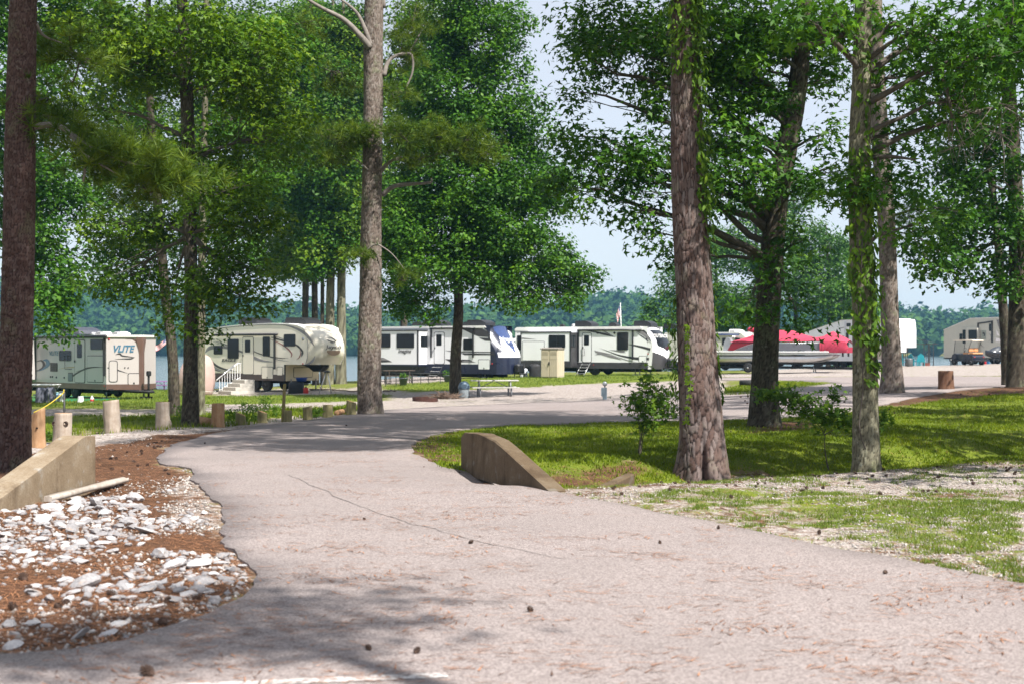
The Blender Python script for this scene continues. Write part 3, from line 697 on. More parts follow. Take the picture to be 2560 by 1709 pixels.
b = GG(925, 1034); D5 = b[1]
t5 = make_tree('pine_tree', 'tall straight grey-barked pine at the bend of the road', 'pine tree', b,
  rise([(925,1034,0),(924,900,0),(926,700,0),(930,500,0),(932,300,0),(934,100,0),(936,-100,0),(936,-700,0),(940,-1300,0)], D5, b), np.array([.70,.63,.60,.585,.56,.52,.50,.3,.08])*.5,
  [], RHOMB, .1, M_LEAF, M_PINE_GREY, 90, 360, seed=31, cellw=.055, cellh=.11, plate=.02, flare=.16)
q = lambda x, y, o=0: P(x, y, D5+o)
needles(t5, b, [(850,350,60,35,-.4,.6,150),(900,340,50,30,-.6,.5,120),(830,400,50,30,-.2,.5,90),(1000,340,60,35,-.6,.6,150),(1090,345,60,35,-.8,.6,160),(1160,355,60,40,-.9,.6,170),(1210,385,40,35,-.9,.5,90),(1040,400,60,25,-.6,.5,80),
  (1030,60,40,60,.6,.6,110),(1000,130,50,60,.6,.6,110),(760,60,70,60,.5,1,120),(830,180,70,60,.8,1,110),(980,230,40,60,.5,.6,70),(920,640,22,22,-.5,.3,22),(905,650,30,20,-.5,.3,30),(1000,700,35,30,-.3,.4,40),(930,-300,500,200,0,3,520),(930,-800,500,250,0,3,620),(930,-1300,350,250,0,3,480)], D5, 1.0, .27, 32,
  [([q(950,430),q(975,405,-.2),q(1005,392,-.4)],.07),([q(985,400,-.3),q(1050,396,-.5),q(1110,380,-.7),q(1130,376,-.8)],.035),([q(955,488),q(985,466,-.1),q(1030,460,-.2),q(1076,456,-.2),q(1078,446,-.2)],.075),
   ([q(960,190),q(968,160,.1),q(985,142,.2),q(1022,134,.3),q(1032,150,.3),q(1030,185,.3),q(1014,222,.3)],.07),([q(925,120,-.2),q(905,95,-.3),q(860,50,-.4),q(800,18,-.5),q(740,-20,-.6)],.11),([q(928,115,-.2),q(915,80,-.2),q(890,30,-.2),q(840,-10,-.2)],.085),
   ([q(920,425,-.3),q(890,400,-.4),q(850,388,-.5)],.03),([q(905,640,-.3),q(935,612,-.4),q(960,620,-.4),q(985,640,-.4),q(1010,672,-.4)],.03),([q(960,20),q(958,-40,0)],.06),([q(1022,134,.3),q(1050,85,.4),q(1056,70,.4)],.03)])

# trunks behind the cream trailer
for k, (px, D, top, w, lean, lab) in enumerate([(760,92,470,.42,8,'leftmost dark trunk rising behind the cream trailer roof'),(789,95,420,.40,-6,'second dark trunk from the left behind the cream trailer'),(806,97,430,.26,0,'thin dark trunk behind the cream trailer between thicker ones'),
      (824,88,560,.52,4,'pale trunk behind the front cap of the cream trailer'),(852,88,540,.56,3,'thick pale trunk just right of the cream trailer front cap')]):
    b = P(px, 960, D); b[2] = Hg1(b[0], b[1])
    make_tree('lakeside_tree', lab, 'tree', b, rise([(px,960,0),(px+lean*.3,800,0),(px+lean,top+60,0),(px+lean*2,top-250,0),(px+lean*2,-100,0)], D, b), [w*.5*1.25,w*.5,w*.48,w*.35,.05],
      [(px-20+30*((k*37) % 5-2),300+((k*71) % 5)*60,120,120,1,2.5,.9),(px+30,560,90,70,-1,2,.8),(px-40,640,80,60,-1,2,.75),(px+20*((k*13) % 3-1),120,130,120,1,2.5,.9),(px-60,450,90,90,0,2,.7),(px+10,250,90,120,-2,2,.7),(px,420,70,70,-2,2,.6)],
      RHOMB, .26, M_LEAF if k % 2 else M_LEAF_B, M_GUM_PALE if k > 2 else M_GUM, 26, 90, 1.25, seed=40+k, cellw=.06, cellh=.2, spray=.7, group='trunks behind the cream trailer')

b = GG(1138, 992); D7 = b[1]
make_tree('sweetgum_tree', 'big dense green tree standing beside the domed trash can and picnic table', 'tree', b,
  rise([(1138,992,0),(1140,880,0),(1146,770,0),(1142,600,0),(1135,400,0),(1150,200,0),(1175,0,0),(1190,-250,0)], D7, b), [.27,.225,.215,.20,.17,.13,.09,.03],
  [(1120,560,170,100,-1,3,1),(1080,650,120,80,-1.5,2.5,.9),(1000,600,90,90,0,2.5,.85),(1240,560,130,90,-1,3,.95),(1330,620,100,80,-.5,2.5,.9),(1400,680,75,50,-.5,2,.85),(1230,680,110,60,-1.5,2.5,.8),(1330,745,60,50,-1,1.5,.75),(1420,740,40,50,-.8,1.2,.7),(1480,690,25,35,-.5,.8,.6),
   (1060,760,80,40,-1,2,.75),(990,740,50,60,0,1.5,.7),(1180,460,160,90,-1,3,1),(1300,450,110,90,0,3,.9),(1380,470,70,80,.5,2,.8),(1050,480,110,100,.5,3,.9),(1180,330,150,90,-.5,3,1),(1290,290,90,70,0,2.5,.8),(1350,350,60,50,0,2,.6),
   (1130,210,140,90,0,3,1),(1060,320,110,90,1,2.5,.85),(1190,100,120,90,0,3,1),(1110,40,110,80,.5,2.5,.9),(1270,60,70,60,0,2,.7),(1290,180,40,35,0,1.5,.5),(1190,-120,130,130,0,3,.9),(1240,740,60,30,-1.5,1.5,.6)],
  RHOMB, .19, M_LEAF, M_GUM, 46, 200, 1.4, seed=51, cellw=.04, cellh=.14, spray=.5)
b = P(1010, 975, 100); b[2] = Hg1(b[0], b[1])
make_tree('shade_tree', 'leafy tree filling the gap between the grey pine and the dense tree', 'tree', b,
  rise([(1010,975,0),(1010,800,0),(1020,500,0),(1040,100,0),(1040,-200,0)], 100, b), [.3,.26,.22,.15,.04],
  [(980,260,110,120,0,3,.8),(1000,460,90,100,0,3,.8),(1060,100,90,120,0,3,.8),(990,640,60,60,0,2,.7),(720,250,110,140,3,3,.7),(640,400,100,130,3,3,.7),(700,620,90,80,3,3,.7),(560,250,110,130,4,3,.6),(300,180,140,130,2,3,.6),(430,330,140,140,3,3,.6),(280,420,120,120,2,3,.5),(440,90,150,110,3,3,.6),(600,80,130,110,3,3,.6),(420,540,120,110,3,3,.55),(250,60,120,90,2,3,.5),(560,480,110,110,3,3,.6),(760,100,110,110,3,3,.6)],
  RHOMB, .3, M_LEAF_B, M_GUM, 24, 60, 1.35, seed=52, spray=.8)

# the vine-clad pine by the culvert
b = GG(1757, 1190); D8 = b[1]
T8 = rise([(1757,1192,0),(1755,1090,0),(1742,900,0),(1734,700,0),(1724,500,0),(1716,300,0),(1712,100,0),(1712,-150,0),(1716,-700,0),(1725,-1500,0),(1730,-2200,0)], D8, b)
R8 = np.array([.86,.72,.62,.56,.51,.47,.42,.39,.32,.2,.06])*.5
t8 = make_tree('pine_tree', 'big leaning pine with plated bark and creeper beside the road', 'pine tree', b, T8, R8, [], RHOMB, .1, M_LEAF, M_PINE, 140, 420, seed=61, cellw=.05, cellh=.20, plate=.017, flare=.24, groove=(math.radians(264), .12, .55, .24))
def w8(x, y, z, r, n): return (CX+x/y*F, HY-(z-CAMH)/y*F, r/y*F, r*.8/y*F, y-D8, r, n)  # unseen needle mass over the road, added to shade the left pine's trunk
needles(t8, b, [(1716,-900,600,250,0,2.6,1300),(1720,-1500,650,300,.5,3,1500),(1730,-2100,500,300,.5,3,1100),(1400,-1100,300,200,2,2,700),(2050,-1100,300,200,2,2,700)]+[w8(-1.9, 13.8, z, 1.15, 330) for z in (10.5, 12.2, 13.9, 15.6, 17)], D8, 1.0, .32, 62)

b = GG(1910, 1066); D9 = b[1]
make_tree('sweetgum_tree', 'dark-trunked spreading tree behind the vine-clad pine', 'tree', b,
  rise([(1910,1066,0),(1912,950,0),(1925,700,0),(1942,500,0),(1965,380,0),(1990,250,0),(2005,100,0),(2015,-150,0),(2025,-600,0)], D9, b), [.345,.28,.265,.25,.235,.21,.18,.13,.04],
  [(1520,60,130,80,-1,2,.9),(1600,140,90,90,-1,2,.8),(1480,150,60,50,-1.5,1.5,.7),(1450,230,60,30,-1.5,1.2,.55),(1430,340,60,40,-1.5,1.5,.7),(1520,400,110,60,-1.5,2,.95),(1600,450,70,55,-1.5,1.5,.9),(1640,360,50,60,-1.5,1.5,.6),(1440,470,70,45,-1,1.5,.75),(1570,520,45,22,-1.5,.8,.8),
   (1840,80,130,100,-1,2,.9),(1830,230,90,80,-1,2,.85),(1860,340,60,70,-1,1.5,.7),(1820,450,80,70,-1.5,1.5,.85),(1900,440,80,40,-1.8,1.2,.7),(1990,470,80,50,-1.5,1.3,.7),(1700,640,40,40,1,1,.4),(2060,330,50,60,-1,1.2,.6),(1700,50,150,90,1,2,.8),(1960,140,110,70,1,2,.7),
   (1770,330,60,70,-1,1.2,.7),(1890,250,70,60,-.6,1.2,.6),(1780,180,70,70,-1,1.5,.7),(1660,250,60,60,-1,1.2,.6),(1900,60,90,70,-1,1.5,.8),(2050,80,70,70,0,1.5,.7),(1700,140,80,60,-.5,1.5,.7),(1840,160,80,60,.5,1.5,.7),(1740,430,50,60,-1,1,.5),(2080,200,60,60,.5,1.2,.6),(2100,420,50,60,.5,1.2,.5),(1640,580,30,40,-1,.8,.4),(1960,680,60,50,-1,1,.6),(2010,600,50,60,-1,1.2,.6),(1860,790,35,30,-1,.6,.5),(1990,780,60,40,-1.2,.8,.6),(1800,-200,420,150,-1,3.5,.7),(1950,-600,400,250,0,3.5,.7),(1600,-420,300,150,-1,2.5,.5)]+[wm(D9, *q) for q in ((1,27,11.8,1.8,.55),(-1.2,29,12,1.7,.5),(3,25.3,12,1.9,.55),(2.5,28.5,13.5,1.9,.5))],
  STAR3, .175, M_LEAF, M_GUM, 64, 260, 1.55, seed=71, cellw=.035, cellh=.12,
  extra_limbs=[([P(1925,570,D9),P(1880,545,D9-.3),P(1830,528,D9-.6),P(1775,520,D9-1)],.075),([P(1990,300,D9),P(1930,220,D9-.4),P(1880,180,D9-.8),P(1800,100,D9-1)],.09),([P(2005,120,D9),P(2060,60,D9),P(2120,10,D9)],.06)])
b = GG(2168, 1172); D10 = b[1]
t10 = make_tree('sweetgum_tree', 'creeper-covered tree with pale lichened base at the edge of the right-hand gravel', 'tree', b,
  rise([(2168,1172,0),(2164,1000,0),(2160,800,0),(2152,600,0),(2150,400,0),(2154,200,0),(2156,50,0),(2160,-200,0),(2170,-800,0)], D10, b), np.array([.43,.37,.335,.32,.31,.27,.25,.2,.05])*.5,
  [(2060,40,110,70,-.6,1.0,.8),(1980,30,80,50,-1.2,.8,.6),(2330,60,150,80,-.8,1.2,.85),(2480,130,120,90,-.8,1.2,.85),(2530,60,90,90,.3,1,.8),(2300,180,110,60,.2,1,.6),(2160,60,70,60,.6,1,.7),(2400,250,80,50,-.4,1,.45),(2520,270,70,60,0,1,.6),(2130,450,40,30,-.4,.5,.4),
   (2230,450,60,50,.2,.8,.5),(2300,560,70,60,.2,.8,.35),(2250,330,50,60,.4,.8,.4),(2060,-250,350,160,0,2.5,.7),(2350,-350,350,200,1,2.5,.7),(2200,-800,450,250,0,2.5,.5)]+[wm(D10, *q) for q in ((1.5,20.3,9.6,1.7,.55),(2.2,18.4,11.8,1.8,.55),(3.6,17.6,13.6,1.8,.55),(-.2,21.8,9.6,1.5,.5),(1.0,19.0,14,1.7,.5))],
  STAR, .16, M_LEAF, M_GUM_PALE, 84, 340, 1.25, seed=81, cellw=.028, cellh=.11, plate=.011,
  extra_limbs=[([P(2150,95,D10),P(2100,88,D10-.2),P(2040,108,D10-.4),P(1990,112,D10-.6)],.055),([P(2165,115,D10),P(2210,80,D10),P(2240,60,D10-.2),P(2290,100,D10-.4),P(2340,150,D10-.5),P(2375,260,D10-.6),P(2380,330,D10-.6)],.05),([P(2180,395,D10),P(2230,392,D10-.2),P(2290,400,D10-.3)],.04)])
b = GG(2230, 982); D11 = b[1]
t11 = make_tree('pine_tree', 'straight grey pine behind the creeper-covered tree, beside the log stump', 'pine tree', b,
  rise([(2230,982,0),(2228,880,0),(2222,700,0),(2212,500,0),(2198,300,0),(2190,100,0),(2190,-200,0),(2200,-800,0)], D11, b), np.array([.74,.60,.56,.53,.5,.46,.4,.1])*.5,
  [(2310,470,50,40,-1,1,.5),(2380,520,80,60,0,1.5,.6),(2330,620,70,60,0,1.5,.6)], RHOMB, .18, M_LEAF, M_PINE_GREY, 64, 260, 1.0, seed=91, cellw=.06, cellh=.11, plate=.015, flare=.2)
needles(t11, b, [(2280,540,40,25,-1,.6,50),(2200,-300,350,180,0,3,320),(2200,-700,350,200,0,3,360)], D11, 1.0, .3, 92)
b = GG(2538, 966); D12 = b[1]
make_tree('roadside_tree', 'dark thick trunk at the right edge of the picture by the far road', 'tree', b,
  rise([(2542,966,0),(2542,800,0),(2540,500,0),(2520,200,0),(2510,-100,0),(2510,-500,0)], D12, b), [.30,.26,.25,.22,.16,.05],
  [(2480,440,90,70,-1,2,.9),(2430,560,90,70,-1,2,.8),(2540,560,80,90,-1,2,.9),(2380,640,70,50,-1,1.5,.8),(2330,680,40,25,-1,1,.6),(2480,330,90,60,-1,2,.6),(2540,680,60,60,-1,1.5,.7),(2450,180,110,80,0,2,.8),(2540,60,120,100,0,2,.9),(2420,330,80,60,0,1.5,.7),(2340,420,70,60,0,1.5,.6),(2300,250,80,70,0,1.5,.6),(2480,700,40,30,-1,1,.4),(2450,-250,300,180,0,3,.8)],
  RHOMB, .2, M_LEAF, M_GUM, 36, 150, 1.1, seed=95, spray=.5)
b = GG(2519, 962)
make_tree('roadside_tree', 'slimmer dark trunk leaning against its thicker twin by the far road', 'tree', b,
  rise([(2523,962,0),(2514,850,0),(2502,700,0),(2490,550,0),(2470,400,0),(2440,200,0)], b[1], b), [.20,.165,.15,.135,.11,.04],
  [(2420,500,70,60,1,1.5,.7),(2400,380,80,60,1,1.5,.6),(2350,560,60,50,1,1.2,.6),(2420,260,90,60,1,1.5,.6)], RHOMB, .2, M_LEAF, M_GUM, 30, 110, 1.1, seed=96, spray=.5)

# trees beyond the boat
for k, (px, D, rr) in enumerate([(1700,135,1),(1790,142,1.1),(1890,132,1.15),(1985,140,1.0),(2070,136,1.1),(2118,150,.9)]):
    b = P(px, 925, D); b[2] = Hg1(b[0], b[1])
    top = [640,560,470,420,560,600][k]
    lab = ['leftmost small tree beyond the boat beside the vine-clad pine','second tree from the left beyond the boat','tree beyond the boat behind the dark spreading trunk','tallest pale green tree beyond the boat','rounded tree beyond the boat near the white trailers','tree with a bare pale trunk behind the white trailer'][k]
    make_tree('lakeside_tree', lab, 'tree', b, rise([(px,925,0),(px+4,800,0),(px,top+120,0),(px-5,top,0)], D, b), [.24,.2,.15,.03],
      [(px,top+60,60*rr,60,0,3,.8),(px-30,top+150,75*rr,60,-1,3,.8),(px+40,top+190,75*rr,60,0,3,.8),(px,top+270,85*rr,55,-1,3,.75),(px+20,840,60,30,0,2,.5)],
      RHOMB, .34, M_LEAF_FAR, M_GUM, 20, 50, 1.0, seed=100+k, spray=.9, group='trees beyond the boat')
# a tree standing beside the photographer, outside the picture, whose shade falls on the near road
b = np.array([5.2, 4.6, Hg1(5.2, 4.6)])
far_forest()
# ------------------------------------------------------------------ trailers: tools
W_ = plain
M_BLACK = plain('black_plastic', (.014,.014,.016), .45, 0, .2)
M_DARKTRIM = plain('dark_trim', (.02,.02,.024), .4, 0, .2)
M_TYRE = plain('tyre_rubber', (.018,.018,.018), .85, 0, .25, 6, .2)
M_RIM = plain('wheel_metal', (.45,.45,.46), .3, .9, .2)
M_STEEL = plain('grey_steel', (.30,.31,.33), .45, .7, .2)
M_ALU = plain('brushed_aluminium', (.62,.62,.63), .35, .85, .15)
M_WHITE = plain('white_gelcoat', (.80,.80,.80), .3, 0, .06, 1.2, coat=.3)
M_GLASS = glass_dark()
M_RED = plain('red_lens', (.45,.02,.015), .3)
M_GREYDEC = plain('grey_vinyl', (.22,.21,.22), .4, 0, .15)
M_CHAR = plain('charcoal_vinyl', (.045,.042,.045), .4, 0, .15)
M_UNDER = plain('underframe', (.012,.012,.013), .8, 0, .3)
M_CONC = plain('precast_concrete', (.47,.44,.39), .9, 0, .18, 5, .3)

FONT = None
def text_mesh(s, mat, shear=0.0, ext=.004, bold=0.0):
    c = bpy.data.curves.new('lettering', 'FONT'); c.body = s; c.extrude = ext; c.shear = shear; c.offset = bold; c.resolution_u = 3
    o = bpy.data.objects.new('lettering', c); COL.objects.link(o); bpy.context.view_layer.update()
    me = bpy.data.meshes.new_from_object(o.evaluated_get(bpy.context.evaluated_depsgraph_get()))
    bpy.data.objects.remove(o); bpy.data.curves.remove(c); me.materials.clear(); me.materials.append(mat); return me

class Rig:
    """a thing with its own axes: +x to its front, -y towards the viewer's side"""
    def __init__(s, name, px, D, yaw_deg, label, cat, group=None, z=None):
        x, y = (px-CX)/F*D, D; z = Hg1(x, y) if z is None else z
        s.O = np.array([x, y, z]); s.a = math.radians(yaw_deg); s.root = empty(name, s.O, -s.a); tag(s.root, label, cat, group)
    def local(s, p):
        d = np.asarray(p)-s.O; c, sn = math.cos(s.a), math.sin(s.a); return np.array([d[0]*c-d[1]*sn, d[0]*sn+d[1]*c, d[2]])
    def face(s, p0=(0, 0, 0), ang=0.0): return Face(s, np.array(p0, float), math.radians(ang))
class Face:
    """a flat side of a rig: coordinates (a along, z up), outwards is -y of the face"""
    def __init__(s, rig, p0, ang): s.rig, s.p0, s.ang = rig, p0, ang
    def m(s, px, py):
        """photograph pixel to (a, z) on this face"""
        cam0 = s.rig.local((0, 0, CAMH)); d = s.rig.local(np.array([0, 0, CAMH])+np.array([(px-CX)/F, 1, -(py-HY)/F]))-cam0
        u = np.array([math.cos(s.ang), math.sin(s.ang), 0]); n = np.array([math.sin(s.ang), -math.cos(s.ang), 0])
        t = np.dot(s.p0-cam0, n)/np.dot(d, n); p = cam0+t*d; return float(np.dot(p-s.p0, u)), float(p[2])
    def pts(s, Z, pts): return [s.m(*Z(*p)) for p in pts]
    def put(s, o):
        o.location = tuple(s.p0*np.array([1, 1, 0])); o.rotation_euler = (0, 0, s.ang); return o
    def panel(s, name, poly, mat, proud=.006, back=.004, parent=None, smooth=False):
        o = MB().prism(poly, -proud, back, 'y', 0, smooth).build(name, mat, parent or s.rig.root)
        if parent is None: s.put(o)
        return o
    def dec(s, Z, pts, mat, proud=.006, name='stripe', parent=None):
        return s.panel(name, s.pts(Z, pts), mat, proud, .003, parent)
    def band(s, Z, pts, mat, proud=.006, name='stripe'):
        """tapered swoosh along (x, y, width) in zoom pixels"""
        c = catmull([np.array(p, float) for p in pts], 5); d = np.gradient(c[:, :2], axis=0); d /= np.linalg.norm(d, axis=1, keepdims=True)
        n = np.stack([-d[:, 1], d[:, 0]], 1); w = np.maximum(c[:, 2:3], .6)/2
        poly = list(c[:, :2]+n*w)+list((c[:, :2]-n*w)[::-1]); P2 = s.pts(Z, poly); m = MB(); k = len(c)
        v = [(a, -proud, z) for a, z in P2]; m.add(v, [(i, i+1, 2*k-2-i, 2*k-1-i) for i in range(k-1)])
        return s.put(m.build(name, mat, s.rig.root))
    def rect(s, Z, x0, y0, x1, y1):
        a, b = s.m(*Z(x0, y1)), s.m(*Z(x1, y0)); return a[0], a[1], b[0], b[1]
    def window(s, Z, x0, y0, x1, y1, r=.06, split=None, mat=None):
        a, b, c, d = s.rect(Z, x0, y0, x1, y1)
        o = s.panel('window', rrect(a, b, c, d, r), mat or M_GLASS, .016)
        ring = MB(); out = rrect(a-.022, b-.022, c+.022, d+.022, r+.02); inn = rrect(a, b, c, d, r); n = len(out)
        v = [(p[0], -.022, p[1]) for p in out]+[(p[0], -.022, p[1]) for p in inn]+[(p[0], .0, p[1]) for p in out]
        ring.add(v, [(i, (i+1) % n, n+(i+1) % n, n+i) for i in range(n)]+[(i, (i+1) % n, 2*n+(i+1) % n, 2*n+i) for i in range(n)])
        f = ring.build('frame', M_DARKTRIM, o)
        if split is not None:
            k = a+(c-a)*split; MB().box((k-.012, -.024, b), (k+.012, -.015, d)).build('mullion', M_DARKTRIM, o)
        return o
    def hatch(s, Z, x0, y0, x1, y1, mat, r=.05, latch=True):
        a, b, c, d = s.rect(Z, x0, y0, x1, y1)
        o = s.panel('hatch', rrect(a+.03, b+.03, c-.03, d-.03, r), mat, .016)
        s.panel('frame', rrect(a, b, c, d, r+.02), M_DARKTRIM, .009, .004, o)
        if latch: MB().box(((a+c)/2-.03, -.03, b+.05), ((a+c)/2+.03, -.015, b+.12)).build('latch', M_BLACK, o)
        return o
    def door(s, Z, x0, y0, x1, y1, wx0, wy0, wx1, wy1, mat, handle=True, hside=0):
        a, b, c, d = s.rect(Z, x0, y0, x1, y1)
        o = s.panel('door', rrect(a+.035, b+.03, c-.035, d-.035, .09), mat, .018)
        s.panel('frame', rrect(a, b, c, d, .11), M_DARKTRIM, .011, .004, o)
        e = s.rect(Z, wx0, wy0, wx1, wy1)
        pn = MB().prism(rrect(*e, .05), -.024, -.01, 'y').build('window', M_GLASS, o)
        if handle:
            hx = a+.06 if hside == 0 else c-.06; zc = b+(d-b)*.5
            MB().box((hx-.035, -.06, zc-.05), (hx+.035, -.018, zc+.05), bev=.01).build('handle', M_BLACK, o)
        return o
    def text(s, Z, x0, y0, x1, y1, string, mat, shear=0.0, proud=.014, bold=0.0, name='lettering'):
        a, b, c, d = s.rect(Z, x0, y0, x1, y1); me = text_mesh(string, mat, shear, .002, bold)
        co = np.empty(len(me.vertices)*3); me.vertices.foreach_get('co', co); co = co.reshape(-1, 3)
        lo, hi = co.min(0), co.max(0); k = (co-lo)/(hi-lo+1e-9)
        new = np.stack([a+k[:, 0]*(c-a), -proud+(1-k[:, 2])*.004, b+k[:, 1]*(d-b)], 1); me.vertices.foreach_set('co', new.ravel()); me.update()
        return s.put(link(name, me, s.rig.root))

def ac_unit(f, Z, x0, y0, x1, y1, mat=None, depth=.55, flat=False):
    a, b, c, d = f.rect(Z, x0, y0, x1, y1); h = d-b; w = c-a
    prof = [(a, b), (a, b+h*.75), (a+w*.06, d), (a+w*.6, d), (a+w*.78, b+h*.86), (a+w*.96, b+h*.5), (c, b)]
    if flat: prof = [(a, b), (a+w*.12, b+h*.7), (a+w*.35, d), (a+w*.7, d), (c, b+h*.4), (c, b)]
    m = MB().prism(prof, -depth, depth, 'y')
    for k in range(4): m.box((a+w*(.08+k*.11), -depth-.006, b+h*.2), (a+w*(.14+k*.11), -depth+.002, b+h*.7), 1)
    o = m.build('air_conditioner' if not flat else 'roof_vent', [mat or M_BLACK, M_DARKTRIM], f.rig.root); return f.put(o)
def wheel(parent, x, y, r=.36, w=.22, rim=True, z=None):
    o = MB().lathe([(r*.55, -w/2), (r*.86, -w/2), (r*.98, -w/2+.03), (r, -w*.2), (r, w*.2), (r*.98, w/2-.03), (r*.86, w/2), (r*.55, w/2)], (0, 0, 0), 24, 'y').build('wheel', M_TYRE, parent)
    o.location = (x, y, r if z is None else z)
    m = MB().lathe([(.02, -w/2-.02), (r*.2, -w/2-.02), (r*.25, -w/2+.03), (r*.5, -w/2+.02), (r*.57, -w/2-.01), (r*.57, w/2)], (0, 0, 0), 20, 'y')
    for k in range(6):
        a = k*math.pi/3; m.box((r*.36*math.cos(a)-.02, -w/2+.005, r*.36*math.sin(a)-.02), (r*.36*math.cos(a)+.02, -w/2+.024, r*.36*math.sin(a)+.02), 1)
    m.build('rim', [M_RIM if rim else M_BLACK, M_BLACK], o); return o
def steps_alu(rig, x0, x1, y0, z0, n=4, run=.24, parent=None):
    """folding step ladder below a door"""
    o = empty('entry_steps', (0, 0, 0), 0, rig.root)
    for k in range(n):
        z = z0*(k+.55)/n; y = y0-run*(n-k)*.8
        MB().box((x0, y-.11, z-.015), (x1, y+.11, z+.015), bev=.008).build('tread', M_ALU, o)
    for x in (x0-.02, x1+.02):
        MB().tube([(x, y0-run*n*.8-.1, .0), (x, y0, z0)], .022, 6).build('rail', M_ALU if n == 4 else M_BLACK, o)
    return o
def under(rig, x0, x1, zt, w=2.44):
    m = MB()
    for y in (.45, w-.45): m.box((x0, y-.04, zt-.2), (x1, y+.04, zt))
    for k in range(6):
        x = x0+(x1-x0)*(k+.5)/6; m.box((x-.03, .1, zt-.09), (x+.03, w-.1, zt-.02))
    m.box((x0, .05, zt-.02), (x1, w-.05, zt+.03)); return m.build('chassis', M_UNDER, rig.root)
def jack(rig, x, y, zt, pad=True):
    m = MB().tube([(x, y, .06), (x, y, zt)], .035, 8)
    if pad: m.box((x-.14, y-.14, 0), (x+.14, y+.14, .07))
    return m.build('jack', M_STEEL, rig.root)
def tail_lamp(f, Z, x, y, r=.035):
    a, z = f.m(*Z(x, y)); return f.put(MB().lathe([(r, 0), (r*.9, -.02), (r*.4, -.03)], (a, 0, z), 8, 'y').build('marker_lamp', M_RED, f.rig.root))

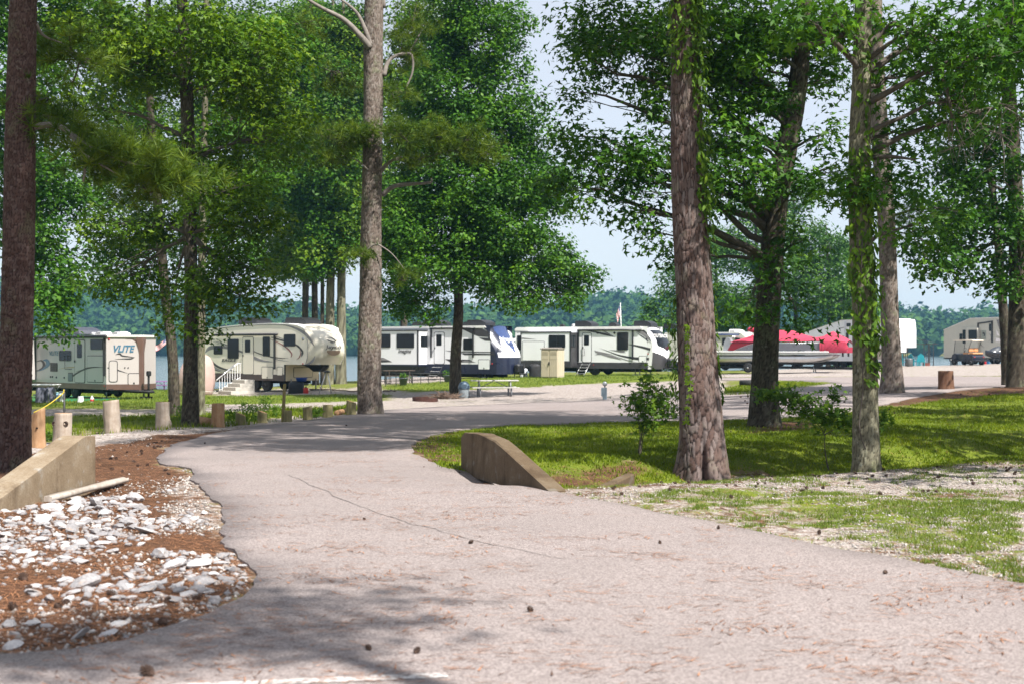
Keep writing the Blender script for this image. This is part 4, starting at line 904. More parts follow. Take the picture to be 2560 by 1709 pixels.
# ------------------------------------------------------------------ 1: the champagne trailer with the V nose
def champagne_trailer():
    body = plain('champagne_skin', (.50,.45,.44), .35, 0, .05, 1.0, coat=.2); brown = plain('brown_cap', (.13,.075,.06), .35, 0, .12, coat=.3)
    bluedec = plain('blue_vinyl', (.05,.16,.26), .35, 0, .2)
    R = Rig('travel_trailer', 265.6, 62, 45, 'champagne travel trailer with brown pointed nose parked on the left', 'trailer', 'trailers parked in a row')
    S = R.face(); zb = S.m(*Z1(700, 796))[1]; zt = S.m(*Z1(960, 376))[1]; zs = zb-.24; L = 8.2; w = 2.44
    an = 52; Ln = w/2/math.sin(math.radians(an)); nx = Ln*math.cos(math.radians(an))
    plan = [(-L, 0), (0, 0), (nx-.1, w/2-.13), (nx, w/2), (nx-.1, w/2+.13), (0, w), (-L, w)]
    MB().prism(plan, zb, zt, 'z').build('body', body, R.root)
    grow = [(-L, -.012), (.01, -.012), (nx-.09, w/2-.14), (nx+.012, w/2), (nx-.09, w/2+.14), (.01, w+.012), (-L, w+.012)]
    MB().prism(grow, zs, zb-.004, 'z').build('skirt', brown, R.root)
    top = [(-L-.05, -.03), (.05, -.03), (nx-.05, w/2-.17), (nx+.05, w/2), (nx-.05, w/2+.17), (.05, w+.03), (-L-.05, w+.03)]
    MB().prism(top, zt+.002, zt+.09, 'z').build('roof', plain('white_roof', (.78,.77,.75), .5), R.root)
    V = R.face((0, 0, 0), an)
    # brown nose column, widening to the roof
    m = MB(); rows = []
    for k in range(15):
        z = zs-.03+(zt-zs+.02)*k/14; wd = .11+.12*sstep((z-zt+.75)/.75); rows.append([(nx-.75*wd*math.cos(math.radians(an))*1.0-.02, w/2-wd-.02, z), (nx-.03, w/2-wd*.5, z), (nx+.035, w/2-.02, z), (nx+.035, w/2+.02, z), (nx-.03, w/2+wd*.5, z), (nx-.75*wd*math.cos(math.radians(an))-.02, w/2+wd+.02, z)])
    m.grid(rows).build('nose_cap', brown, R.root)
    # near side
    S.window(Z1, 835, 400, 940, 487, .03); S.window(Z1, 548, 502, 652, 588, .06)
    S.door(Z1, 685, 398, 782, 792, 710, 437, 755, 565, body)
    S.hatch(Z1, 800, 543, 950, 787, body, .04); 
    a0, z0 = S.m(*Z1(640, 372)); a1, _ = S.m(*Z1(985, 372))
    MB().tube([(a0-3.2, -.07, z0-.01), (a1, -.07, z0-.01)], .062, 10).build('awning_roll', M_DARKTRIM, R.root)
    x = S.m(*Z1(965, 700))[0]; MB().box((x-.035, -.10, zb+.35), (x+.035, -.015, zt-.04)).build('awning_arm', M_BLACK, R.root)
    a, b, c, d = S.rect(Z1, 463, 610, 528, 688); v = S.panel('vent', [(a, b), (c, b), (c, d), (a, d)], M_BLACK, .012)
    for k in range(4): MB().box((a+.02, -.022, b+.03+k*(d-b)/4.3), (c-.02, -.01, b+.075+k*(d-b)/4.3)).build('louvre', M_DARKTRIM, v)
    S.hatch(Z1, 625, 700, 668, 778, plain('grey_hookup', (.16,.18,.2), .4), .02, False)
    S.text(Z1, 455, 503, 540, 543, 'VLITE', bluedec, .2, bold=.01)
    S.band(Z1, [(330,600,3),(380,590,14),(405,625,26),(385,660,16),(330,685,3)], M_DARKTRIM); S.band(Z1, [(395,585,6),(430,590,30),(440,625,34),(400,665,14),(340,690,2)], bluedec, .008)
    S.band(Z1, [(535,670,2),(600,655,5),(690,650,8),(705,648,1)], plain('gold_vinyl', (.4,.28,.1), .4)); S.band(Z1, [(670,730,16),(720,698,14),(800,660,14),(880,650,10),(960,652,2)], M_CHAR, .02); S.band(Z1, [(700,690,2),(780,668,5),(860,655,2)], M_CHAR, .021)
    x, z = S.m(*Z1(612, 545)); x2, z2 = S.m(*Z1(655, 668)); MB().tube([(x2, -.02, z), (x+.02, -.09, z), (x, -.09, z-.03), (x, -.09, z2+.03), (x+.02, -.09, z2), (x2+.05, -.02, z2)], .014, 6).build('grab_rail', M_BLACK, R.root)
    for px, py in ((465, 737), (482, 737), (518, 742), (590, 745)):
        a, z = S.m(*Z1(px, py)); S.put(MB().lathe([(.045, 0), (.045, -.02), (.02, -.025)], (a, 0, z), 10, 'y').build('hookup_cap', M_BLACK, R.root))
    # nose, near face
    V.text(Z1, 1043, 450, 1240, 515, 'VLITE', bluedec, .3, bold=.03)
    V.band(Z1, [(1060,535,3),(1100,528,16),(1120,545,14),(1180,553,10),(1235,560,3)], M_CHAR); V.band(Z1, [(1055,576,2),(1130,574,8),(1200,572,14),(1235,558,3)], M_CHAR, .007)
    V.band(Z1, [(985,655,8),(1030,662,15),(1090,680,11),(1170,705,2)], M_CHAR)
    V.hatch(Z1, 998, 588, 1080, 787, body, .08, False); V.hatch(Z1, 1172, 703, 1287, 813, body, .06); tail_lamp(V, Z1, 1000, 395, .05)
    V.band(Z1, [(1150,395,3),(1215,395,10),(1255,420,20),(1275,450,6)], brown)
    V.dec(Z1, [(1140,650),(1153,648),(1148,664),(1137,662)], M_CHAR); V.dec(Z1, [(1172,650),(1185,648),(1178,664),(1168,662)], M_CHAR)
    V2 = R.face((nx, w/2, 0), 180-an)
    tail_lamp(R.face((0, 0, 0), 0), Z1, 960, 822, .03)
    # hitch, jack, bottles
    m = MB().tube([(0, .5, zs-.05), (nx+.9, w/2, zs-.08)], .06, 6).tube([(0, w-.5, zs-.05), (nx+.9, w/2, zs-.08)], .06, 6); m.tube([(nx+.5, w/2, .12), (nx+.5, w/2, zs+.75)], .05, 8); m.box((nx+.42, w/2-.09, zs+.6), (nx+.6, w/2+.09, zs+.82), bev=.03); m.box((nx+.38, w/2-.12, 0), (nx+.62, w/2+.12, .14))
    m.build('hitch', M_UNDER, R.root); under(R, -L+.3, .2, zs, w)
    for x in (-3.9, -3.0): wheel(R.root, x, .18, .35, .22, False); wheel(R.root, x, w-.18, .35, .22, False)
    jack(R, -.5, .3, zs); jack(R, -.5, w-.3, zs); jack(R, -7, .3, zs)
    A = R.face((0, w/2, 0), 0); ac_unit(A, Z1, 640, 285, 830, 352, plain('grey_shroud', (.05,.055,.075), .5))
    for x0, x1 in ((775, 890), (900, 1010), (1055, 1165)): ac_unit(R.face((0, w*.6, 0)), Z1, x0, 326, x1, 356, plain('white_vent', (.7,.7,.7), .5), .18, True)
    # slide-out room near the back
    xs = S.m(*Z1(330, 600))[0]; E = R.face((xs, 0, 0), 90)
    zl = S.m(*Z1(330, 765))[1]
    MB().box((xs-3.2, -.9, zl), (xs, .0, zt-.1), bev=.02).build('slide_out', body, R.root)
    MB().box((xs-3.22, -.93, zt-.1), (xs+.03, .02, zt-.05)).build('slide_trim', M_DARKTRIM, R.root)
    MB().box((xs-.012, -.05, zl), (xs+.03, -.012, zt-.1)).build('slide_seal', M_DARKTRIM, R.root)
    MB().prism(rrect(-.62, zl+.95, -.22, zt-.45, .05), xs, xs+.015, 'x').build('window', M_GLASS, R.root)
    return R
T1 = champagne_trailer()

# ------------------------------------------------------------------ 2: the cream fifth wheel
def cream_trailer():
    body = plain('cream_skin', (.82,.76,.64), .33, 0, .04, .8, coat=.25); brown = plain('umber_skirt', (.075,.05,.045), .45); tan = plain('tan_front_panel', (.60,.50,.33), .4, 0, .06)
    R = Rig('fifth_wheel_trailer', 711.6, 75, 40, 'cream fifth-wheel trailer with rounded front cap and dark awning arm', 'trailer', 'trailers parked in a row')
    S = R.face(); w = 2.44
    out = S.pts(Z2, [(60,700),(60,330),(160,305),(300,285),(480,268),(720,256),(880,261),(965,272),(1025,300),(1052,360),(1062,450),(1060,560),(1040,626),(850,626),(850,716),(555,716),(440,704)])
    MB().prism(out, 0, w, 'y').build('body', body, R.root)
    sk = S.pts(Z2, [(60,702),(440,706),(555,718),(850,718),(850,776),(556,768),(440,752),(60,742)])
    MB().prism(sk, -.012, w+.012, 'y').build('skirt', brown, R.root)
    # roof band
    ro = S.pts(Z2, [(60,330),(160,305),(300,285),(480,268),(720,256),(880,261),(965,272),(1025,300)]); MB().prism([(a, z+.001) for a, z in ro]+[(a+.0, z+.045) for a, z in ro[::-1]], -.03, w+.03, 'y').build('roof', plain('white_roof', (.78,.77,.75), .5), R.root)
    S.band(Z2, [(250,296,5),(480,273,6),(720,262,6),(860,268,9),(960,300,20),(1040,345,28),(1085,400,22),(1130,468,2)], M_GREYDEC, .012)
    # lower front wall under the overhang
    Fw = R.face((0, 0, 0), 90); zl = S.m(*Z2(850, 776))[1]; zu = S.m(*Z2(850, 626))[1]
    MB().prism(rrect(.06, zl, w-.06, zu-.02, .03), 0, .02, 'x').build('front_wall', tan, R.root)
    Fw2 = R.face((.02, 0, 0), 90); Fw2.hatch(Z2, 930, 648, 1106, 747, tan, .05, False)
    MB().box((-.02, -.02, zl), (.03, .05, zu)).build('corner_trim', M_DARKTRIM, R.root)
    # front cap: lofted between the two side edges
    ed = S.pts(Z2, [(1040,626),(1060,560),(1062,450),(1052,360),(1025,300),(965,272)])
    zs_ = np.array([p[1] for p in ed]); xs_ = np.array([p[0] for p in ed]); rows = []; nS = 25
    for k in range(19):
        t = k/18; z = zs_[0]+(zs_[-1]-zs_[0])*t; xe = np.interp(z, zs_, xs_); bul = .86*(1-(max(0, t-.30)/.70)**2.3)*(.72+.28*sstep(t/.30))
        row = []
        for j in range(nS):
            s = -1+2*j/(nS-1); rr = 1-abs(s)**3.2; x = xe+bul*rr*(1+.04*math.cos(6*s)); row.append((x, w/2+s*w/2, z+(0.10*(1-s*s)*t**3)))
        rows.append(row)
    m = MB().grid(rows)
    low = [(p[0]+.0, p[1], p[2]) for p in rows[0]]; m.add(low+[(xs_[0]-.02, p[1], p[2]) for p in low], [(i, i+1, nS+i+1, nS+i) for i in range(nS-1)])
    top = rows[-1]; m.add(list(top)+[(top[0][0]-.5, p[1], p[2]-.02) for p in top], [(i, i+1, nS+i+1, nS+i) for i in range(nS-1)])
    m.build('front_cap', plain('cream_cap', (.78,.72,.59), .22, 0, .05, .7, coat=.5), R.root)
    MB().tube([(r[0][0]+.01, -.006, r[0][2]) for r in rows], .014, 6).build('cap_seam', M_GREYDEC, R.root)
    C = R.face((xs_.max()+.90, 0, 0), 90); z = C.m(*Z2(1300, 470))[1]
    C.text(Z2, 1222, 448, 1368, 494, 'Jayco', M_CHAR, .12, bold=.02)
    C.band(Z2, [(1232,385,2),(1265,380,10),(1300,395,14),(1328,420,3)], M_GREYDEC); C.band(Z2, [(1235,400,2),(1262,412,12),(1300,420,10),(1330,402,3)], M_CHAR, .008); C.band(Z2, [(1255,425,2),(1285,430,6),(1318,424,2)], M_GREYDEC, .009)
    el = [(1300+62*math.cos(a), 500+(44*math.sin(a))) for a in np.linspace(0, math.pi, 14)]; C.dec(Z2, [(1238, 497)]+[(x, y) for x, y in el[::-1]]+[(1362, 497)], plain('umber_emblem', (.20,.13,.08), .3), .004, 'emblem')
    S.band(Z2, [(1045,624,2),(1085,612,22),(1115,580,16),(1132,543,2)], M_GREYDEC, .01); tail_lamp(S, Z2, 1017, 618, .045)
    # side: openings
    for a in ((203,457,278,530), (330,397,427,568), (653,375,713,547), (847,353,947,457)): S.window(Z2, *a, .05)
    S.door(Z2, 465, 370, 567, 716, 488, 403, 537, 516, body)
    S.hatch(Z2, 640, 645, 745, 757, body, .04); S.hatch(Z2, 780, 645, 833, 727, body, .04, False)
    a0, z0 = S.m(*Z2(270, 357)); a1, _ = S.m(*Z2(790, 357)); MB().tube([(a0-.5, -.08, z0), (a1, -.08, z0)], .06, 10).build('awning_roll', M_DARKTRIM, R.root)
    x = S.m(*Z2(765, 500))[0]; zz = S.m(*Z2(765, 668))[1]; MB().box((x-.04, -.11, zz), (x+.04, -.02, z0)).build('awning_arm', M_BLACK, R.root)
    S.text(Z2, 276, 573, 408, 600, 'EAGLE', M_CHAR, .15, bold=.03)
    # side: stripes
    dk, gr, rd = M_CHAR, M_GREYDEC, plain('maroon_vinyl', (.22,.03,.03), .4)
    S.band(Z2, [(120,520,4),(160,478,34),(230,468,30),(310,472,22),(440,505,16),(560,560,26),(640,590,20),(745,604,2)], gr, .006)
    S.band(Z2, [(190,418,2),(250,425,6),(330,455,8),(430,500,5),(460,520,1)], dk, .008); S.band(Z2, [(210,432,2),(270,445,5),(330,465,2)], gr, .009)
    S.band(Z2, [(150,560,3),(185,600,14),(230,640,20),(300,668,16),(420,690,3)], dk, .008); S.band(Z2, [(165,610,3),(205,650,14),(250,675,12),(330,692,3)], gr, .009); S.band(Z2, [(170,640,2),(210,672,8),(260,690,6),(300,698,2)], dk, .010)
    S.band(Z2, [(538,488,5),(600,520,9),(700,550,10),(800,566,9),(885,568,2)], dk, .009); S.band(Z2, [(720,560,2),(800,585,7),(888,596,2)], gr, .009)
    S.band(Z2, [(720,375,5),(790,395,14),(880,420,14),(960,450,16),(1010,500,18),(1012,530,16),(1003,556,2)], dk, .007); S.band(Z2, [(740,372,3),(800,380,8),(850,400,2)], gr, .010)
    S.band(Z2, [(720,395,2),(800,430,8),(870,475,10),(912,520,10),(915,545,8),(905,560,2)], rd, .008); S.band(Z2, [(990,490,2),(998,525,8),(985,560,8),(960,580,2)], rd, .008)
    S.put(MB().lathe([(.085, 0), (.085, -.006)], (S.m(*Z2(1020, 393))[0], 0, S.m(*Z2(1020, 393))[1]), 16, 'y').build('badge', plain('silver_badge', (.35,.37,.42), .3, .4), R.root))
    # roof units
    A = R.face((0, w/2, 0)); ac_unit(A, Z2, 500, 198, 668, 262); ac_unit(A, Z2, 926, 196, 1122, 268); ac_unit(A, Z2, 850, 240, 925, 262, M_BLACK, .2, True)
    # running gear
    under(R, out[0][0]+.2, -.2, zl+.06, w)
    for x in (-2.55, -1.62): wheel(R.root, x, .2, .38, .24, False); wheel(R.root, x, w-.2, .38, .24, False)
    for y in (.35, w-.35): jack(R, .12, y, zl+.1)
    pin = MB().prism([(xs_[0]-1.6, zs_[0]-.02), (xs_[0]+.2, zs_[0]-.02), (xs_[0]+.25, zs_[0]-.12), (xs_[0]-.1, zs_[0]-.38), (xs_[0]-.5, zs_[0]-.38), (xs_[0]-.9, zs_[0]-.15)], w/2-.22, w/2+.22, 'y'); pin.build('pin_box', M_UNDER, R.root)
    # rear slide
    return R
T2 = cream_trailer()

# ------------------------------------------------------------------ 3: the white trailer with navy nose
def cap_loft(R, xf, w, z0, z1, lean, bulge, paint, mats, nS=41, nZ=41, name='front_cap', topr=.35, pw=3.0):
    """rounded front cap; paint(s, t) gives the material slot; lean: how far the foot stands forward of the top"""
    rows = []
    for k in range(nZ):
        t = k/(nZ-1); z = z0+(z1-z0)*t; row = []
        for j in range(nS):
            s = -1+2*j/(nS-1); x = xf+lean(t)+bulge*(1-abs(s)**pw)*(1-.35*t*t); row.append((x, w/2+s*w/2, z))
        rows.append(row)
    m = MB(); v = [p for r in rows for p in r]; fs = []; mi = []
    m.add(v, []); 
    for k in range(nZ-1):
        for j in range(nS-1):
            m.f.append((k*nS+j, k*nS+j+1, (k+1)*nS+j+1, (k+1)*nS+j)); m.mi.append(paint(-1+2*(j+.5)/(nS-1), (k+.5)/(nZ-1))); m.sm.append(True)
    for r, zz in ((rows[0], z0), (rows[-1], z1)):
        m.add(list(r)+[(xf-.05, p[1], p[2]) for p in r], [(i, i+1, nS+i+1, nS+i) for i in range(nS-1)], 2)
    for j in (0, nS-1):
        e = [r[j] for r in rows]; m.add(e+[(xf-.02, p[1], p[2]) for p in e], [(i, i+1, nZ+i+1, nZ+i) for i in range(nZ-1)], 2)
    return m.build(name, mats, R.root), rows
def navy_trailer():
    body = plain('pale_grey_skin', (.78,.79,.81), .33, 0, .05, .9, coat=.2); navy = plain('navy_cap', (.012,.016,.04), .3, 0, .1, coat=.4); blue = plain('blue_windshield', (.03,.055,.16), .12, 0, .15, coat=.6)
    R = Rig('travel_trailer', 1227, 84, 32, 'white travel trailer with navy nose and white bib, behind the dense tree', 'trailer', 'trailers parked in a row')
    S = R.face(); w = 2.44; zb = S.m(*Z3(900, 622))[1]; zt = S.m(*Z3(900, 293))[1]; zs = S.m(*Z3(1150, 712))[1]; xr = S.m(*Z3(120, 500))[0]; zr = S.m(*Z3(900, 274))[1]
    MB().prism([(xr, zb), (0, zb), (-.05, zt-.35), (-.45, zt), (xr, zt)], 0, w, 'y').build('body', body, R.root)
    MB().box((xr, -.012, zs), (0, w+.012, zb-.003)).build('skirt', navy, R.root)
    MB().prism([(xr-.05, zt+.002), (-.3, zt+.002), (-.42, zr), (xr-.05, zr)], -.03, w+.03, 'y').build('roof', plain('white_roof', (.78,.77,.75), .5), R.root)
    def paint(s, t):
        a = abs(s)
        if t < .34: return 0
        if t < .46 and a < .93: return 1
        vee = .42+.66*(a/.62)**1.0 if a < .62 else 1.2
        edge = .80-.50*max(0, (t-.46))/.54
        if t > vee*.72+.12 and a < .6: return 3
        return 1 if a < edge and t < .93 else (0 if a > edge else 3)
    cap, rows = cap_loft(R, -.02, w, zs-.02, zr, lambda t: .42-.88*sstep((t-.35)/.65)*1.0, .62, paint, [navy, plain('white_bib', (.82,.82,.86), .25, coat=.4), navy, blue])
    C = R.face((.55, 0, 0), 90); C.text(Z3, 1262, 372, 1388, 428, 'Imagine', plain('white_vinyl', (.8,.8,.8), .4), .35, .30, bold=.012)
    # slide-out room
    dep = .95; Sl = R.face((0, -dep, 0)); x1 = Sl.m(*Z3(532, 500))[0]; z1 = Sl.m(*Z3(400, 320))[1]; z0 = Sl.m(*Z3(400, 626))[1]
    MB().box((xr+.4, -dep, z0), (x1, 0, z1), bev=.012).build('slide_out', body, R.root)
    MB().box((xr+.35, -dep-.05, z1), (x1+.05, .01, z1+.06)).build('slide_trim', M_DARKTRIM, R.root); MB().box((x1-.05, -dep-.02, z0), (x1+.016, -dep+.06, z1)).build('slide_corner', M_DARKTRIM, R.root)
    MB().box((xr+.35, -dep-.02, z0-.08), (x1+.02, .0, z0)).build('slide_sill', navy, R.root)
    Sl.window(Z3, 165, 350, 278, 468, .05); Sl.window(Z3, 340, 348, 495, 472, .05)
    Sl.text(Z3, 352, 484, 470, 532, 'Imagine', M_DARKTRIM, .35, bold=.012)
    Sl.dec(Z3, [(180,560),(215,562),(292,600),(180,604)], M_GREYDEC, .006); Sl.dec(Z3, [(180,586),(262,588),(292,602),(180,606)], M_CHAR, .008)
    E = R.face((x1, -dep, 0), 90); E.window(Z3, 558, 370, 623, 463, .05)
    # main side
    S.door(Z3, 680, 328, 777, 622, 702, 352, 750, 453, body); S.window(Z3, 952, 397, 1033, 492, .05); S.hatch(Z3, 1085, 578, 1193, 672, body, .04)
    a0, z0_ = S.m(*Z3(645, 298)); a1, _ = S.m(*Z3(1055, 298)); MB().tube([(a0, -.07, z0_), (a1, -.07, z0_)], .05, 8).build('awning_roll', M_DARKTRIM, R.root)
    for xx in (656, 1041):
        x = S.m(*Z3(xx, 400))[0]; z = S.m(*Z3(xx, 562))[1]; MB().box((x-.04, -.10, z), (x+.04, -.02, z0_)).build('awning_arm', M_BLACK, R.root)
    S.dec(Z3, [(925,297),(1120,297),(1175,330),(1195,378),(1090,372),(1010,340)], M_CHAR); S.dec(Z3, [(1090,380),(1195,384),(1205,412),(1150,410)], M_CHAR)
    S.dec(Z3, [(925,505),(1225,510),(1230,518),(925,515)], M_CHAR); S.dec(Z3, [(925,520),(1230,526),(1232,538),(960,538)], M_CHAR); S.dec(Z3, [(780,497),(920,500),(930,532),(830,510)], M_GREYDEC)
    S.dec(Z3, [(780,575),(1000,580),(1060,606),(830,604)], M_CHAR); S.dec(Z3, [(930,590),(1020,590),(1060,604),(960,602)], M_GREYDEC, .009)
    tail_lamp(S, Z3, 1212, 618, .045)
    steps_alu(R, S.m(*Z3(690, 640))[0], S.m(*Z3(765, 640))[0], -.05, zb-.08, 3)
    # hitch with covered bottles
    m = MB().tube([(.3, .6, zs+.05), (1.75, w/2, zs)], .05, 6).tube([(.3, w-.6, zs+.05), (1.75, w/2, zs)], .05, 6); m.tube([(1.55, w/2, .05), (1.55, w/2, zs+.6)], .045, 8); m.build('hitch', M_UNDER, R.root)
    MB().box((1.02, w/2-.36, zs+.04), (1.42, w/2+.36, zs+.58), bev=.09).build('bottle_cover', M_BLACK, R.root)
    under(R, xr+.3, -.1, zs, w)
    for x in (-4.4, -3.5): wheel(R.root, x, .2, .36, .22, False); wheel(R.root, x, w-.2, .36, .22, False)
    jack(R, -.6, .3, zs); jack(R, -.6, w-.3, zs); jack(R, .9, w/2, zs)
    A = R.face((0, w/2, 0)); ac_unit(A, Z3, 625, 220, 795, 272); ac_unit(A, Z3, 1026, 218, 1200, 272); ac_unit(A, Z3, 490, 236, 575, 272, None, .2, True); ac_unit(A, Z3, 950, 236, 1020, 272, None, .2, True)
    return R
T3 = navy_trailer()

# ------------------------------------------------------------------ 4: the white trailer with the front window
def window_nose_trailer():
    body = plain('bright_white_skin', (.84,.845,.86), .33, 0, .04, .9, coat=.2); char = plain('charcoal_cap', (.05,.047,.052), .35, 0, .1, coat=.3)
    R = Rig('travel_trailer', 1260+1762/4.8938, 88, 28, 'white travel trailer with big dark front window and grey swooshes, beside the tan shed', 'trailer', 'trailers parked in a row')
    S = R.face(); w = 2.44; zb = S.m(*Z4(1300, 808))[1]; zt = S.m(*Z4(1300, 418))[1]; zs = S.m(*Z4(1400, 884))[1]; zr = S.m(*Z4(1300, 374))[1]; xr = S.m(*Z4(138, 500))[0]
    MB().prism([(xr, zb), (0, zb), (-.02, zt-.9), (-.25, zt-.25), (-.5, zt), (xr, zt)], 0, w, 'y').build('body', body, R.root)
    MB().box((xr, -.012, zs), (.0, w+.012, zb-.003)).build('skirt', char, R.root)
    MB().prism([(xr-.02, zt+.002), (-.3, zt+.002), (-.5, zr), (xr+.15, zr), (xr-.02, zr-.1)], -.03, w+.03, 'y').build('roof', plain('white_roof', (.78,.77,.75), .5), R.root)
    def paint(s, t):
        a = abs(s); lo = .30+.10*a
        win_lo = .42+.16*a; win_hi = .93
        if t < lo-.05*(1-a): return 0
        if win_lo < t < win_hi and a < .80-.12*max(0, t-.6): return 3
        return 1
    cap, rows = cap_loft(R, -.01, w, zs-.02, zr-.01, lambda t: .22-.75*max(0, (t-.55)/.45)**2.0+.10*math.sin(t*3.1), .50, paint, [char, plain('white_bib', (.82,.82,.86), .25, coat=.4), plain('white_gelcoat', (.8,.8,.8)), M_GLASS])
    C = R.face((.72, 0, 0), 90); C.text(Z4, 1822, 466, 1996, 506, 'OUTBACK', plain('white_vinyl', (.8,.8,.8), .4), 0, .05, bold=.02)
    # slide-out
    dep = 1.0; Sl = R.face((0, -dep, 0)); x0 = Sl.m(*Z4(205, 600))[0]; x1 = Sl.m(*Z4(815, 600))[0]; z1 = Sl.m(*Z4(500, 446))[1]; z0 = Sl.m(*Z4(500, 792))[1]
    MB().box((x0, -dep, z0), (x1, 0, z1), bev=.012).build('slide_out', body, R.root)
    fr = MB(); fr.box((x0-.04, -dep-.03, z1-.02), (x1+.03, -dep+.05, z1+.06)); fr.build('slide_trim', M_DARKTRIM, R.root)
    MB().box((x1-.05, -dep-.025, z0), (x1+.012, -dep+.06, z1-.03)).build('slide_corner', M_DARKTRIM, R.root); MB().box((x0-.012, -dep-.025, z0), (x0+.05, -dep+.06, z1-.03)).build('slide_corner', M_DARKTRIM, R.root)
    MB().box((x0, -dep-.02, z0-.38), (x1, .0, z0-.002)).build('slide_skirt', char, R.root)
    MB().box((x1, -dep+.03, z0-.3), (x1+.02, -.02, z1)).build('slide_end', M_CHAR, R.root)
    E = R.face((x1+.02, -dep, 0), 90); E.window(Z4, 826, 480, 872, 620, .03)
    Sl.window(Z4, 553, 480, 747, 628, .05, .48); Sl.hatch(Z4, 225, 550, 496, 787, body, .03, False)
    Sl.dec(Z4, [(215,508),(250,510),(395,528),(215,524)], M_GREYDEC); Sl.band(Z4, [(405,668,1),(440,685,6),(470,705,4)], M_CHAR); Sl.band(Z4, [(220,735,1),(245,742,4),(270,745,1)], M_CHAR)
    S.window(Z4, 165, 485, 203, 655, .04); S.dec(Z4, [(160,440),(205,443),(160,450)], M_GREYDEC)
    # side
    S.door(Z4, 956, 445, 1073, 808, 980, 480, 1042, 600, body); S.window(Z4, 1388, 447, 1517, 655, .06)
    x, z = S.m(*Z4(990, 640)); _, z2 = S.m(*Z4(990, 722)); x2 = S.m(*Z4(952, 640))[0]; MB().tube([(x2, -.02, z), (x, -.10, z-.02), (x, -.10, z2), (x2, -.02, z2-.02)], .014, 6).build('grab_rail', M_BLACK, R.root)
    S.hatch(Z4, 1648, 727, 1745, 812, body, .03)
    a0, z0_ = S.m(*Z4(905, 418)); a1, _ = S.m(*Z4(1680, 418)); MB().tube([(a0, -.07, z0_), (a1, -.07, z0_)], .05, 8).build('awning_roll', M_DARKTRIM, R.root)
    for xx, yy in ((1578, 775), (914, 800)):
        x = S.m(*Z4(xx, 500))[0]; z = S.m(*Z4(xx, yy))[1]; MB().box((x-.04, -.10, z), (x+.04, -.02, z0_)).build('awning_arm', M_BLACK, R.root)
    S.band(Z4, [(1165,632,1),(1270,670,8),(1390,715,16),(1520,745,24),(1650,762,34),(1775,765,30)], M_CHAR, .007); S.band(Z4, [(1520,590,3),(1600,602,18),(1700,625,26),(1790,650,30)], M_CHAR, .007)
    S.dec(Z4, [(1105,662),(1240,690),(1330,712),(1110,716),(1150,700),(1120,690)], M_GREYDEC); S.dec(Z4, [(1180,712),(1340,720),(1440,778),(1300,750)], M_GREYDEC, .008); S.dec(Z4, [(1285,655),(1480,664),(1470,676),(1490,690),(1430,690)], M_GREYDEC)
    S.band(Z4, [(1330,720,1),(1440,760,9),(1540,790,9),(1640,808,2)], M_GREYDEC, .009)
    S.dec(Z4, [(1010,428),(1100,428),(1240,452),(1360,503),(1220,478),(1140,455)], M_CHAR); S.dec(Z4, [(1200,428),(1240,430),(1345,492),(1280,468)], M_GREYDEC, .008); S.dec(Z4, [(1600,425),(1680,420),(1750,470),(1790,510),(1800,560),(1700,480)], M_GREYDEC); S.dec(Z4, [(1610,440),(1700,490),(1800,575),(1690,500)], M_CHAR, .009)
    for xx in (1145, 1352):
        a, z = S.m(*Z4(xx, 450)); S.put(MB().lathe([(.07, 0), (.07, -.03), (.05, -.035)], (a, 0, z), 14, 'y').build('speaker', M_BLACK, R.root))
    tail_lamp(S, Z4, 1763, 705, .045); tail_lamp(S, Z4, 1096, 838, .035)
    steps_alu(R, S.m(*Z4(965, 820))[0], S.m(*Z4(1055, 820))[0], -.05, zb-.06, 4, .26)
    m = MB().tube([(.2, .6, zs+.05), (1.75, w/2, zs)], .05, 6).tube([(.2, w-.6, zs+.05), (1.75, w/2, zs)], .05, 6); m.tube([(1.5, w/2, .05), (1.5, w/2, zs+.7)], .045, 8); m.box((1.2, w/2-.3, zs), (1.9, w/2+.3, zs+.06)); m.build('hitch', M_UNDER, R.root)
    MB().box((.85, w/2-.32, zs+.05), (1.2, w/2+.32, zs+.62), bev=.09).build('bottle_cover', M_BLACK, R.root)
    MB().box((1.42, w/2-.1, zs+.42), (1.62, w/2+.1, zs+.78), bev=.03).build('jack_head', M_WHITE, R.root)
    under(R, xr+.3, .1, zs, w)
    x1w = S.m(*Z4(835, 930))[0]; x2w = S.m(*Z4(1098, 930))[0]
    for x in (x2w-1.0+.02, x2w): wheel(R.root, x, .2, .38, .22, False); wheel(R.root, x, w-.2, .38, .22, False)
    for x in (-.7, -1.0): jack(R, x, .35, zs); jack(R, x, w-.35, zs)
    A = R.face((0, w/2, 0)); ac_unit(A, Z4, 912, 304, 1118, 374); ac_unit(A, Z4, 1630, 302, 1842, 372); ac_unit(A, Z4, 1300, 325, 1400, 374, None, .3, True); ac_unit(A, Z4, 690, 346, 740, 376, None, .15, True); ac_unit(A, Z4, 840, 342, 880, 376, plain('white_vent', (.7,.7,.7), .5), .2, True)
    return R
T4 = window_nose_trailer()
# ------------------------------------------------------------------ boat, far trailers and the things by the lake on the right
ZB = ZM(1780, 800, 6.525); ZC = ZM(2240, 780, 7.3406); ZL = ZM(60, 920, 5.8725); ZJ = ZM(400, 860, 7.128); ZI = ZM(0, 0, 1)
M_TARP = plain('pink_red_canvas', (.44,.035,.075), .75, 0, .16, 2.0, .2)
M_MAROON = plain('maroon_panel', (.20,.012,.025), .4, 0, .1)

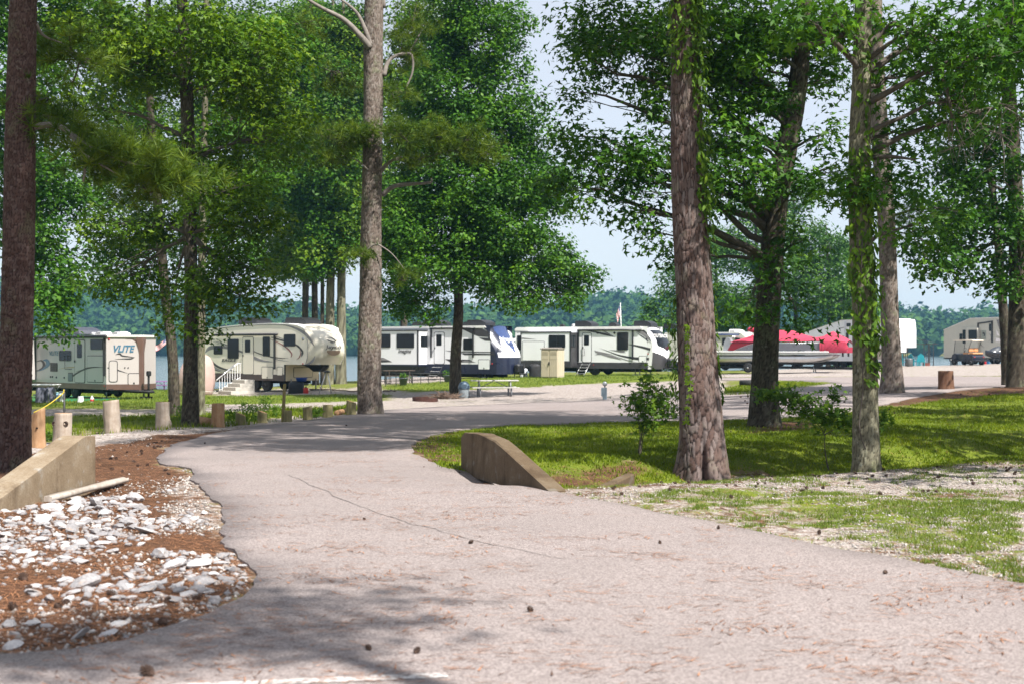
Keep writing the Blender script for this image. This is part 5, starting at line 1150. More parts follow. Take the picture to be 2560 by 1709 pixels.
def pontoon_boat():
    R = Rig('pontoon_boat', 1780+1700/6.525, 97, 26, 'pontoon boat under a pink-red cover on its trailer', 'boat')
    S = R.face(); w = 2.6; M1 = lambda x, y: S.m(*ZB(x, y))
    x0 = M1(-60, 600)[0]; x1 = M1(1720, 600)[0]; xt = M1(1965, 570)[0]; zt = M1(900, 560)[1]; zb = M1(900, 690)[1]; r = (zt-zb)/2; zc = (zt+zb)/2
    for yc in (r, w/2, w-r):
        m = MB(); rows = []
        for x, k, up in ((x0, .8, 0), (x0+.1, 1, 0), (x1-.9, 1, 0), (x1-.2, .93, .03), (x1+.35, .72, .09), (xt-.15, .42, .17), (xt, .10, .25)):
            rows.append([(x, yc+r*k*math.cos(a), zc+up*(r/.26)+r*k*math.sin(a)*(1 if math.sin(a) < 0 else .9)) for a in np.linspace(0, 2*math.pi, 21)[:-1]])
        m.grid(rows, closed=True); m.add(rows[0], [tuple(range(19, -1, -1))]); m.build('pontoon', M_ALU, R.root)
    zd = M1(900, 505)[1]; MB().box((x0+.2, -.02, zt+.01), (xt-.3, w+.02, zd-.09)).build('deck', M_ALU, R.root); MB().box((x0+.15, -.05, zd-.085), (xt-.25, w+.05, zd), bev=.015).build('deck_rim', M_WHITE, R.root)
    # fence panels: near side with the swept stern
    fp = [M1(*p) for p in ((360,495),(470,450),(600,405),(700,384),(780,377),(1755,377),(1755,495))]
    grey = plain('pewter_panel', (.17,.17,.20), .3, .3, .1)
    for y in (.02, w-.06): MB().prism(fp, y, y+.04, 'y').build('fence_panel', grey, R.root); MB().tube([(a, y+.02, z+.01) for a, z in fp[:-1]], .02, 6).build('rail', M_ALU, R.root)
    mp = [M1(*p) for p in ((245,490),(330,345),(480,330),(760,348),(780,380),(600,410),(360,492))]; MB().prism(mp, .07, .10, 'y').build('stern_panel', M_MAROON, R.root)
    # canvas cover, lofted over the furniture
    prof = [(300,335,360),(420,300,352),(560,255,348),(690,175,345),(780,165,345),(1000,160,345),(1240,172,345),(1420,235,345),(1620,285,340),(1760,260,340),(1900,182,338),(2000,235,345),(2100,285,352),(2180,330,420)]
    rows = []
    for i, (px, yt, ye) in enumerate(prof):
        a, z1 = M1(px, yt); _, z0 = M1(px, ye); row = []
        for j in range(15):
            s = j/14; h = 1-abs(2*s-1)**2.2; fold = .02*math.sin(j*2.1+i*1.7)
            row.append((a, .03+s*(w-.06), z0+(z1-z0)*h+fold))
        rows.append(row)
    MB().grid(rows).build('cover', M_TARP, R.root)
    sk = MB(); n = 22; lo = [M1(*p) for p in ((1760,520),(1800,526),(1850,485),(1880,520),(2000,530),(2190,532))]; hi = [M1(*p) for p in ((1760,335),(1850,338),(2000,345),(2100,352),(2180,362),(2225,440))]
    lo = catmull([np.array(p) for p in lo], 5); hi = catmull([np.array(p) for p in hi], 5); rws = []
    for t in np.linspace(0, 1, 6):
        rws.append([(l[0]*(1-t)+h[0]*t, -.015-.05*math.sin(math.pi*t)-.02*math.sin(i*1.9+t*3), l[1]*(1-t)+h[1]*t) for i, (l, h) in enumerate(zip(lo, hi))])
    fr = rws; bow = [[(p[0]+.25*math.sin(math.pi*s), w*s, p[2]) for s in np.linspace(0, 1, 9) for p in [r[-1]]] for r in rws]
    m = MB().grid(rws); m.grid(bow); m.build('cover_skirt', M_TARP, R.root)
    a, z = M1(500, 165); b, z2 = M1(790, 160); MB().tube([(a, w*.5, z), (a+.1, w*.5, z+.03), (b, w*.5, z2+.02)], [.12, .19, .19], 10).build('rolled_top', M_TARP, R.root)
    for q in (((575,190),(790,270)),((585,215),(790,295))): MB().tube([(M1(*q[0])[0], .3, M1(*q[0])[1]), (M1(*q[1])[0], .3, M1(*q[1])[1])], .025, 6).build('frame_tube', M_WHITE, R.root)
    MB().tube([(M1(285,490)[0], .3, M1(285,490)[1]), (M1(275,320)[0], .3, M1(275,320)[1]), (M1(310,268)[0], .4, M1(310,268)[1]), (M1(380,265)[0], .9, M1(380,265)[1]), (M1(410,300)[0], 1.2, M1(410,300)[1])], .03, 8).build('boarding_rail', M_ALU, R.root)
    c, z = M1(185, 395); MB().prism([(c-.35, z-.7), (c-.3, z+.1), (c-.12, z+.5), (c+.12, z+.45), (c+.28, z+.1), (c+.25, z-.7)], w/2-.25, w/2+.25, 'y').build('outboard_motor', plain('grey_cowl', (.25,.26,.28), .35), R.root)
    # its trailer
    zf = M1(900, 715)[1]; m = MB()
    for y in (.35, w-.35): m.box((x0+.3, y-.05, zf-.02), (xt-.2, y+.05, zb-.01))
    for k in range(6): x = x0+.5+k*1.4; m.box((x-.05, .2, zf-.14), (x+.05, w-.2, zf-.021))
    m.box((x0+.3, .45, zf-.30), (xt+.1, .6, zf-.15)); m.box((x0+.3, w-.6, zf-.30), (xt+.1, w-.45, zf-.15)); m.tube([(xt, w/2, zf-.22), (xt+1.6, w/2, zf-.22)], .06, 6); m.box((x0+.3, .1, .25), (x0+.5, .5, zf-.05)); m.build('trailer_frame', M_UNDER, R.root)
    rw = .335; a1 = M1(585, 815)[0]; a2 = M1(775, 815)[0]
    for x in (a1, a2): wheel(R.root, x, .05, rw, .22); wheel(R.root, x, w-.1, rw, .22)
    for y in (.45, 1.0): jack(R, xt-1.4, y, zf-.1)
    for y, px in ((.1, 2135), (1.6, 2235)):
        x, z = M1(px-60*y, 520); MB().box((x-.06, y-.08, z-.3), (x+.06, y+.08, z+.25), bev=.03).build('guide_post', M_BLACK, R.root); MB().tube([(x, y, z+.2), (x, y, z+.55), (x+.25, y, z+.68)], .015, 6).build('guide_wire', M_BLACK, R.root)
    return R
pontoon_boat()

def simple_fifth_wheel(name, label, px, D, yaw, Lb, h0, h1, zo, over, bodycol, capcol, group='trailers parked by the right-hand trees', low=None):
    body = plain(name+'_skin', bodycol, .35, 0, .05); R = Rig('fifth_wheel_trailer', px, D, yaw, label, 'trailer', group); w = 2.44
    MB().prism([(-Lb, .55), (0, .55), (0, zo), (over-.15, zo), (over, zo+.35), (over-.05, h1-.5), (over-.45, h1), (-Lb*.45, h1-.02), (-Lb, h0)], 0, w, 'y').build('body', body, R.root)
    MB().prism([(-Lb, h0+.002), (-Lb*.45, h1-.018), (over-.5, h1+.002), (over-.55, h1+.05), (-Lb*.45, h1+.03), (-Lb, h0+.05)], -.03, w+.03, 'y').build('roof', plain('white_roof', (.78,.77,.75), .5), R.root)
    MB().box((-Lb, -.012, .45), (0, w+.012, .548)).build('skirt', M_UNDER, R.root); under(R, -Lb+.2, -.1, .45, w)
    cap, rows = cap_loft(R, over-.06, w, zo+.02, h1-.02, lambda t: .22-.5*max(0, t-.55)**1.5, .45, lambda s, t: 0, [plain(name+'_cap', capcol, .25, 0, .05, coat=.4), body, plain(name+'_cap', capcol)])
    for x in (-Lb*.55, -Lb*.55+.9): wheel(R.root, x, .2, .37, .22, False); wheel(R.root, x, w-.2, .37, .22, False)
    for y in (.3, w-.3): jack(R, -.25, y, .6)
    return R, body
def white_fifth_wheel():
    R, body = simple_fifth_wheel('white', 'white fifth-wheel trailer facing the camera between the right-hand trunks', 2080+515/4.8938, 105, 66, 8.6, 2.7, 3.62, 1.55, 1.6, (.74,.75,.77), (.84,.84,.86))
    S = R.face(); S.window(Z6, 80, 490, 150, 590, .05); S.window(Z6, 176, 450, 202, 600, .05); S.window(Z6, 182, 335, 228, 372, .05)
    S.band(Z6, [(60,375,2),(100,390,8),(150,385,5),(75,410,2)], M_GREYDEC); S.dec(Z6, [(155,300),(172,300),(172,640),(155,640)], plain('pale_arm', (.6,.62,.66), .4), .05, 'awning_arm')
    w = 2.44; MB().box((-3.6, w+.003, 1.2), (-.2, w+.75, 3.35), bev=.02).build('slide_out', body, R.root); MB().box((-.2, w+.7, 1.2), (-.17, w+.77, 3.35)).build('slide_seal', M_DARKTRIM, R.root)
    E = R.face((-.19, w, 0), 90); MB().prism(rrect(w+.2, 2.1, w+.52, 2.8, .05), -.2, -.175, 'x').build('window', M_GLASS, R.root)
    C = R.face((2.35, 0, 0), 90)
    for yy in (555, 565): MB().box((2.12, .2, 0), (2.125, 1.9, .01)).build('stripe', M_GREYDEC, R.root).location = (.08, 0, C.m(*Z6(700, yy))[1])
    Fr = R.face((.0, 0, 0), 90); MB().prism(rrect(.15, .7, w-.15, 1.5, .05), .0, .02, 'x').build('front_wall', plain('beige_panel', (.5,.45,.38), .5), R.root)
    return R
white_fifth_wheel()
def right_trailer():
    R, body = simple_fifth_wheel('sand', 'sand-coloured trailer with dark awning frame behind the golf cart', 2240+1785/7.3406, 118, 66, 6.0, 2.9, 3.85, 1.25, 1.3, (.55,.53,.46), (.72,.72,.76))
    S = R.face(); M1 = lambda x, y: S.m(*ZC(x, y))
    for q in (((1500,200),(1520,200),(1520,650),(1500,650)), ((1752,165),(1780,160),(1780,560),(1752,560)), ((1500,200),(1500,225),(1780,185),(1780,158))): S.dec(ZC, q, M_CHAR, .06, 'awning_frame')
    S.window(ZC, 1712, 220, 1745, 345, .04); S.panel('poster_panel', [M1(1565,335), M1(1565,500), M1(1655,500), M1(1655,335)], plain('grey_green_panel', (.30,.33,.28), .6), .012); S.band(ZC, [(1590,400,4),(1612,385,30),(1630,430,18),(1605,440,4)], M_CHAR, .02, 'emblem')
    S.window(ZC, 1528, 340, 1545, 480, .03); S.band(ZC, [(1520,520,2),(1560,600,10),(1620,650,2)], M_CHAR); S.band(ZC, [(1690,380,2),(1740,430,10),(1745,490,8),(1680,550,2)], M_GREYDEC)
    dep = .3; Sl = R.face((0, -dep, 0)); a0 = Sl.m(*ZC(1290, 500))[0]; a1 = Sl.m(*ZC(1492, 500))[0]
    MB().box((a0, -dep, 1.0), (a1, -.003, Sl.m(*ZC(1400, 295))[1]), bev=.02).build('slide_out', body, R.root); Sl.window(ZC, 1335, 330, 1482, 500, .06)
    Sl2 = R.face((0, -.15, 0)); b0 = Sl2.m(*ZC(1165, 500))[0]; MB().box((b0, -.15, 1.0), (a0-.1, -.003, Sl2.m(*ZC(1220, 295))[1]), bev=.02).build('slide_out', body, R.root); Sl2.window(ZC, 1170, 400, 1215, 525, .04); Sl2.window(ZC, 1228, 330, 1275, 570, .04)
    C = R.face((1.75, 0, 0), 90); C.dec(ZC, [(1840,140),(1925,140),(1900,330)], M_CHAR); C.dec(ZC, [(1835,320),(1905,440),(1850,420)], M_GREYDEC); C.dec(ZC, [(1830,470),(1940,500),(1940,545),(1830,540)], M_GREYDEC)
    return R
right_trailer()
def hidden_trailer():
    body = plain('bone_skin', (.56,.55,.50), .4, 0, .05); R = Rig('travel_trailer', 1868, 112, 30, 'bone-coloured trailer mostly hidden behind the vine-clad pine and the boat', 'trailer', 'trailers parked in a row'); w = 2.44; S = R.face()
    zr = S.m(1830, 833)[1]; L = 7.0
    MB().prism([(-L, .8), (.05, .8), (.35, 1.3), (.1, zr-.55), (-.5, zr), (-L, zr)], 0, w, 'y').build('body', body, R.root); MB().box((-L, -.012, .5), (.0, w+.012, .798)).build('skirt', M_CHAR, R.root)
    MB().prism([(-L-.05, zr+.002), (-.55, zr+.002), (-.65, zr+.09), (-L-.05, zr+.09)], -.03, w+.03, 'y').build('roof', plain('white_roof', (.78,.77,.75), .5), R.root)
    a, z = S.m(1806, 837); b, _ = S.m(1848, 837); MB().tube([(a-2.5, -.08, z), (b, -.08, z)], .06, 8).build('awning_roll', plain('navy_awning', (.03,.05,.14), .5), R.root)
    A = R.face((0, w/2, 0)); ac_unit(A, ZB, 320, 150, 500, 212, M_WHITE); ac_unit(A, Z4, 1985, 342, 2150, 398)
    S.window(ZI, 1806, 845, 1826, 862, .05); S.window(ZI, 1838, 845, 1850, 860, .05); S.window(ZI, 1700, 842, 1722, 862, .05)
    under(R, -L+.2, 0, .5, w)
    for x in (-3.6, -2.7): wheel(R.root, x, .2, .36, .22, False); wheel(R.root, x, w-.2, .36, .22, False)
    m = MB().tube([(.2, .6, .55), (1.6, w/2, .5)], .05, 6).tube([(.2, w-.6, .55), (1.6, w/2, .5)], .05, 6); m.tube([(1.4, w/2, 0), (1.4, w/2, 1.1)], .045, 8); m.build('hitch', M_UNDER, R.root)
    jack(R, -.5, .3, .55)
hidden_trailer()

def golf_cart():
    tan = plain('tan_vinyl', (.50,.25,.11), .5, 0, .1); dark = plain('dark_blue_body', (.015,.02,.035), .3, coat=.4); cream = plain('cream_roof', (.70,.62,.50), .45)
    R = Rig('golf_cart', 2240+1335/7.3406, 106, -118, 'golf cart with tan rear-facing seat and pale roof', 'golf cart'); r = R.root
    MB().box((-1.25, -.58, .28), (1.2, .58, .38), bev=.02).build('floor_pan', M_BLACK, r)
    m = MB().prism([(-.95, .38), (-1.0, .62), (-.85, .80), (-.1, .80), (.05, .42), (.05, .38)], -.58, .58, 'y'); m.build('rear_body', dark, r)
    MB().prism([(.75, .38), (.75, .80), (.9, .88), (1.15, .78), (1.28, .45), (1.2, .38)], -.5, .5, 'y').build('cowl', dark, r)
    for x0, x1, nm in ((-.95, -.5, 'rear_seat'), (-.42, .1, 'front_seat')): MB().box((x0, -.52, .81), (x1, .52, .93), bev=.04).build(nm, tan, r)
    m = MB().box((-.5, -.5, .98), (-.38, -.02, 1.28), bev=.05).box((-.5, .02, .98), (-.38, .5, 1.28), bev=.05); m.box((-.47, -.1, 1.0), (-.41, .1, 1.2), bev=.02); m.build('backrest', tan, r)
    MB().prism([(-.95, 1.80), (-.9, 1.85), (0, 1.89), (.95, 1.86), (1.05, 1.80), (.95, 1.785), (-.9, 1.785)], -.56, .56, 'y').build('canopy', cream, r)
    for y in (-.5, .5):
        MB().tube([(-.4, y, .85), (-.55, y, 1.35), (-.75, y, 1.79)], .02, 6).build('roof_post', M_BLACK, r); MB().tube([(1.0, y, .8), (.85, y, 1.79)], .02, 6).build('roof_post', M_BLACK, r)
    t = NT('clear_screen'); t.bs(Base_Color=(.10,.12,.13), Roughness=.1, Alpha=.12); t.b.inputs['Specular IOR Level'].default_value = .1; MB().prism([(1.0, .85), (1.01, .85), (.88, 1.75), (.87, 1.75)], -.47, .47, 'y').build('windscreen', t.m, r)
    MB().tube([(.8, -.25, .8), (.55, -.25, 1.12)], .018, 6).build('steering_column', M_BLACK, r); MB().tube([(.55+.06*math.sin(a), -.25+.17*math.cos(a), 1.13+.15*math.sin(a)) for a in np.linspace(0, 6.28, 14)], .014, 5).build('steering_wheel', M_BLACK, r)
    MB().box((-1.55, -.5, .30), (-1.0, .5, .34)).build('rear_footplate', M_BLACK, r)
    for y in (-.45, .45): MB().lathe([(.05, 0), (.05, -.03), (.02, -.04)], (-1.0, y, .6), 10, 'x').build('tail_lamp', M_RED, r)
    for x in (-.75, .95):
        for y in (-.52, .52): wheel(r, x, y, .235, .2)
golf_cart()
def jet_ski():
    R = Rig('jet_ski', 2240+1790/7.3406, 108, -20, 'dark jet ski on a small trailer beside the golf cart', 'jet ski'); r = R.root; hull = plain('black_hull', (.012,.014,.02), .15, coat=.6)
    st = [(-.75,.05,.72,.10),(-.45,.35,.70,.30),(0,.52,.62,.42),(.8,.58,.58,.5),(1.6,.58,.56,.5),(2.3,.5,.56,.46),(2.35,.3,.6,.3)]; rows = []
    for x, hw, z, d in st: rows.append([(x, -hw, z+.28), (x, -hw*.9, z+.12), (x, -hw*.4, z-d*.3), (x, 0, z-d*.45), (x, hw*.4, z-d*.3), (x, hw*.9, z+.12), (x, hw, z+.28), (x, 0, z+.34)])
    m = MB().grid(rows, closed=True); m.add(rows[0], [tuple(range(8))]); m.add(rows[-1], [tuple(range(8))]); m.build('hull', hull, r)
    st = [(-.5,.12,1.0),(-.2,.3,1.12),(.2,.34,1.3),(.5,.3,1.36),(.75,.28,1.2),(1.4,.26,1.16),(2.1,.22,1.1)]
    MB().grid([[(x, -hw, .92), (x, -hw*.8, z-.06), (x, 0, z), (x, hw*.8, z-.06), (x, hw, .92)] for x, hw, z in st]).build('seat_cover', plain('dark_cover', (.03,.035,.045), .6), r)
    MB().prism([(0, .95), (.9, .92), (.75, 1.0), (.2, 1.04)], -.565, -.55, 'y').build('decal', plain('white_vinyl', (.8,.8,.8), .4), r)
    m = MB()
    for y in (-.3, .3): m.box((-.4, y-.03, .32), (2.4, y+.03, .38))
    m.tube([(-.4, 0, .35), (-1.5, 0, .35)], .03, 6); m.box((.9, -.75, .28), (1.0, .75, .34)); m.build('trailer_frame', M_UNDER, r)
    for y in (-.72, .72):
        wheel(r, .95, y, .26, .16); MB().tube([(.95+.33*math.cos(a), y, .28+.33*math.sin(a)) for a in np.linspace(.2, 2.95, 9)], .05, 6).build('fender', M_STEEL, r)
jet_ski()
def chair(px, py, D, rot, label):
    p = P(px, py, D); p[2] = Hg1(p[0], p[1]); teal = plain('teal_plastic', (.01,.20,.24), .4, 0, .1); t = empty('lawn_chair', p, rot); tag(t, label, 'chair', 'teal lawn chairs')
    for k in range(5):
        x = -.24+k*.12; h = .95-.28*abs(x)/.3*.6; MB().prism([(x-.05, .33), (x+.05, .33), (x+.05, h), (x, h+.03), (x-.05, h)], .24, .27, 'y').build('back_slat', teal, t)
    MB().prism([(-.3, .38), (.25, .28), (.25, .32), (-.3, .42)], -.29, .29, 'x').build('seat', teal, t)
    for x in (-.33, .33):
        MB().box((x-.06, -.35, .54), (x+.06, .3, .575), bev=.01).build('armrest', teal, t); MB().box((x-.03, -.32, 0), (x+.03, -.26, .54)).build('leg', teal, t); MB().box((x-.03, .22, 0), (x+.03, .28, .54)).build('leg', teal, t)
chair(2297, 909, 112, math.radians(200), 'round-backed teal lawn chair standing alone on the green mat'); chair(2283, 909, 113, math.radians(110), 'teal lawn chair turned sideways beside the grey bin'); chair(2264, 908, 114, math.radians(80), 'teal lawn chair behind the grey bin, nearest the white trailer')
def gazebo():
    p = P(2300, 905, 116); p[2] = Hg1(p[0], p[1]); t = empty('gazebo_frame', p); tag(t, 'bare black metal gazebo frame with lattice corner panels', 'gazebo'); s = 116/F/7.3406
    iron = plain('black_iron', (.02,.022,.022), .5); X = lambda x: (x-440)*s; hz = lambda y: (935-y)*s
    def lat(x0, x1, y):
        g = empty('lattice_panel', (0, 0, 0), 0, t)
        for x in (x0, x1): MB().box((x-.03, y-.03, 0), (x+.03, y+.03, hz(540))).build('post', iron, g)
        for z in (.35, .8, 1.15, 1.5): MB().box((x0, y-.015, z-.012), (x1, y+.015, z+.012)).build('bar', iron, g)
        MB().box(((x0+x1)/2-.012, y-.014, .35), ((x0+x1)/2+.012, y+.014, 1.5)).build('bar', iron, g)
    lat(X(512), X(612), 0); lat(X(672), X(765), 1.2); lat(X(110), X(170), 0); lat(X(250), X(330), 1.9)
    MB().box((X(100), -.03, hz(540)), (X(770), .03, hz(525))).build('eave_bar', iron, t); MB().box((X(250), 1.87, hz(540)), (X(770), 1.93, hz(525))).build('eave_bar', iron, t)
    for q in ((X(770), 0), (X(770), 1.9), (X(100), 0), (X(250), 1.9)): MB().tube([(q[0], q[1], hz(535)), (X(345), .95, hz(395))], .02, 5).build('roof_bar', iron, t)
gazebo()
def slab(name, label, cat, pxs, mat, lift=.02, th=.03):
    poly = Gs(pxs); m = MB(); n = len(poly); z = [Hg1(*p)+lift for p in poly]
    v = [(p[0], p[1], c) for p, c in zip(poly, z)]+[(p[0], p[1], c-th-.05) for p, c in zip(poly, z)]
    m.add(v, [tuple(range(n))]+[(i, (i+1) % n, n+(i+1) % n, n+i) for i in range(n)]); return tag(m.build(name, mat), label, cat)
slab('green_mat', 'bright green outdoor mat under the teal chairs', 'mat', [(2250,912),(2400,911),(2400,907),(2320,906),(2250,907)], plain('green_turf_mat', (.008,.17,.06), .9, 0, .15), .06)
def box_thing(name, label, cat, px, py, D, w, d, h, mat, bev=.02, rot=0, top=None, group=None):
    p = P(px, py, D); p[2] = Hg1(p[0], p[1])-.02; t = empty(name, p, rot); tag(t, label, cat, group); MB().box((-w/2, -d/2, 0), (w/2, d/2, h), bev=bev).build('body', mat, t)
    if top: MB().box((-w/2-.02, -d/2-.02, h+.001), (w/2+.02, d/2+.02, h+top[0]), bev=.01).build('lid', top[1], t)
    return t
def can_thing(name, label, cat, px, py, D, r, h, mat, prof=None, lid=None, group=None):
    p = P(px, py, D); p[2] = Hg1(p[0], p[1])-.02; t = empty(name, p); tag(t, label, cat, group)
    MB().lathe([(a*r, b*h) for a, b in (prof or [(.9, 0), (1, .05), (1, .95), (.96, 1)])], sides=16).build('body', mat, t)
    if lid: MB().lathe([(a*r, b*h) for a, b in lid[0]], sides=16).build('lid', lid[1], t)
    return t
can_thing('grey_bin', 'dark grey bin beside the teal chairs under the white trailer', 'bin', 2273, 911, 110, .27, .58, plain('grey_metal', (.12,.13,.13), .5, .3), None, ([(1.05,1),(1.05,1.06),(.3,1.1)], M_STEEL))
box_thing('wooden_box', 'reddish box on the green mat behind the teal chairs', 'box', 2316, 908, 115, .5, .35, .25, plain('red_brown_wood', (.16,.05,.035), .7), .01, 0, (.03, plain('red_brown_wood', (.16,.05,.035))))
can_thing('red_can', 'small red can on the gravel beside the jet ski trailer wheel', 'can', 2463, 909, 107, .085, .34, plain('red_paint', (.5,.02,.025), .4), None, ([(.5,1),(.5,1.12),(.3,1.15)], M_BLACK)); can_thing('blue_can', 'blue container next to the small red can', 'container', 2470, 909, 108, .12, .38, plain('blue_paint', (.01,.12,.28), .4), None, ([(.6,1),(.6,1.08),(.3,1.1)], M_WHITE))
t = box_thing('side_table', 'low white table left of the golf cart', 'table', 2385, 909, 109, .55, .4, .04, M_WHITE, .01); t.children[0].location.z = .42; t.children[0].name = 'table_top'
for x in (-.22, .22):
    for y in (-.14, .14): MB().box((x-.025, y-.025, 0), (x+.025, y+.025, .421)).build('leg', M_BLACK, t)
# ------------------------------------------------------------------ camp things around the trailers
def flag(name, label, D, base_px, top_px, c00, c10, c01, c11, n=30):
    """c00 hoist top, c10 fly top, c01 hoist bottom, c11 fly bottom (photograph pixels)"""
    b = P(*base_px, D); b[2] = Hg1(b[0], b[1]); t = empty(name, b); tag(t, label, 'flag'); off = b
    MB().tube([np.zeros(3), P(*top_px, D)-off], [.04, .025], 8).build('pole', M_WHITE, t)
    q = [P(*c, D)-off for c in (c00, c10, c01, c11)]; mats = [plain('flag_red', (.5,.02,.04), .8), plain('flag_white', (.75,.75,.75), .8), plain('flag_blue', (.02,.04,.18), .8)]
    def pt(u, v):
        p = (1-u)*(1-v)*q[0]+u*(1-v)*q[1]+(1-u)*v*q[2]+u*v*q[3]; L = np.linalg.norm(q[1]-q[0])
        return p+np.array([0, .09*L*math.sin(u*9+v*2)*u, .03*L*math.sin(u*7+v)])
    m = MB(); nu, nv = 18, 13; v = [pt(i/nu, j/nv) for j in range(nv+1) for i in range(nu+1)]; m.add(v, [])
    for j in range(nv):
        for i in range(nu):
            m.f.append((j*(nu+1)+i, j*(nu+1)+i+1, (j+1)*(nu+1)+i+1, (j+1)*(nu+1)+i)); m.mi.append(2 if (i < 7 and j < 7) else (j % 2)); m.sm.append(True)
    cl = m.build('cloth', mats, t); st = MB()
    for r in range(9):
        for c in range(6 if r % 2 == 0 else 5):
            u = (.035+.06*c+(.03 if r % 2 else 0)); vv = .04+.056*r; a = pt(u, vv); w = .018*np.linalg.norm(q[1]-q[0]); st.add([a+np.array([dx*w, -.012, dz*w]) for dx, dz in ((-.5, 0), (0, -.5), (.5, 0), (0, .5))], [(0, 1, 2, 3)])
    s = st.build('star_field', mats[1], cl); s['kind'] = 'stuff'
flag('flag_on_pole', 'stars and stripes hanging from a tall white pole behind the white trailer', 118, (1556,905), (1551,757), (1550,762), (1541,785), (1550,787), (1544,808))
flag('flag_on_pole', 'stars and stripes flying low beside the champagne trailer nose', 66, (420,968), (424,842), (423,842), (386,866), (421,857), (384,882))

def steps_concrete():
    R = Rig('precast_steps', 400+1040/7.128, 73.2, 46, 'grey precast concrete steps with white railing at the cream trailer door', 'steps'); r = R.root; w = 1.18; rise_ = .187; run = .27
    for k in range(4): MB().box((0, k*run, k*rise_+(0 if k == 0 else .001)), (w, 4*run+.35, (k+1)*rise_), bev=.012).build('step', M_CONC, r)
    rail = plain('white_railing', (.75,.75,.76), .4)
    for x in (.03,):
        for k in range(9):
            y = .05+k*.155; z0 = min(4, int(y/run)+1)*rise_; z1 = .85+min(y/run, 4)*rise_*.9; MB().box((x-.012, y-.012, z0), (x+.012, y+.012, z1)).build('baluster', rail, r)
        MB().tube([(x, -.15, .72), (x, .05, .86), (x, 1.15, .86+.72), (x, 1.35, 1.56)], .024, 8).build('handrail', rail, r); MB().tube([(x+.1, -.3, .62), (x+.1, .9, 1.55)], .02, 8).build('handrail', M_ALU, r)
        MB().tube([(x, .04, .20), (x, 1.3, .86)], .015, 6).build('bottom_rail', rail, r)
steps_concrete()
def tarp_cover():
    p = P(491, 976, 73); p[2] = Hg1(p[0], p[1])-.03; t = empty('tarp_covered_boat', p, .3); tag(t, 'tall shape under a dusty pink tarpaulin beside the mossy trunk', 'tarpaulin')
    mat = plain('dusty_pink_tarp', (.46,.33,.29), .8, 0, .12, 2, .3); rows = []; n = 44
    for i, (k, z, sx) in enumerate([(.80,.0,0),(.90,.12,0),(.95,.35,0),(1.0,.6,0),(.98,1.0,.02),(.93,1.35,.05),(.80,1.68,.1),(.62,1.9,.14),(.40,2.02,.18),(.15,2.07,.2)]):
        row = []
        for j in range(n):
            a = 2*math.pi*j/n; f = 1+(.035*math.sin(a*11+.6*i)+.02*math.sin(a*19))*(1-i/12); row.append((.93*k*f*math.cos(a)+sx, .75*k*f*math.sin(a), z+.03*math.sin(a*5+i)))
        rows.append(row)
    m = MB().grid(rows, closed=True); m.add(rows[-1], [tuple(range(n))]); m.build('cover', mat, t)
    MB().tube([(.97*math.cos(a), .78*math.sin(a), .22+.03*math.sin(3*a)) for a in np.linspace(0, 6.2832, 30)], .012, 5).build('tie_rope', plain('white_rope', (.6,.58,.52), .9), t)
tarp_cover()
def picnic_table(px, py, D, rot, label, L, mat, fmat, h=.76, group=None, planks=3):
    p = P(px, py, D); p[2] = Hg1(p[0], p[1])-.01; t = empty('picnic_table', p, rot); tag(t, label, 'table', group); s = h/.76
    for k in range(planks): y = (-.36+k*.72/planks)*s; MB().box((-L/2, y+.006, h-.045), (L/2, y+.72*s/planks-.006, h), bev=.006).build('top_plank', mat, t)
    for sgn in (-1, 1):
        y = sgn*.64*s; MB().box((-L/2, y-.125*s, .42*s), (L/2, y+.125*s, .46*s), bev=.006).build('seat_plank', mat, t)
    for x in (-L*.33, L*.33):
        m = MB(); 
        for sgn in (-1, 1): m.tube([(x, sgn*.30*s, h-.05), (x, sgn*.30*s, .02), ], .024, 6); m.tube([(x, sgn*.30*s, .025), (x, sgn*.66*s, .025), (x, sgn*.66*s, .42*s)], .024, 6)
        m.tube([(x, -.3*s, .025), (x, .3*s, .025)], .024, 6); m.tube([(x, -.3*s, h-.07), (x, .3*s, h-.07)], .02, 6); m.build('leg_frame', fmat, t)
    m = MB()
    for sgn in (-1, 1): m.tube([(sgn*L*.33, 0, h-.35), (sgn*.06, 0, h-.06)], .018, 6)
    m.tube([(-L*.33, 0, h-.35), (-L*.33, .0, .03)], .015, 5); m.build('brace', fmat, t); return t
M_PLANK = plain('weathered_plank', (.46,.45,.42), .8, 0, .2, 9, .3); M_GALV = plain('galvanised_pipe', (.26,.27,.29), .5, .6, .2)
b = G(1236, 991); picnic_table(1236, 991, b[1], .12, 'metal-framed picnic table with pale planks on the gravel beside the trash can', 2.05, M_PLANK, M_GALV)
picnic_table(995, 952, 80, .35, 'dark wooden picnic table behind the black railing', 1.8, plain('dark_wood', (.07,.05,.04), .8, 0, .2), plain('dark_wood2', (.06,.045,.035), .8))
picnic_table(396, 971, 92, .2, 'small purple picnic table at the water edge beyond the champagne trailer', 1.1, plain('purple_paint', (.22,.07,.24), .5), plain('dull_purple', (.15,.06,.16), .5), .62)
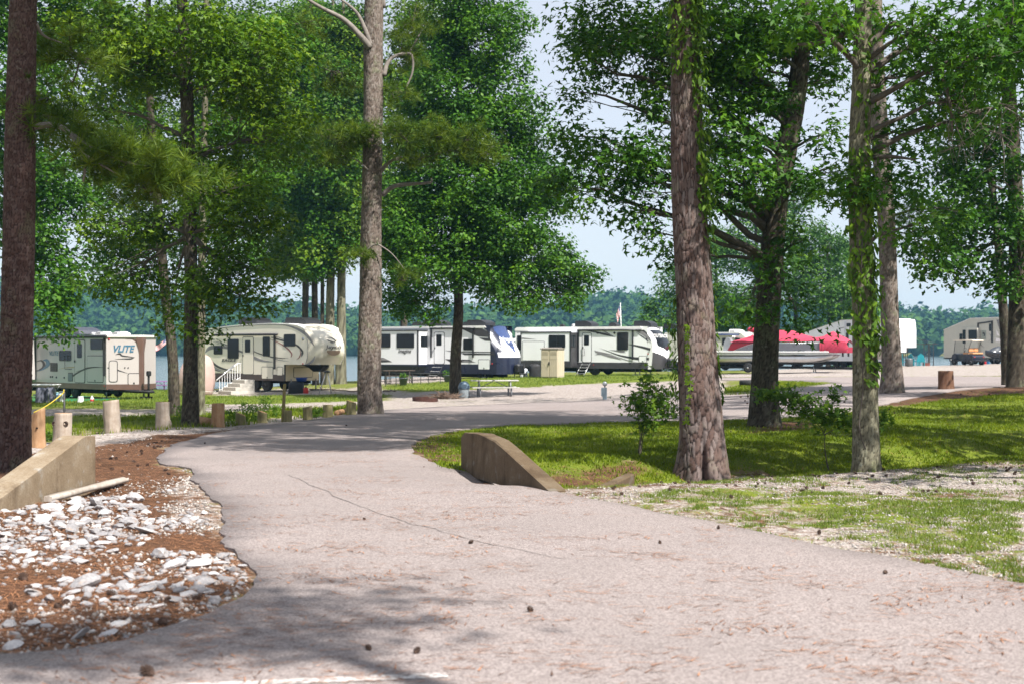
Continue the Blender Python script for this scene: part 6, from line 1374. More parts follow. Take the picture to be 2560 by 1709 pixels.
def trash_can():
    b = G(1160, 994); t = empty('trash_can', (b[0], b[1], Hg1(b[0], b[1])-.02)); tag(t, 'blue-grey trash can with domed lid at the foot of the dense tree', 'trash can'); s = b[1]/F
    body = plain('aggregate_can', (.20,.23,.25), .85, 0, .3, 20, .4); lid = plain('blue_grey_dome', (.075,.12,.17), .45, 0, .1); r = 13.5*s
    MB().lathe([(r*.94, 0), (r, .05), (r, 22*s), (r*.98, 24*s)], sides=24).build('body', body, t)
    d = MB().lathe([(r*1.08, 24*s), (r*1.1, 26*s), (r*1.06, 31*s), (r*.9, 37*s), (r*.62, 41*s), (r*.25, 43*s), (.01, 43.5*s)], sides=24).build('lid', lid, t)
    MB().prism(rrect(-r*.55, 28*s, r*.55, 36*s, .04), -r*1.1, -r*.8, 'y').build('flap', plain('dark_flap', (.05,.08,.11), .4), d)
    MB().box((-.04, -r-.012, 12*s), (.04, -r+.01, 13.5*s)).build('latch', M_STEEL, t)
trash_can()
def fire_ring():
    b = G(1063, 1003); t = empty('fire_ring', (b[0], b[1], Hg1(b[0], b[1])-.02)); tag(t, 'rusty steel fire ring on the gravel left of the dense tree', 'fire ring'); rust = plain('rusty_steel', (.075,.03,.022), .85, .2, .35, 9, .3)
    r = 32*b[1]/F; m = MB(); n = 40; rows = []
    for k, z in ((1, 0), (1, 1), (.965, 1), (.965, 0)):
        rows.append([(r*k*math.cos(a), r*k*.95*math.sin(a), z*(.20 if math.cos(a) < .25 else .13)) for a in np.linspace(0, 2*math.pi, n+1)[:-1]])
    m.grid(rows+[rows[0]], closed=True, smooth=False); m.build('ring_wall', rust, t)
    g = MB()
    for k in range(7): y = -r*.6+k*r*.2; g.tube([(r*.1, y, .13), (r*.93, y*.6, .135)], .008, 5)
    g.build('grate', rust, t)['kind'] = 'stuff'
fire_ring()
def brush_pile():
    b = G(1112, 997); t = empty('brush_pile', (b[0], b[1], Hg1(b[0], b[1]))); tag(t, 'small heap of dry sticks between fire ring and trash can', 'brush pile'); rng = np.random.default_rng(3); m = MB()
    for k in range(70):
        c = rng.normal(size=3)*np.array([.28, .22, 0]); c[2] = .04+.22*rng.random()*math.exp(-(c[0]/.4)**2); d = rng.normal(size=3)*np.array([.3, .25, .10]); m.tube([c-d, c+rng.normal(size=3)*.03, c+d], [.012, .016, .005], 5)
    o = m.build('sticks', plain('dry_stick', (.13,.085,.06), .9, 0, .3), t, fix=False); o['kind'] = 'stuff'
    MB().tube([(-.35, 0, .03), (-.1, .02, .16), (.02, 0, .30), (-.02, 0, .36)], [.03, .035, .03, .02], 7).build('forked_stick', plain('dry_stick', (.13,.085,.06)), t)
brush_pile()
def water_post():
    b = G(1511, 997); t = empty('utility_post', (b[0], b[1], Hg1(b[0], b[1])-.03)); tag(t, 'short blue-grey utility post with round meter on top beside the loop road', 'utility post'); s = b[1]/F; m = plain('grey_box', (.24,.31,.36), .5, .1, .12)
    MB().box((-4.5*s, -.07, 0), (6*s, .07, 32*s), bev=.012).build('post', m, t); MB().box((-8*s, -.05, 10*s), (-4.6*s, .05, 32*s), bev=.008).build('side_box', m, t)
    MB().tube([(1*s, 0, 32*s), (1*s, 0, 37*s)], .025, 8).build('stem', M_STEEL, t); MB().lathe([(.02, -.10), (5.5*s, -.09), (6*s, -.05), (6*s, .05), (5.5*s, .09)], (1*s, 0, 41*s), 18, 'y').build('meter', plain('meter_metal', (.36,.38,.40), .4, .5), t)
water_post()
def shed():
    R = Rig('storage_shed', 1260+657/4.8938, 82, 28, 'tan plastic storage shed with double doors in front of the white trailer', 'shed'); r = R.root; S = R.face(); tan = plain('tan_resin', (.50,.43,.32), .55, 0, .06); dk = plain('tan_resin_dark', (.40,.34,.25), .55)
    x0 = S.m(*Z4(452, 800))[0]; h = S.m(*Z4(560, 650))[1]; d = .88
    MB().box((x0, 0, 0), (0, d, h), bev=.02).build('wall', tan, r)
    for a, b_ in ((455, 553), (558, 655)):
        q = S.rect(Z4, a, 965, b_, 662); o = S.panel('door', rrect(q[0]+.02, .06, q[2]-.02, h-.06, .015), tan, .02)
        for k in range(3): MB().box((q[0]+.06, -.027, h-.17-.075*k), (q[2]-.06, -.015, h-.13-.075*k)).build('louvre', dk, o)
        MB().box((q[0]+.05, -.026, h*.64), (q[2]-.05, -.015, h*.66)).build('rail', dk, o); xa, xb = q[0]+.07, q[2]-.07
        for k in range(3): x = xa+(xb-xa)*(k+.5)/3; MB().box((x-.008, -.0215, .1), (x+.008, -.0195, h*.62)).build('groove', dk, o)
        p0, p1 = (xa, h*.60), (xb, h*.32)
        if a == 558: p0, p1 = (xb, h*.60), (xa, h*.32)
        MB().prism([(p0[0], p0[1]), (p1[0], p1[1]), (p1[0], p1[1]-.07), (p0[0], p0[1]-.07)], -.026, -.015, 'y').build('brace', tan, o)
    xm = S.m(*Z4(553, 810))[0]; MB().box((xm-.03, -.07, h*.44), (xm+.03, -.021, h*.56), bev=.015).build('handle', M_BLACK, r)
    MB().prism([(-.04, h+.001), (d+.05, h+.001), (d+.05, h+.03), (d*.5, h+.11), (-.04, h+.06)], x0-.04, .04, 'x').build('roof', plain('brown_grey_roof', (.22,.19,.16), .6), r)
    E = R.face((0, 0, 0), 90)
    for k in range(3): MB().box((.001, .12+k*.25, .08), (.012, .30+k*.25, h-.1), bev=.004).build('panel', tan, r)
shed()
def soft_box(name, label, cat, px, py, D, w, d, h, mat, part='cover', seed=1, rot=0):
    p = P(px, py, D); p[2] = Hg1(p[0], p[1])-.03; t = empty(name, p, rot); tag(t, label, cat); rows = []; n = 28
    for i, (k, z) in enumerate([(1, 0), (1.02, .15), (1, .5), (.97, .8), (.9, .93), (.6, 1.0), (.1, 1.02)]):
        rows.append([(k*w/2*math.copysign(abs(math.cos(a))**.6, math.cos(a))*(1+.03*math.sin(a*7+i+seed)), k*d/2*math.copysign(abs(math.sin(a))**.6, math.sin(a))*(1+.03*math.cos(a*5+i)), z*h+.02*math.sin(a*3+i+seed)) for a in np.linspace(0, 2*math.pi, n+1)[:-1]])
    m = MB().grid(rows, closed=True); m.add(rows[-1], [tuple(range(n))]); m.build(part, mat, t); return t
M_BTARP = plain('black_cover_cloth', (.014,.014,.016), .7, 0, .3, 4, .3)
soft_box('covered_grill', 'grill under a black cover left of the tan shed', 'grill', 1260+378/4.8938, 940, 85, .70, .6, .80, M_BTARP)
soft_box('white_bundle', 'white covered bundle between the navy-nosed trailer and the covered grill', 'bundle', 1260+240/4.8938, 940, 85.5, .48, .45, .52, plain('white_cover', (.65,.68,.74), .6), 'cover', 4)
def fence():
    s = 77/F; y0 = 77.0; iron = plain('black_iron', (.02,.022,.022), .5); X = lambda x: (900+x/3.6703-CX)*s
    b = (X(210), y0, Hg1(X(210), y0)); t = empty('black_railing', b); tag(t, 'low black railing in front of the navy-nosed trailer', 'railing'); xs = [235, 330, 405, 480, 555, 625, 735, 835]
    H_ = .72
    for k, x in enumerate(xs): MB().box((X(x)-b[0]-.018, .05*k-.018, -.05), (X(x)-b[0]+.018, .05*k+.018, H_)).build('post', iron, t)
    for z in (H_-.02, .4, .1): MB().tube([(X(205)-b[0], 0, z), (X(840)-b[0], .36, z)], .014 if z > .5 else .007, 5).build('rail', iron, t)
    w = MB()
    for k in range(60): x = X(235)+(X(835)-X(235))*k/60-b[0]; w.box((x-.004, .006*k-.004, .1), (x+.004, .006*k+.004, H_))
    w.build('wires', iron, t)['kind'] = 'stuff'
fence()
def planter(px, py, D, label, r=.22, h=.42, seed=1):
    p = P(px, py, D); p[2] = Hg1(p[0], p[1])-.02; t = empty('planter', p); tag(t, label, 'planter', 'planters by the railing'); MB().lathe([(r*.72, 0), (r*.95, h*.9), (r*1.05, h*.92), (r*1.05, h), (r*.9, h), (r*.88, h*.85)], sides=18).build('pot', plain('slate_pot', (.10,.115,.14), .6), t)
    rng = np.random.default_rng(seed); n = 160; q = rng.normal(size=(n, 3))*np.array([r*.55, r*.55, .09])+np.array([0, 0, h+.1]); link('foliage', scatter('foliage', q, rng.normal(size=(n, 3))+np.array([0, 0, .6]), np.full(n, .10), rng.random(n)*6, rng.random(n), OVAL, M_LEAF), t)
planter(900+397/3.6703, 954, 76, 'grey planter with small green plant in front of the black railing', .235, .44); planter(900+802/3.6703, 947, 79, 'grey planter half hidden behind the dense tree trunk', .22, .4, 2)
# under and beside the cream trailer
soft_box('covered_smoker', 'black covered smoker below the cream trailer front wall', 'smoker', 480+958/3.6703, 982, 72, .78, .6, .62, M_BTARP, 'cover', 2)
p = P(480+1005/3.6703, 980, 72); p[2] = Hg1(p[0], p[1]); t = empty('blue_tub', (p[0], p[1], p[2]+.60)); tag(t, 'blue plastic tub on top of the black covered smoker', 'tub'); MB().lathe([(.24, 0), (.29, .15), (.31, .16), (.31, .18), (.26, .18), (.22, .04)], sides=18).build('bowl', plain('blue_plastic', (.01,.05,.30), .35), t); MB().tube([(.31*math.cos(a), .31*math.sin(a), .17) for a in np.linspace(0, 6.2832, 20)], .012, 5).build('rim', plain('blue_plastic', (.01,.05,.30)), t)
p = P(480+1045/3.6703, 981, 71.5); can_thing('red_fuel_can', 'red fuel can on the ground below the cream trailer', 'can', 480+1045/3.6703, 981, 71.5, .13, .30, plain('red_plastic', (.5,.03,.02), .45), None, ([(.45,1),(.4,1.1),(.15,1.3)], M_BLACK))
def tripod():
    p = P(480+1240/3.6703, 984, 71); p[2] = Hg1(p[0], p[1]); t = empty('king_pin_tripod', p); tag(t, 'grey tripod stand propping the cream trailer overhang', 'stand'); z = T2.O[2]+1.28-p[2]; z = 200/3.6703*71/F
    MB().lathe([(.16, z-.05), (.17, z), (.06, z+.05)], sides=14).build('head', M_BLACK, t)
    for a in (3.6, -.9, 1.2): MB().tube([(.06*math.cos(a), .06*math.sin(a), z-.04), (.42*math.cos(a), .42*math.sin(a), 0)], .022, 7).build('leg', M_ALU, t)
tripod()
for k, (x0, y0, x1, y1, r, lab) in enumerate([(1080,848,1520,872,.05,'thin bare log lying on the gravel right of the cream trailer'),(1100,812,1190,838,.06,'short curved log beside the thick pale trunk'),(1755,880,1868,884,.05,'dark branch lying on the gravel right of the grey pine')]):
    a, b = G(*Z2(x0, y0)), G(*Z2(x1, y1)); a[2] = Hg1(a[0], a[1])+r; b[2] = Hg1(b[0], b[1])+r; m = MB(); L = bez(a, b, (0, .2, .04), 9); L[1:-1] += RNG.normal(size=(7, 3))*.015; o = m.tube(L-a, np.linspace(r, r*.6, 9)*(1+.1*RNG.normal(size=9)), 9).build('fallen_log', plain('dead_log', (.16,.12,.09), .9, 0, .3, 8, .4)); o.location = a; tag(o, lab, 'log', 'logs lying on the gravel')
# below the champagne trailer
slab('green_mat', 'green outdoor mat spread below the champagne trailer', 'mat', [(-40,1008),(60,1006),(160,1003),(250,1000),(300,998),(200,992),(60,993),(-40,994)], plain('green_turf_mat', (.008,.17,.06)), .05)
def folding_table():
    p = P(110, 1000, 57); p[2] = Hg1(p[0], p[1])+.02; t = empty('folding_table', p, -.1); tag(t, 'white folding table standing on the green mat beside the red-barked pine', 'table'); MB().box((-.95, -.38, .70), (.55, .38, .745), bev=.015).build('table_top', M_WHITE, t)
    for x in (-.7, .35):
        m = MB().tube([(x, -.3, .70), (x-.05, -.3, 0), (x-.05, .3, 0), (x, .3, .70)], .014, 6); m.tube([(x+.3, 0, .69), (x-.03, 0, .25)], .01, 5); m.build('leg_frame', M_STEEL, t)
folding_table()
M_GCLOTH = plain('grey_chair_cover', (.11,.115,.15), .8, 0, .2, 5, .3)
soft_box('covered_chair', 'folded chair in a grey cover under the white table, nearer the pine', 'chair', 103, 998, 58.2, .42, .4, .64, M_GCLOTH, 'cover', 3); soft_box('covered_chair', 'folded chair in a grey cover at the free end of the white table', 'chair', 127, 998, 58.2, .40, .38, .63, M_GCLOTH, 'cover', 6)
PROP = [(.9, 0), (1, .06), (1, .62), (.85, .76), (.45, .84), (.42, .86), (.5, .9), (.5, 1.0)]
can_thing('propane_bottle', 'white propane bottle standing on the green mat', 'bottle', 153, 997, 58.6, .155, .46, plain('white_steel', (.62,.66,.68), .4), PROP); can_thing('propane_bottle', 'pale blue propane bottle behind the white one on the green mat', 'bottle', 144, 996, 59, .14, .42, plain('pale_blue_steel', (.22,.42,.52), .4), PROP)
can_thing('white_bucket', 'upturned white bucket on the green mat under the champagne trailer', 'bucket', 202, 1002, 57.5, .13, .26, plain('white_plastic', (.72,.74,.74), .45), [(1, 0), (1, .06), (.97, .07), (.82, .97), (.78, 1)]); can_thing('jug', 'small pale jug with red label right of the white bucket', 'jug', 230, 1001, 57.5, .075, .27, plain('pale_plastic', (.6,.58,.55), .5), [(.9, 0), (1, .05), (1, .6), (.6, .8), (.4, .85), (.4, 1)], ([(1.02, .15), (1.02, .5)], M_RED))
# tyre lying on the island
def tyre():
    b = G(1871, 962); t = MB().lathe([(.28, 0), (.36, -.01), (.40, .05), (.40, .17), (.36, .23), (.28, .22), (.26, .18), (.26, .04), (.28, 0)], sides=28, cap=False).build('old_tyre', M_TYRE); t.location = (b[0], b[1], Hg1(b[0], b[1])+.02); tag(t, 'old black tyre lying flat on the grassy island', 'tyre')
tyre()

# ------------------------------------------------------------------ log posts along the road
def mat_post(name, a, b, c):
    t = NT(name); v = t.coord((9, 9, .8)); n = t.noise(1.0, 6, .7, v); k = t.noise(7, 3, .6, t.coord()); col = t.ramp(t.math('ADD', t.math('MULTIPLY', n, .7), t.math('MULTIPLY', k, .3)), [(.3, a), (.5, b), (.7, c)])
    t.bs(Base_Color=col, Roughness=.9); t.b.inputs['Specular IOR Level'].default_value = .15; t.bump(n, .5, .02); return t.m
M_LOG = mat_post('bleached_log', (.17,.135,.10), (.31,.25,.20), (.47,.41,.35)); M_LOGT = mat_post('tan_log', (.20,.11,.055), (.34,.20,.11), (.46,.31,.19)); M_LOGG = mat_post('greenish_log', (.10,.09,.04), (.20,.18,.09), (.30,.25,.15)); M_LOGD = mat_post('dark_log', (.07,.035,.022), (.13,.07,.045), (.19,.11,.075))
def log_post(px, py, wpx, hpx, label, mat, slant=0.0, bulge=None, seed=1, knots=(), lean=0.0, group='log posts along the road edge'):
    b = G(px, py); s = b[1]/F; r = wpx*s/2; h = hpx*s+.02; rng = np.random.default_rng(seed); n = 30; rows = []
    zs = [-.15, 0, .03, .1, .2, .35, .5, .65, .8, .92, .985, 1.0]
    for i, z in enumerate(zs):
        row = []
        for j in range(n):
            a = 2*math.pi*j/n; f = 1+.035*math.sin(2*a+seed)+.03*math.sin(3*a+z*3+seed*2)+.012*math.sin(9*a+seed)+.10*math.exp(-(z/.15)**2)*(z >= 0)-.05*z
            if bulge: f += bulge[2]*math.exp(-((z-bulge[1])/.12)**2)*max(0, math.cos(a-bulge[0]))**3
            if i == len(zs)-1: f *= .955
            zz = z*h+slant*r*math.cos(a)*max(0, (z-.6)/.4)
            row.append((r*f*math.cos(a)+lean*max(z, 0)*h, r*f*math.sin(a), zz))
        rows.append(row)
    t = empty('log_post', (b[0], b[1], Hg1(b[0], b[1]))); tag(t, label, 'post', group); m = MB().grid(rows, closed=True); m.build('log', mat, t)
    top = [(p[0]*.998, p[1]*.998, p[2]+.001) for p in rows[-1]]; c = np.mean(top, axis=0); m = MB(); m.add(top+[tuple(np.array(p)*.5+c*.5-np.array([0, 0, .008])) for p in top]+[tuple(c+np.array([0, 0, -.004]))], [(j, (j+1) % n, n+(j+1) % n, n+j) for j in range(n)]+[(n+j, n+(j+1) % n, 2*n) for j in range(n)]); m.build('sawn_top', M_LOGT if mat is not M_LOGD else M_LOGD, t)
    for (kx, kz, kr) in knots:
        y = -math.sqrt(max(.0, r*r-kx*kx))*1.0; k = MB().lathe([(kr*1.3, .012), (kr, -.02), (kr*.75, -.012), (kr*.3, .0)], (kx, y, kz), 12, 'y').build('knot', plain('dark_knot', (.05,.03,.02), .9), t)
    return t
log_post(95, 1118, 36, 88, 'split log post with slanted top right beside the red-barked pine', M_LOGT, .55, None, 1, ((.02, .36, .015),))
log_post(156, 1107, 45, 76, 'bleached log post with two dark knot holes below the yellow rope', M_LOG, 0, (3.6, .65, .12), 2, ((-.13, .40, .035), (.10, .40, .04)), .02)
log_post(282, 1086, 42, 79, 'bleached log post standing just behind the left concrete wing wall', M_LOG, .12, (3.4, .5, .12), 3, (), -.06)
log_post(407, 1073, 37, 65, 'pale log post left of the leaning grey tree, bulging at its foot', M_LOG, 0, (-.3, .2, .28), 4)
log_post(545, 1066, 34, 57, 'tan log post right of the mossy trunk with a log lying beside it', M_LOGT, 0, None, 5)
for k, (px, py, w, h, sl, lab) in enumerate([(602,1060,27,25,-.35,'short green-stained post among weeds, next right of the tan post'),(656,1055,26,26,-.3,'short green-stained post among weeds, left of the thin wooden stake'),(719,1052,22,26,0,'short green-stained post directly right of the thin wooden stake'),(769,1048,23,31,.25,'green-stained post, third from the grey pine'),(820,1042,25,30,0,'green-stained post with weeds growing from its top, second from the grey pine'),(878,1036,25,32,-.3,'green-stained slanted post touching the grey pine')]):
    log_post(px, py, w, h, lab, M_LOGG, sl, None, 10+k)
log_post(2365, 972, 38, 46, 'dark log stump beside the far road on the right', M_LOGD, 0, (1, .5, .06), 20)
def lying_log(x0, y0, x1, y1, rpx, label, mat):
    a, b = G(x0, y0), G(x1, y1); r = rpx*a[1]/F; a[2] = Hg1(a[0], a[1])+r*.8; b[2] = Hg1(b[0], b[1])+r*.8; d = b-a; L = [a-a, d*.05, d*.5, d*.95, d]; o = MB().tube(L, [r*.93, r, r*1.03, r, r*.92], 18).build('lying_log', mat); o.location = a; tag(o, label, 'log', 'logs lying between the posts')
lying_log(492, 1060, 532, 1062, 10.5, 'tan log lying on the ground between mossy trunk and tan post', M_LOGT); lying_log(841, 1037, 866, 1031, 7, 'dark-ended log lying between the two last posts before the grey pine', M_LOGT)
b = G(708, 1052); t = empty('wooden_stake', (b[0], b[1], Hg1(b[0], b[1])-.05)); tag(t, 'thin upright wooden stake among the short posts', 'stake'); s = b[1]/F; MB().prism([(-.05, 0), (.03, 0), (.07, 99*s), (.045, 101*s), (.0, 99*s)], -.02, .03, 'y').build('board', mat_post('stake_wood', (.14,.12,.05), (.24,.20,.09), (.32,.28,.15)), t); MB().box((.02, -.03, 85*s), (.05, -.02, 86*s)).build('nail', M_STEEL, t)
b = G(147, 1096); t = empty('iron_rod', (b[0], b[1]+.35, Hg1(b[0], b[1]+.35)-.05)); tag(t, 'dark iron rod behind the knotty log post holding the yellow rope', 'rod'); s = b[1]/F; MB().tube([(0, 0, 0), (0, 0, 124*s)], .022, 8).build('shaft', plain('dark_iron', (.02,.02,.022), .6), t); MB().lathe([(.03, 0), (.03, .03), (.012, .04)], (0, 0, 124*s), 8).build('cap', plain('dark_iron', (.02,.02,.022)), t)
p0 = np.array([t.location.x, t.location.y-.03, t.location.z+121*s]); p1 = P(84, 1030, b[1]-.2); o = MB().tube([q-p0 for q in [p0+np.array([.0, 0, .06]), p0, *bez(p0, p1, (0, 0, -.08), 10)[1:]]], .011, 6).build('yellow_rope', plain('yellow_rope', (.5,.38,.03), .8)); o.location = p0; tag(o, 'yellow rope tied from the iron rod down to the split post', 'rope')

# ------------------------------------------------------------------ concrete wing walls of the culvert
def mat_concrete(name='old_concrete', k_=1.0):
    t = NT(name); v = t.coord(); n = t.noise(2.2, 6, .65, v); st = t.noise(1.0, 6, .7, t.coord((2.4, 2.4, .9)), .8); f = t.noise(40, 4, .7, v)
    c = t.ramp(t.math('ADD', t.math('MULTIPLY', n, .6), t.math('MULTIPLY', f, .4)), [(.3, (.125,.088,.055)), (.5, (.225,.172,.115)), (.7, (.33,.28,.21))]); c = t.mix(t.maprange(st, .5, .72, 0, .7), c, (.075,.048,.028)); c = t.mix(t.maprange(t.noise(4.5, 4, .6, v), .58, .72, 0, .5), c, (.36,.37,.36))
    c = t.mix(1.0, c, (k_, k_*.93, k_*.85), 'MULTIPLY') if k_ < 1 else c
    c = t.mix(t.math('MULTIPLY', t.maprange(t.voro(5.5, v), .06, .09, 1, 0), .5), c, (.12,.12,.11))
    t.bs(Base_Color=c, Roughness=.92); t.b.inputs['Specular IOR Level'].default_value = .2; t.bump(f, .4, .01); return t.m
M_OLDC = mat_concrete(); M_STAINSHADEC = mat_concrete('stained_shaded_concrete', .52)  # second copy: brown stain, plus the right wall's shade darkened into its colour
def wing_wall(a, b, prof, label, thick=.2, mat=None):
    A, B = np.array(G(*a)), np.array(G(*b)); d = B-A; R = Rig('wing_wall', 0, 1, 0, label, 'wall'); R.root['kind'] = 'thing'; R.O = np.array([A[0], A[1], Hg1(A[0], A[1])]); R.a = -math.atan2(d[1], d[0]); R.root.location = R.O; R.root.rotation_euler = (0, 0, -R.a)
    S = R.face(); pts = [S.m(*p) for p in prof]; m = MB(); c = .02; n = len(pts); cen = np.mean(pts, axis=0)
    inn = [tuple(np.array(p)+(cen-np.array(p))/np.linalg.norm(cen-np.array(p))*c) for p in pts]
    v = [(p[0], 0, p[1]) for p in inn]+[(p[0], c, p[1]) for p in pts]+[(p[0], thick-c, p[1]) for p in pts]+[(p[0], thick, p[1]) for p in inn]; f = [tuple(range(n)), tuple(range(4*n-1, 3*n-1, -1))]
    for k in range(3): f += [(k*n+i, k*n+(i+1) % n, (k+1)*n+(i+1) % n, (k+1)*n+i) for i in range(n)]
    m.add(v, f); m.build('slab', mat or M_OLDC, R.root); return R
WL = wing_wall((-110, 1318), (240, 1228), [(-110,1335),(-110,1322),(0,1246),(206,1094),(216,1088),(240,1088),(240,1240)], 'stained concrete wing wall of the culvert on the left, sloping down to the rocks', .30)
WR = wing_wall((1152, 1168), (1372, 1230), [(1152,1185),(1152,1092),(1160,1080),(1196,1083),(1236,1100),(1258,1120),(1372,1226),(1372,1245)], 'stained concrete wing wall of the culvert on the right, beside the lawn', .22, M_STAINSHADEC)
A, B = G(1384, 1238), G(1575, 1204); d = (B-A)[:2]; L = np.linalg.norm(d); o = MB().box((0, -.07, -.15), (L, .07, .035), bev=.02).build('headwall_edge', M_STAINSHADEC); o.location = (A[0], A[1], (Hg1(*A[:2])+Hg1(*B[:2]))/2-.012); o.rotation_euler = (0, 0, math.atan2(d[1], d[0])); tag(o, 'low concrete edge of the culvert running towards the vine-clad pine', 'kerb')
A, B = G(120, 1266), G(315, 1214); A[2] = Hg1(*A[:2])+.02; B[2] = Hg1(*B[:2])+.035; d = B-A; L = np.linalg.norm(d); m = MB(); rows = []
for k, tt in enumerate(np.linspace(0, 1, 9)):
    w = .048+.012*math.sin(k*1.3); rows.append([(tt*L, -w, .0), (tt*L, -w*.9, .05), (tt*L, -w*.1, .062-.02*(tt > .55)), (tt*L, w*.2, .05), (tt*L, w*.9, .06), (tt*L, w, .0)])
m.grid(rows, closed=True); m.add(rows[0], [tuple(range(6))]); m.add(rows[-1], [tuple(range(6))]); o = m.build('weathered_board', mat_post('silver_board', (.22,.18,.15), (.36,.32,.28), (.48,.44,.40))); o.location = A; o.rotation_euler = (0, -math.asin(d[2]/L), math.atan2(d[1], d[0])); tag(o, 'bleached split board lying at the foot of the left wing wall', 'board')
# ------------------------------------------------------------------ marks on the road
def ribbon(name, pxs, w, mat, lift=.0185):
    c = catmull([np.array(G(*p)[:2]) for p in pxs], 10); c = c+ (np.stack([fbm(c[:, 0]*3, c[:, 1]*3, 70), fbm(c[:, 0]*3, c[:, 1]*3, 71)], 1)-.5)*.12
    d = np.gradient(c, axis=0); d /= np.linalg.norm(d, axis=1, keepdims=True); n = np.stack([-d[:, 1], d[:, 0]], 1); ww = w*(.5+vnoise(c[:, 0]*9, c[:, 1]*9, 72)[:, None])
    a, b = c+n*ww/2, c-n*ww/2; za, zb = H(a[:, 0], a[:, 1])+lift, H(b[:, 0], b[:, 1])+lift
    return MB().grid([[(x, y, z) for (x, y), z in zip(a, za)], [(x, y, z) for (x, y), z in zip(b, zb)]]).build(name, mat, road)
M_CRACK = plain('tar_crack', (.175,.15,.142), .9, 0, .4, 14)
ribbon('crack', [(716,1188),(760,1206),(860,1252),(960,1288),(1060,1318),(1170,1348),(1300,1378),(1420,1402)], .011, M_CRACK)

def paint_line():
    t = NT('worn_white_paint'); v = t.coord(); n = t.noise(30, 5, .7, v); t.bs(Base_Color=t.mix(t.maprange(n, .44, .58), (.55,.52,.50), (.26,.22,.21)), Roughness=.8)
    a, b = np.array(G(690, 1712)[:2]), np.array(G(1118, 1694)[:2]); a = a+(a-b)*.6; d = b-a; n_ = np.array([-d[1], d[0]])/np.linalg.norm(d); rows = []
    for k in range(41):
        c = a+d*k/40; w = .05*(1+.25*(vnoise(np.array([k*.9]), np.array([3.0]), 5)[0]-.5))
        rows.append([(c[0]+n_[0]*s, c[1]+n_[1]*s, H1(c[0], c[1])+.0185) for s in (-w, w)])
    MB().grid(rows).build('road_marking', t.m, road)
paint_line()

# ------------------------------------------------------------------ rocks
M_ROCK = None
def mat_rock():
    t = NT('limestone_rock'); v = t.coord(); n = t.noise(9, 6, .65, v); oi = t.n('ObjectInfo')
    c = t.ramp(t.math('ADD', t.math('MULTIPLY', n, .6), t.math('MULTIPLY', oi.outputs['Random'], .4)), [(.25, (.20,.19,.195)), (.5, (.36,.35,.355)), (.75, (.54,.52,.52))])
    c = t.mix(t.maprange(t.noise(3.5, 4, .6, v), .56, .7, 0, .55), c, (.38,.27,.19)); t.bs(Base_Color=c, Roughness=.9); t.b.inputs['Specular IOR Level'].default_value = .2; t.bump(n, .6, .02); return t.m
M_ROCK = mat_rock()
def rock_mesh(seed):
    rng = np.random.default_rng(seed); import bmesh
    bm = bmesh.new(); bmesh.ops.create_icosphere(bm, subdivisions=2, radius=.5); me = bpy.data.meshes.new('rock')
    pl = [(rng.normal(size=3), rng.uniform(.24, .42)) for _ in range(9)]
    for v in bm.verts:
        p = np.array(v.co)
        for n, d in pl:
            n = n/np.linalg.norm(n); s = np.dot(p, n)
            if s > d: p = p-n*(s-d)*.92
        v.co = p*np.array([1.25, .9, .72])*(1+.05*rng.normal())
    bm.to_mesh(me); bm.free(); me.materials.append(M_ROCK); return me
ROCKS = [rock_mesh(200+k) for k in range(10)]
rrng = np.random.default_rng(77)
ZR = ZM(0, 1200, 3.0813)
def put_rock(x, y, size, sink=.25, flat=1.0):
    o = bpy.data.objects.new('rock', ROCKS[rrng.integers(0, 10)]); COL.objects.link(o)
    sx = size*(.85+.3*rrng.random()); sz = size*flat*(.75+.4*rrng.random())
    o.scale = (sx, size*(.8+.35*rrng.random()), sz); o.rotation_euler = (rrng.normal()*.18, rrng.normal()*.18, rrng.random()*6.28); o.location = (x, y, Hg1(x, y)+sz*.36*(1-sink)-.004)
    tag(o, 'pale grey limestone rock in the rock bed left of the road', 'rock', 'rocks bedded in pine straw beside the road'); return o
big = [(865,545,165,.6),(1080,640,115,.7),(800,912,95,.8),(1430,572,100,.9),(1100,915,115,.55),(1095,960,160,.45),(1370,893,300,.2),(900,1085,260,.3),(840,1172,170,.55),(600,1190,250,.3),(80,1112,150,.8),(260,1095,180,.5),(360,1135,100,.8),
  (100,1265,200,.45),(125,1195,120,.7),(1010,695,90,.6),(680,682,90,.5),(820,775,140,.35),(1360,795,210,.3),(1190,760,210,.35),(1230,855,180,.3),(575,225,120,.9),(380,270,90,.8),(590,350,130,.8),(350,320,140,.5),(480,315,70,.8),(860,455,110,.7),(1150,385,220,.4),
  (180,560,130,.6),(520,605,140,.4),(420,815,160,.25),(560,830,200,.25),(250,855,160,.35),(1480,730,90,.6),(1750,775,130,.4),(1850,812,90,.5),(1640,925,110,.5),(1620,990,85,.5),(1790,570,90,.6),(1670,615,80,.6),(360,1220,130,.4),(1020,1205,140,.45),(1400,1080,110,.35),(180,1345,180,.25),
  (1085,500,95,.8),(990,505,90,.9),(690,215,110,.6),(840,205,60,1),(180,205,70,1),(220,215,90,.7),(120,300,90,.7),(300,270,100,.6),(50,430,110,.6),(30,480,130,.5),(170,500,80,.6),(350,395,110,.7),(200,420,120,.6),(660,270,70,.8),(740,350,110,.5),(570,480,80,.8),(460,410,110,.6)]
taken = []
for zx, zy, w, fl in big:
    p = G(*ZR(zx, zy+w*.12)); s = w/3.0813*p[1]/F/1.15; put_rock(p[0], p[1], s, .3, fl); taken.append((p[0], p[1], s))
ROCKBED = Gs([(-60,1300),(60,1278),(190,1252),(330,1226),(440,1222),(500,1262),(545,1330),(600,1395),(622,1450),(560,1505),(440,1565),(300,1610),(0,1642),(-60,1650)])
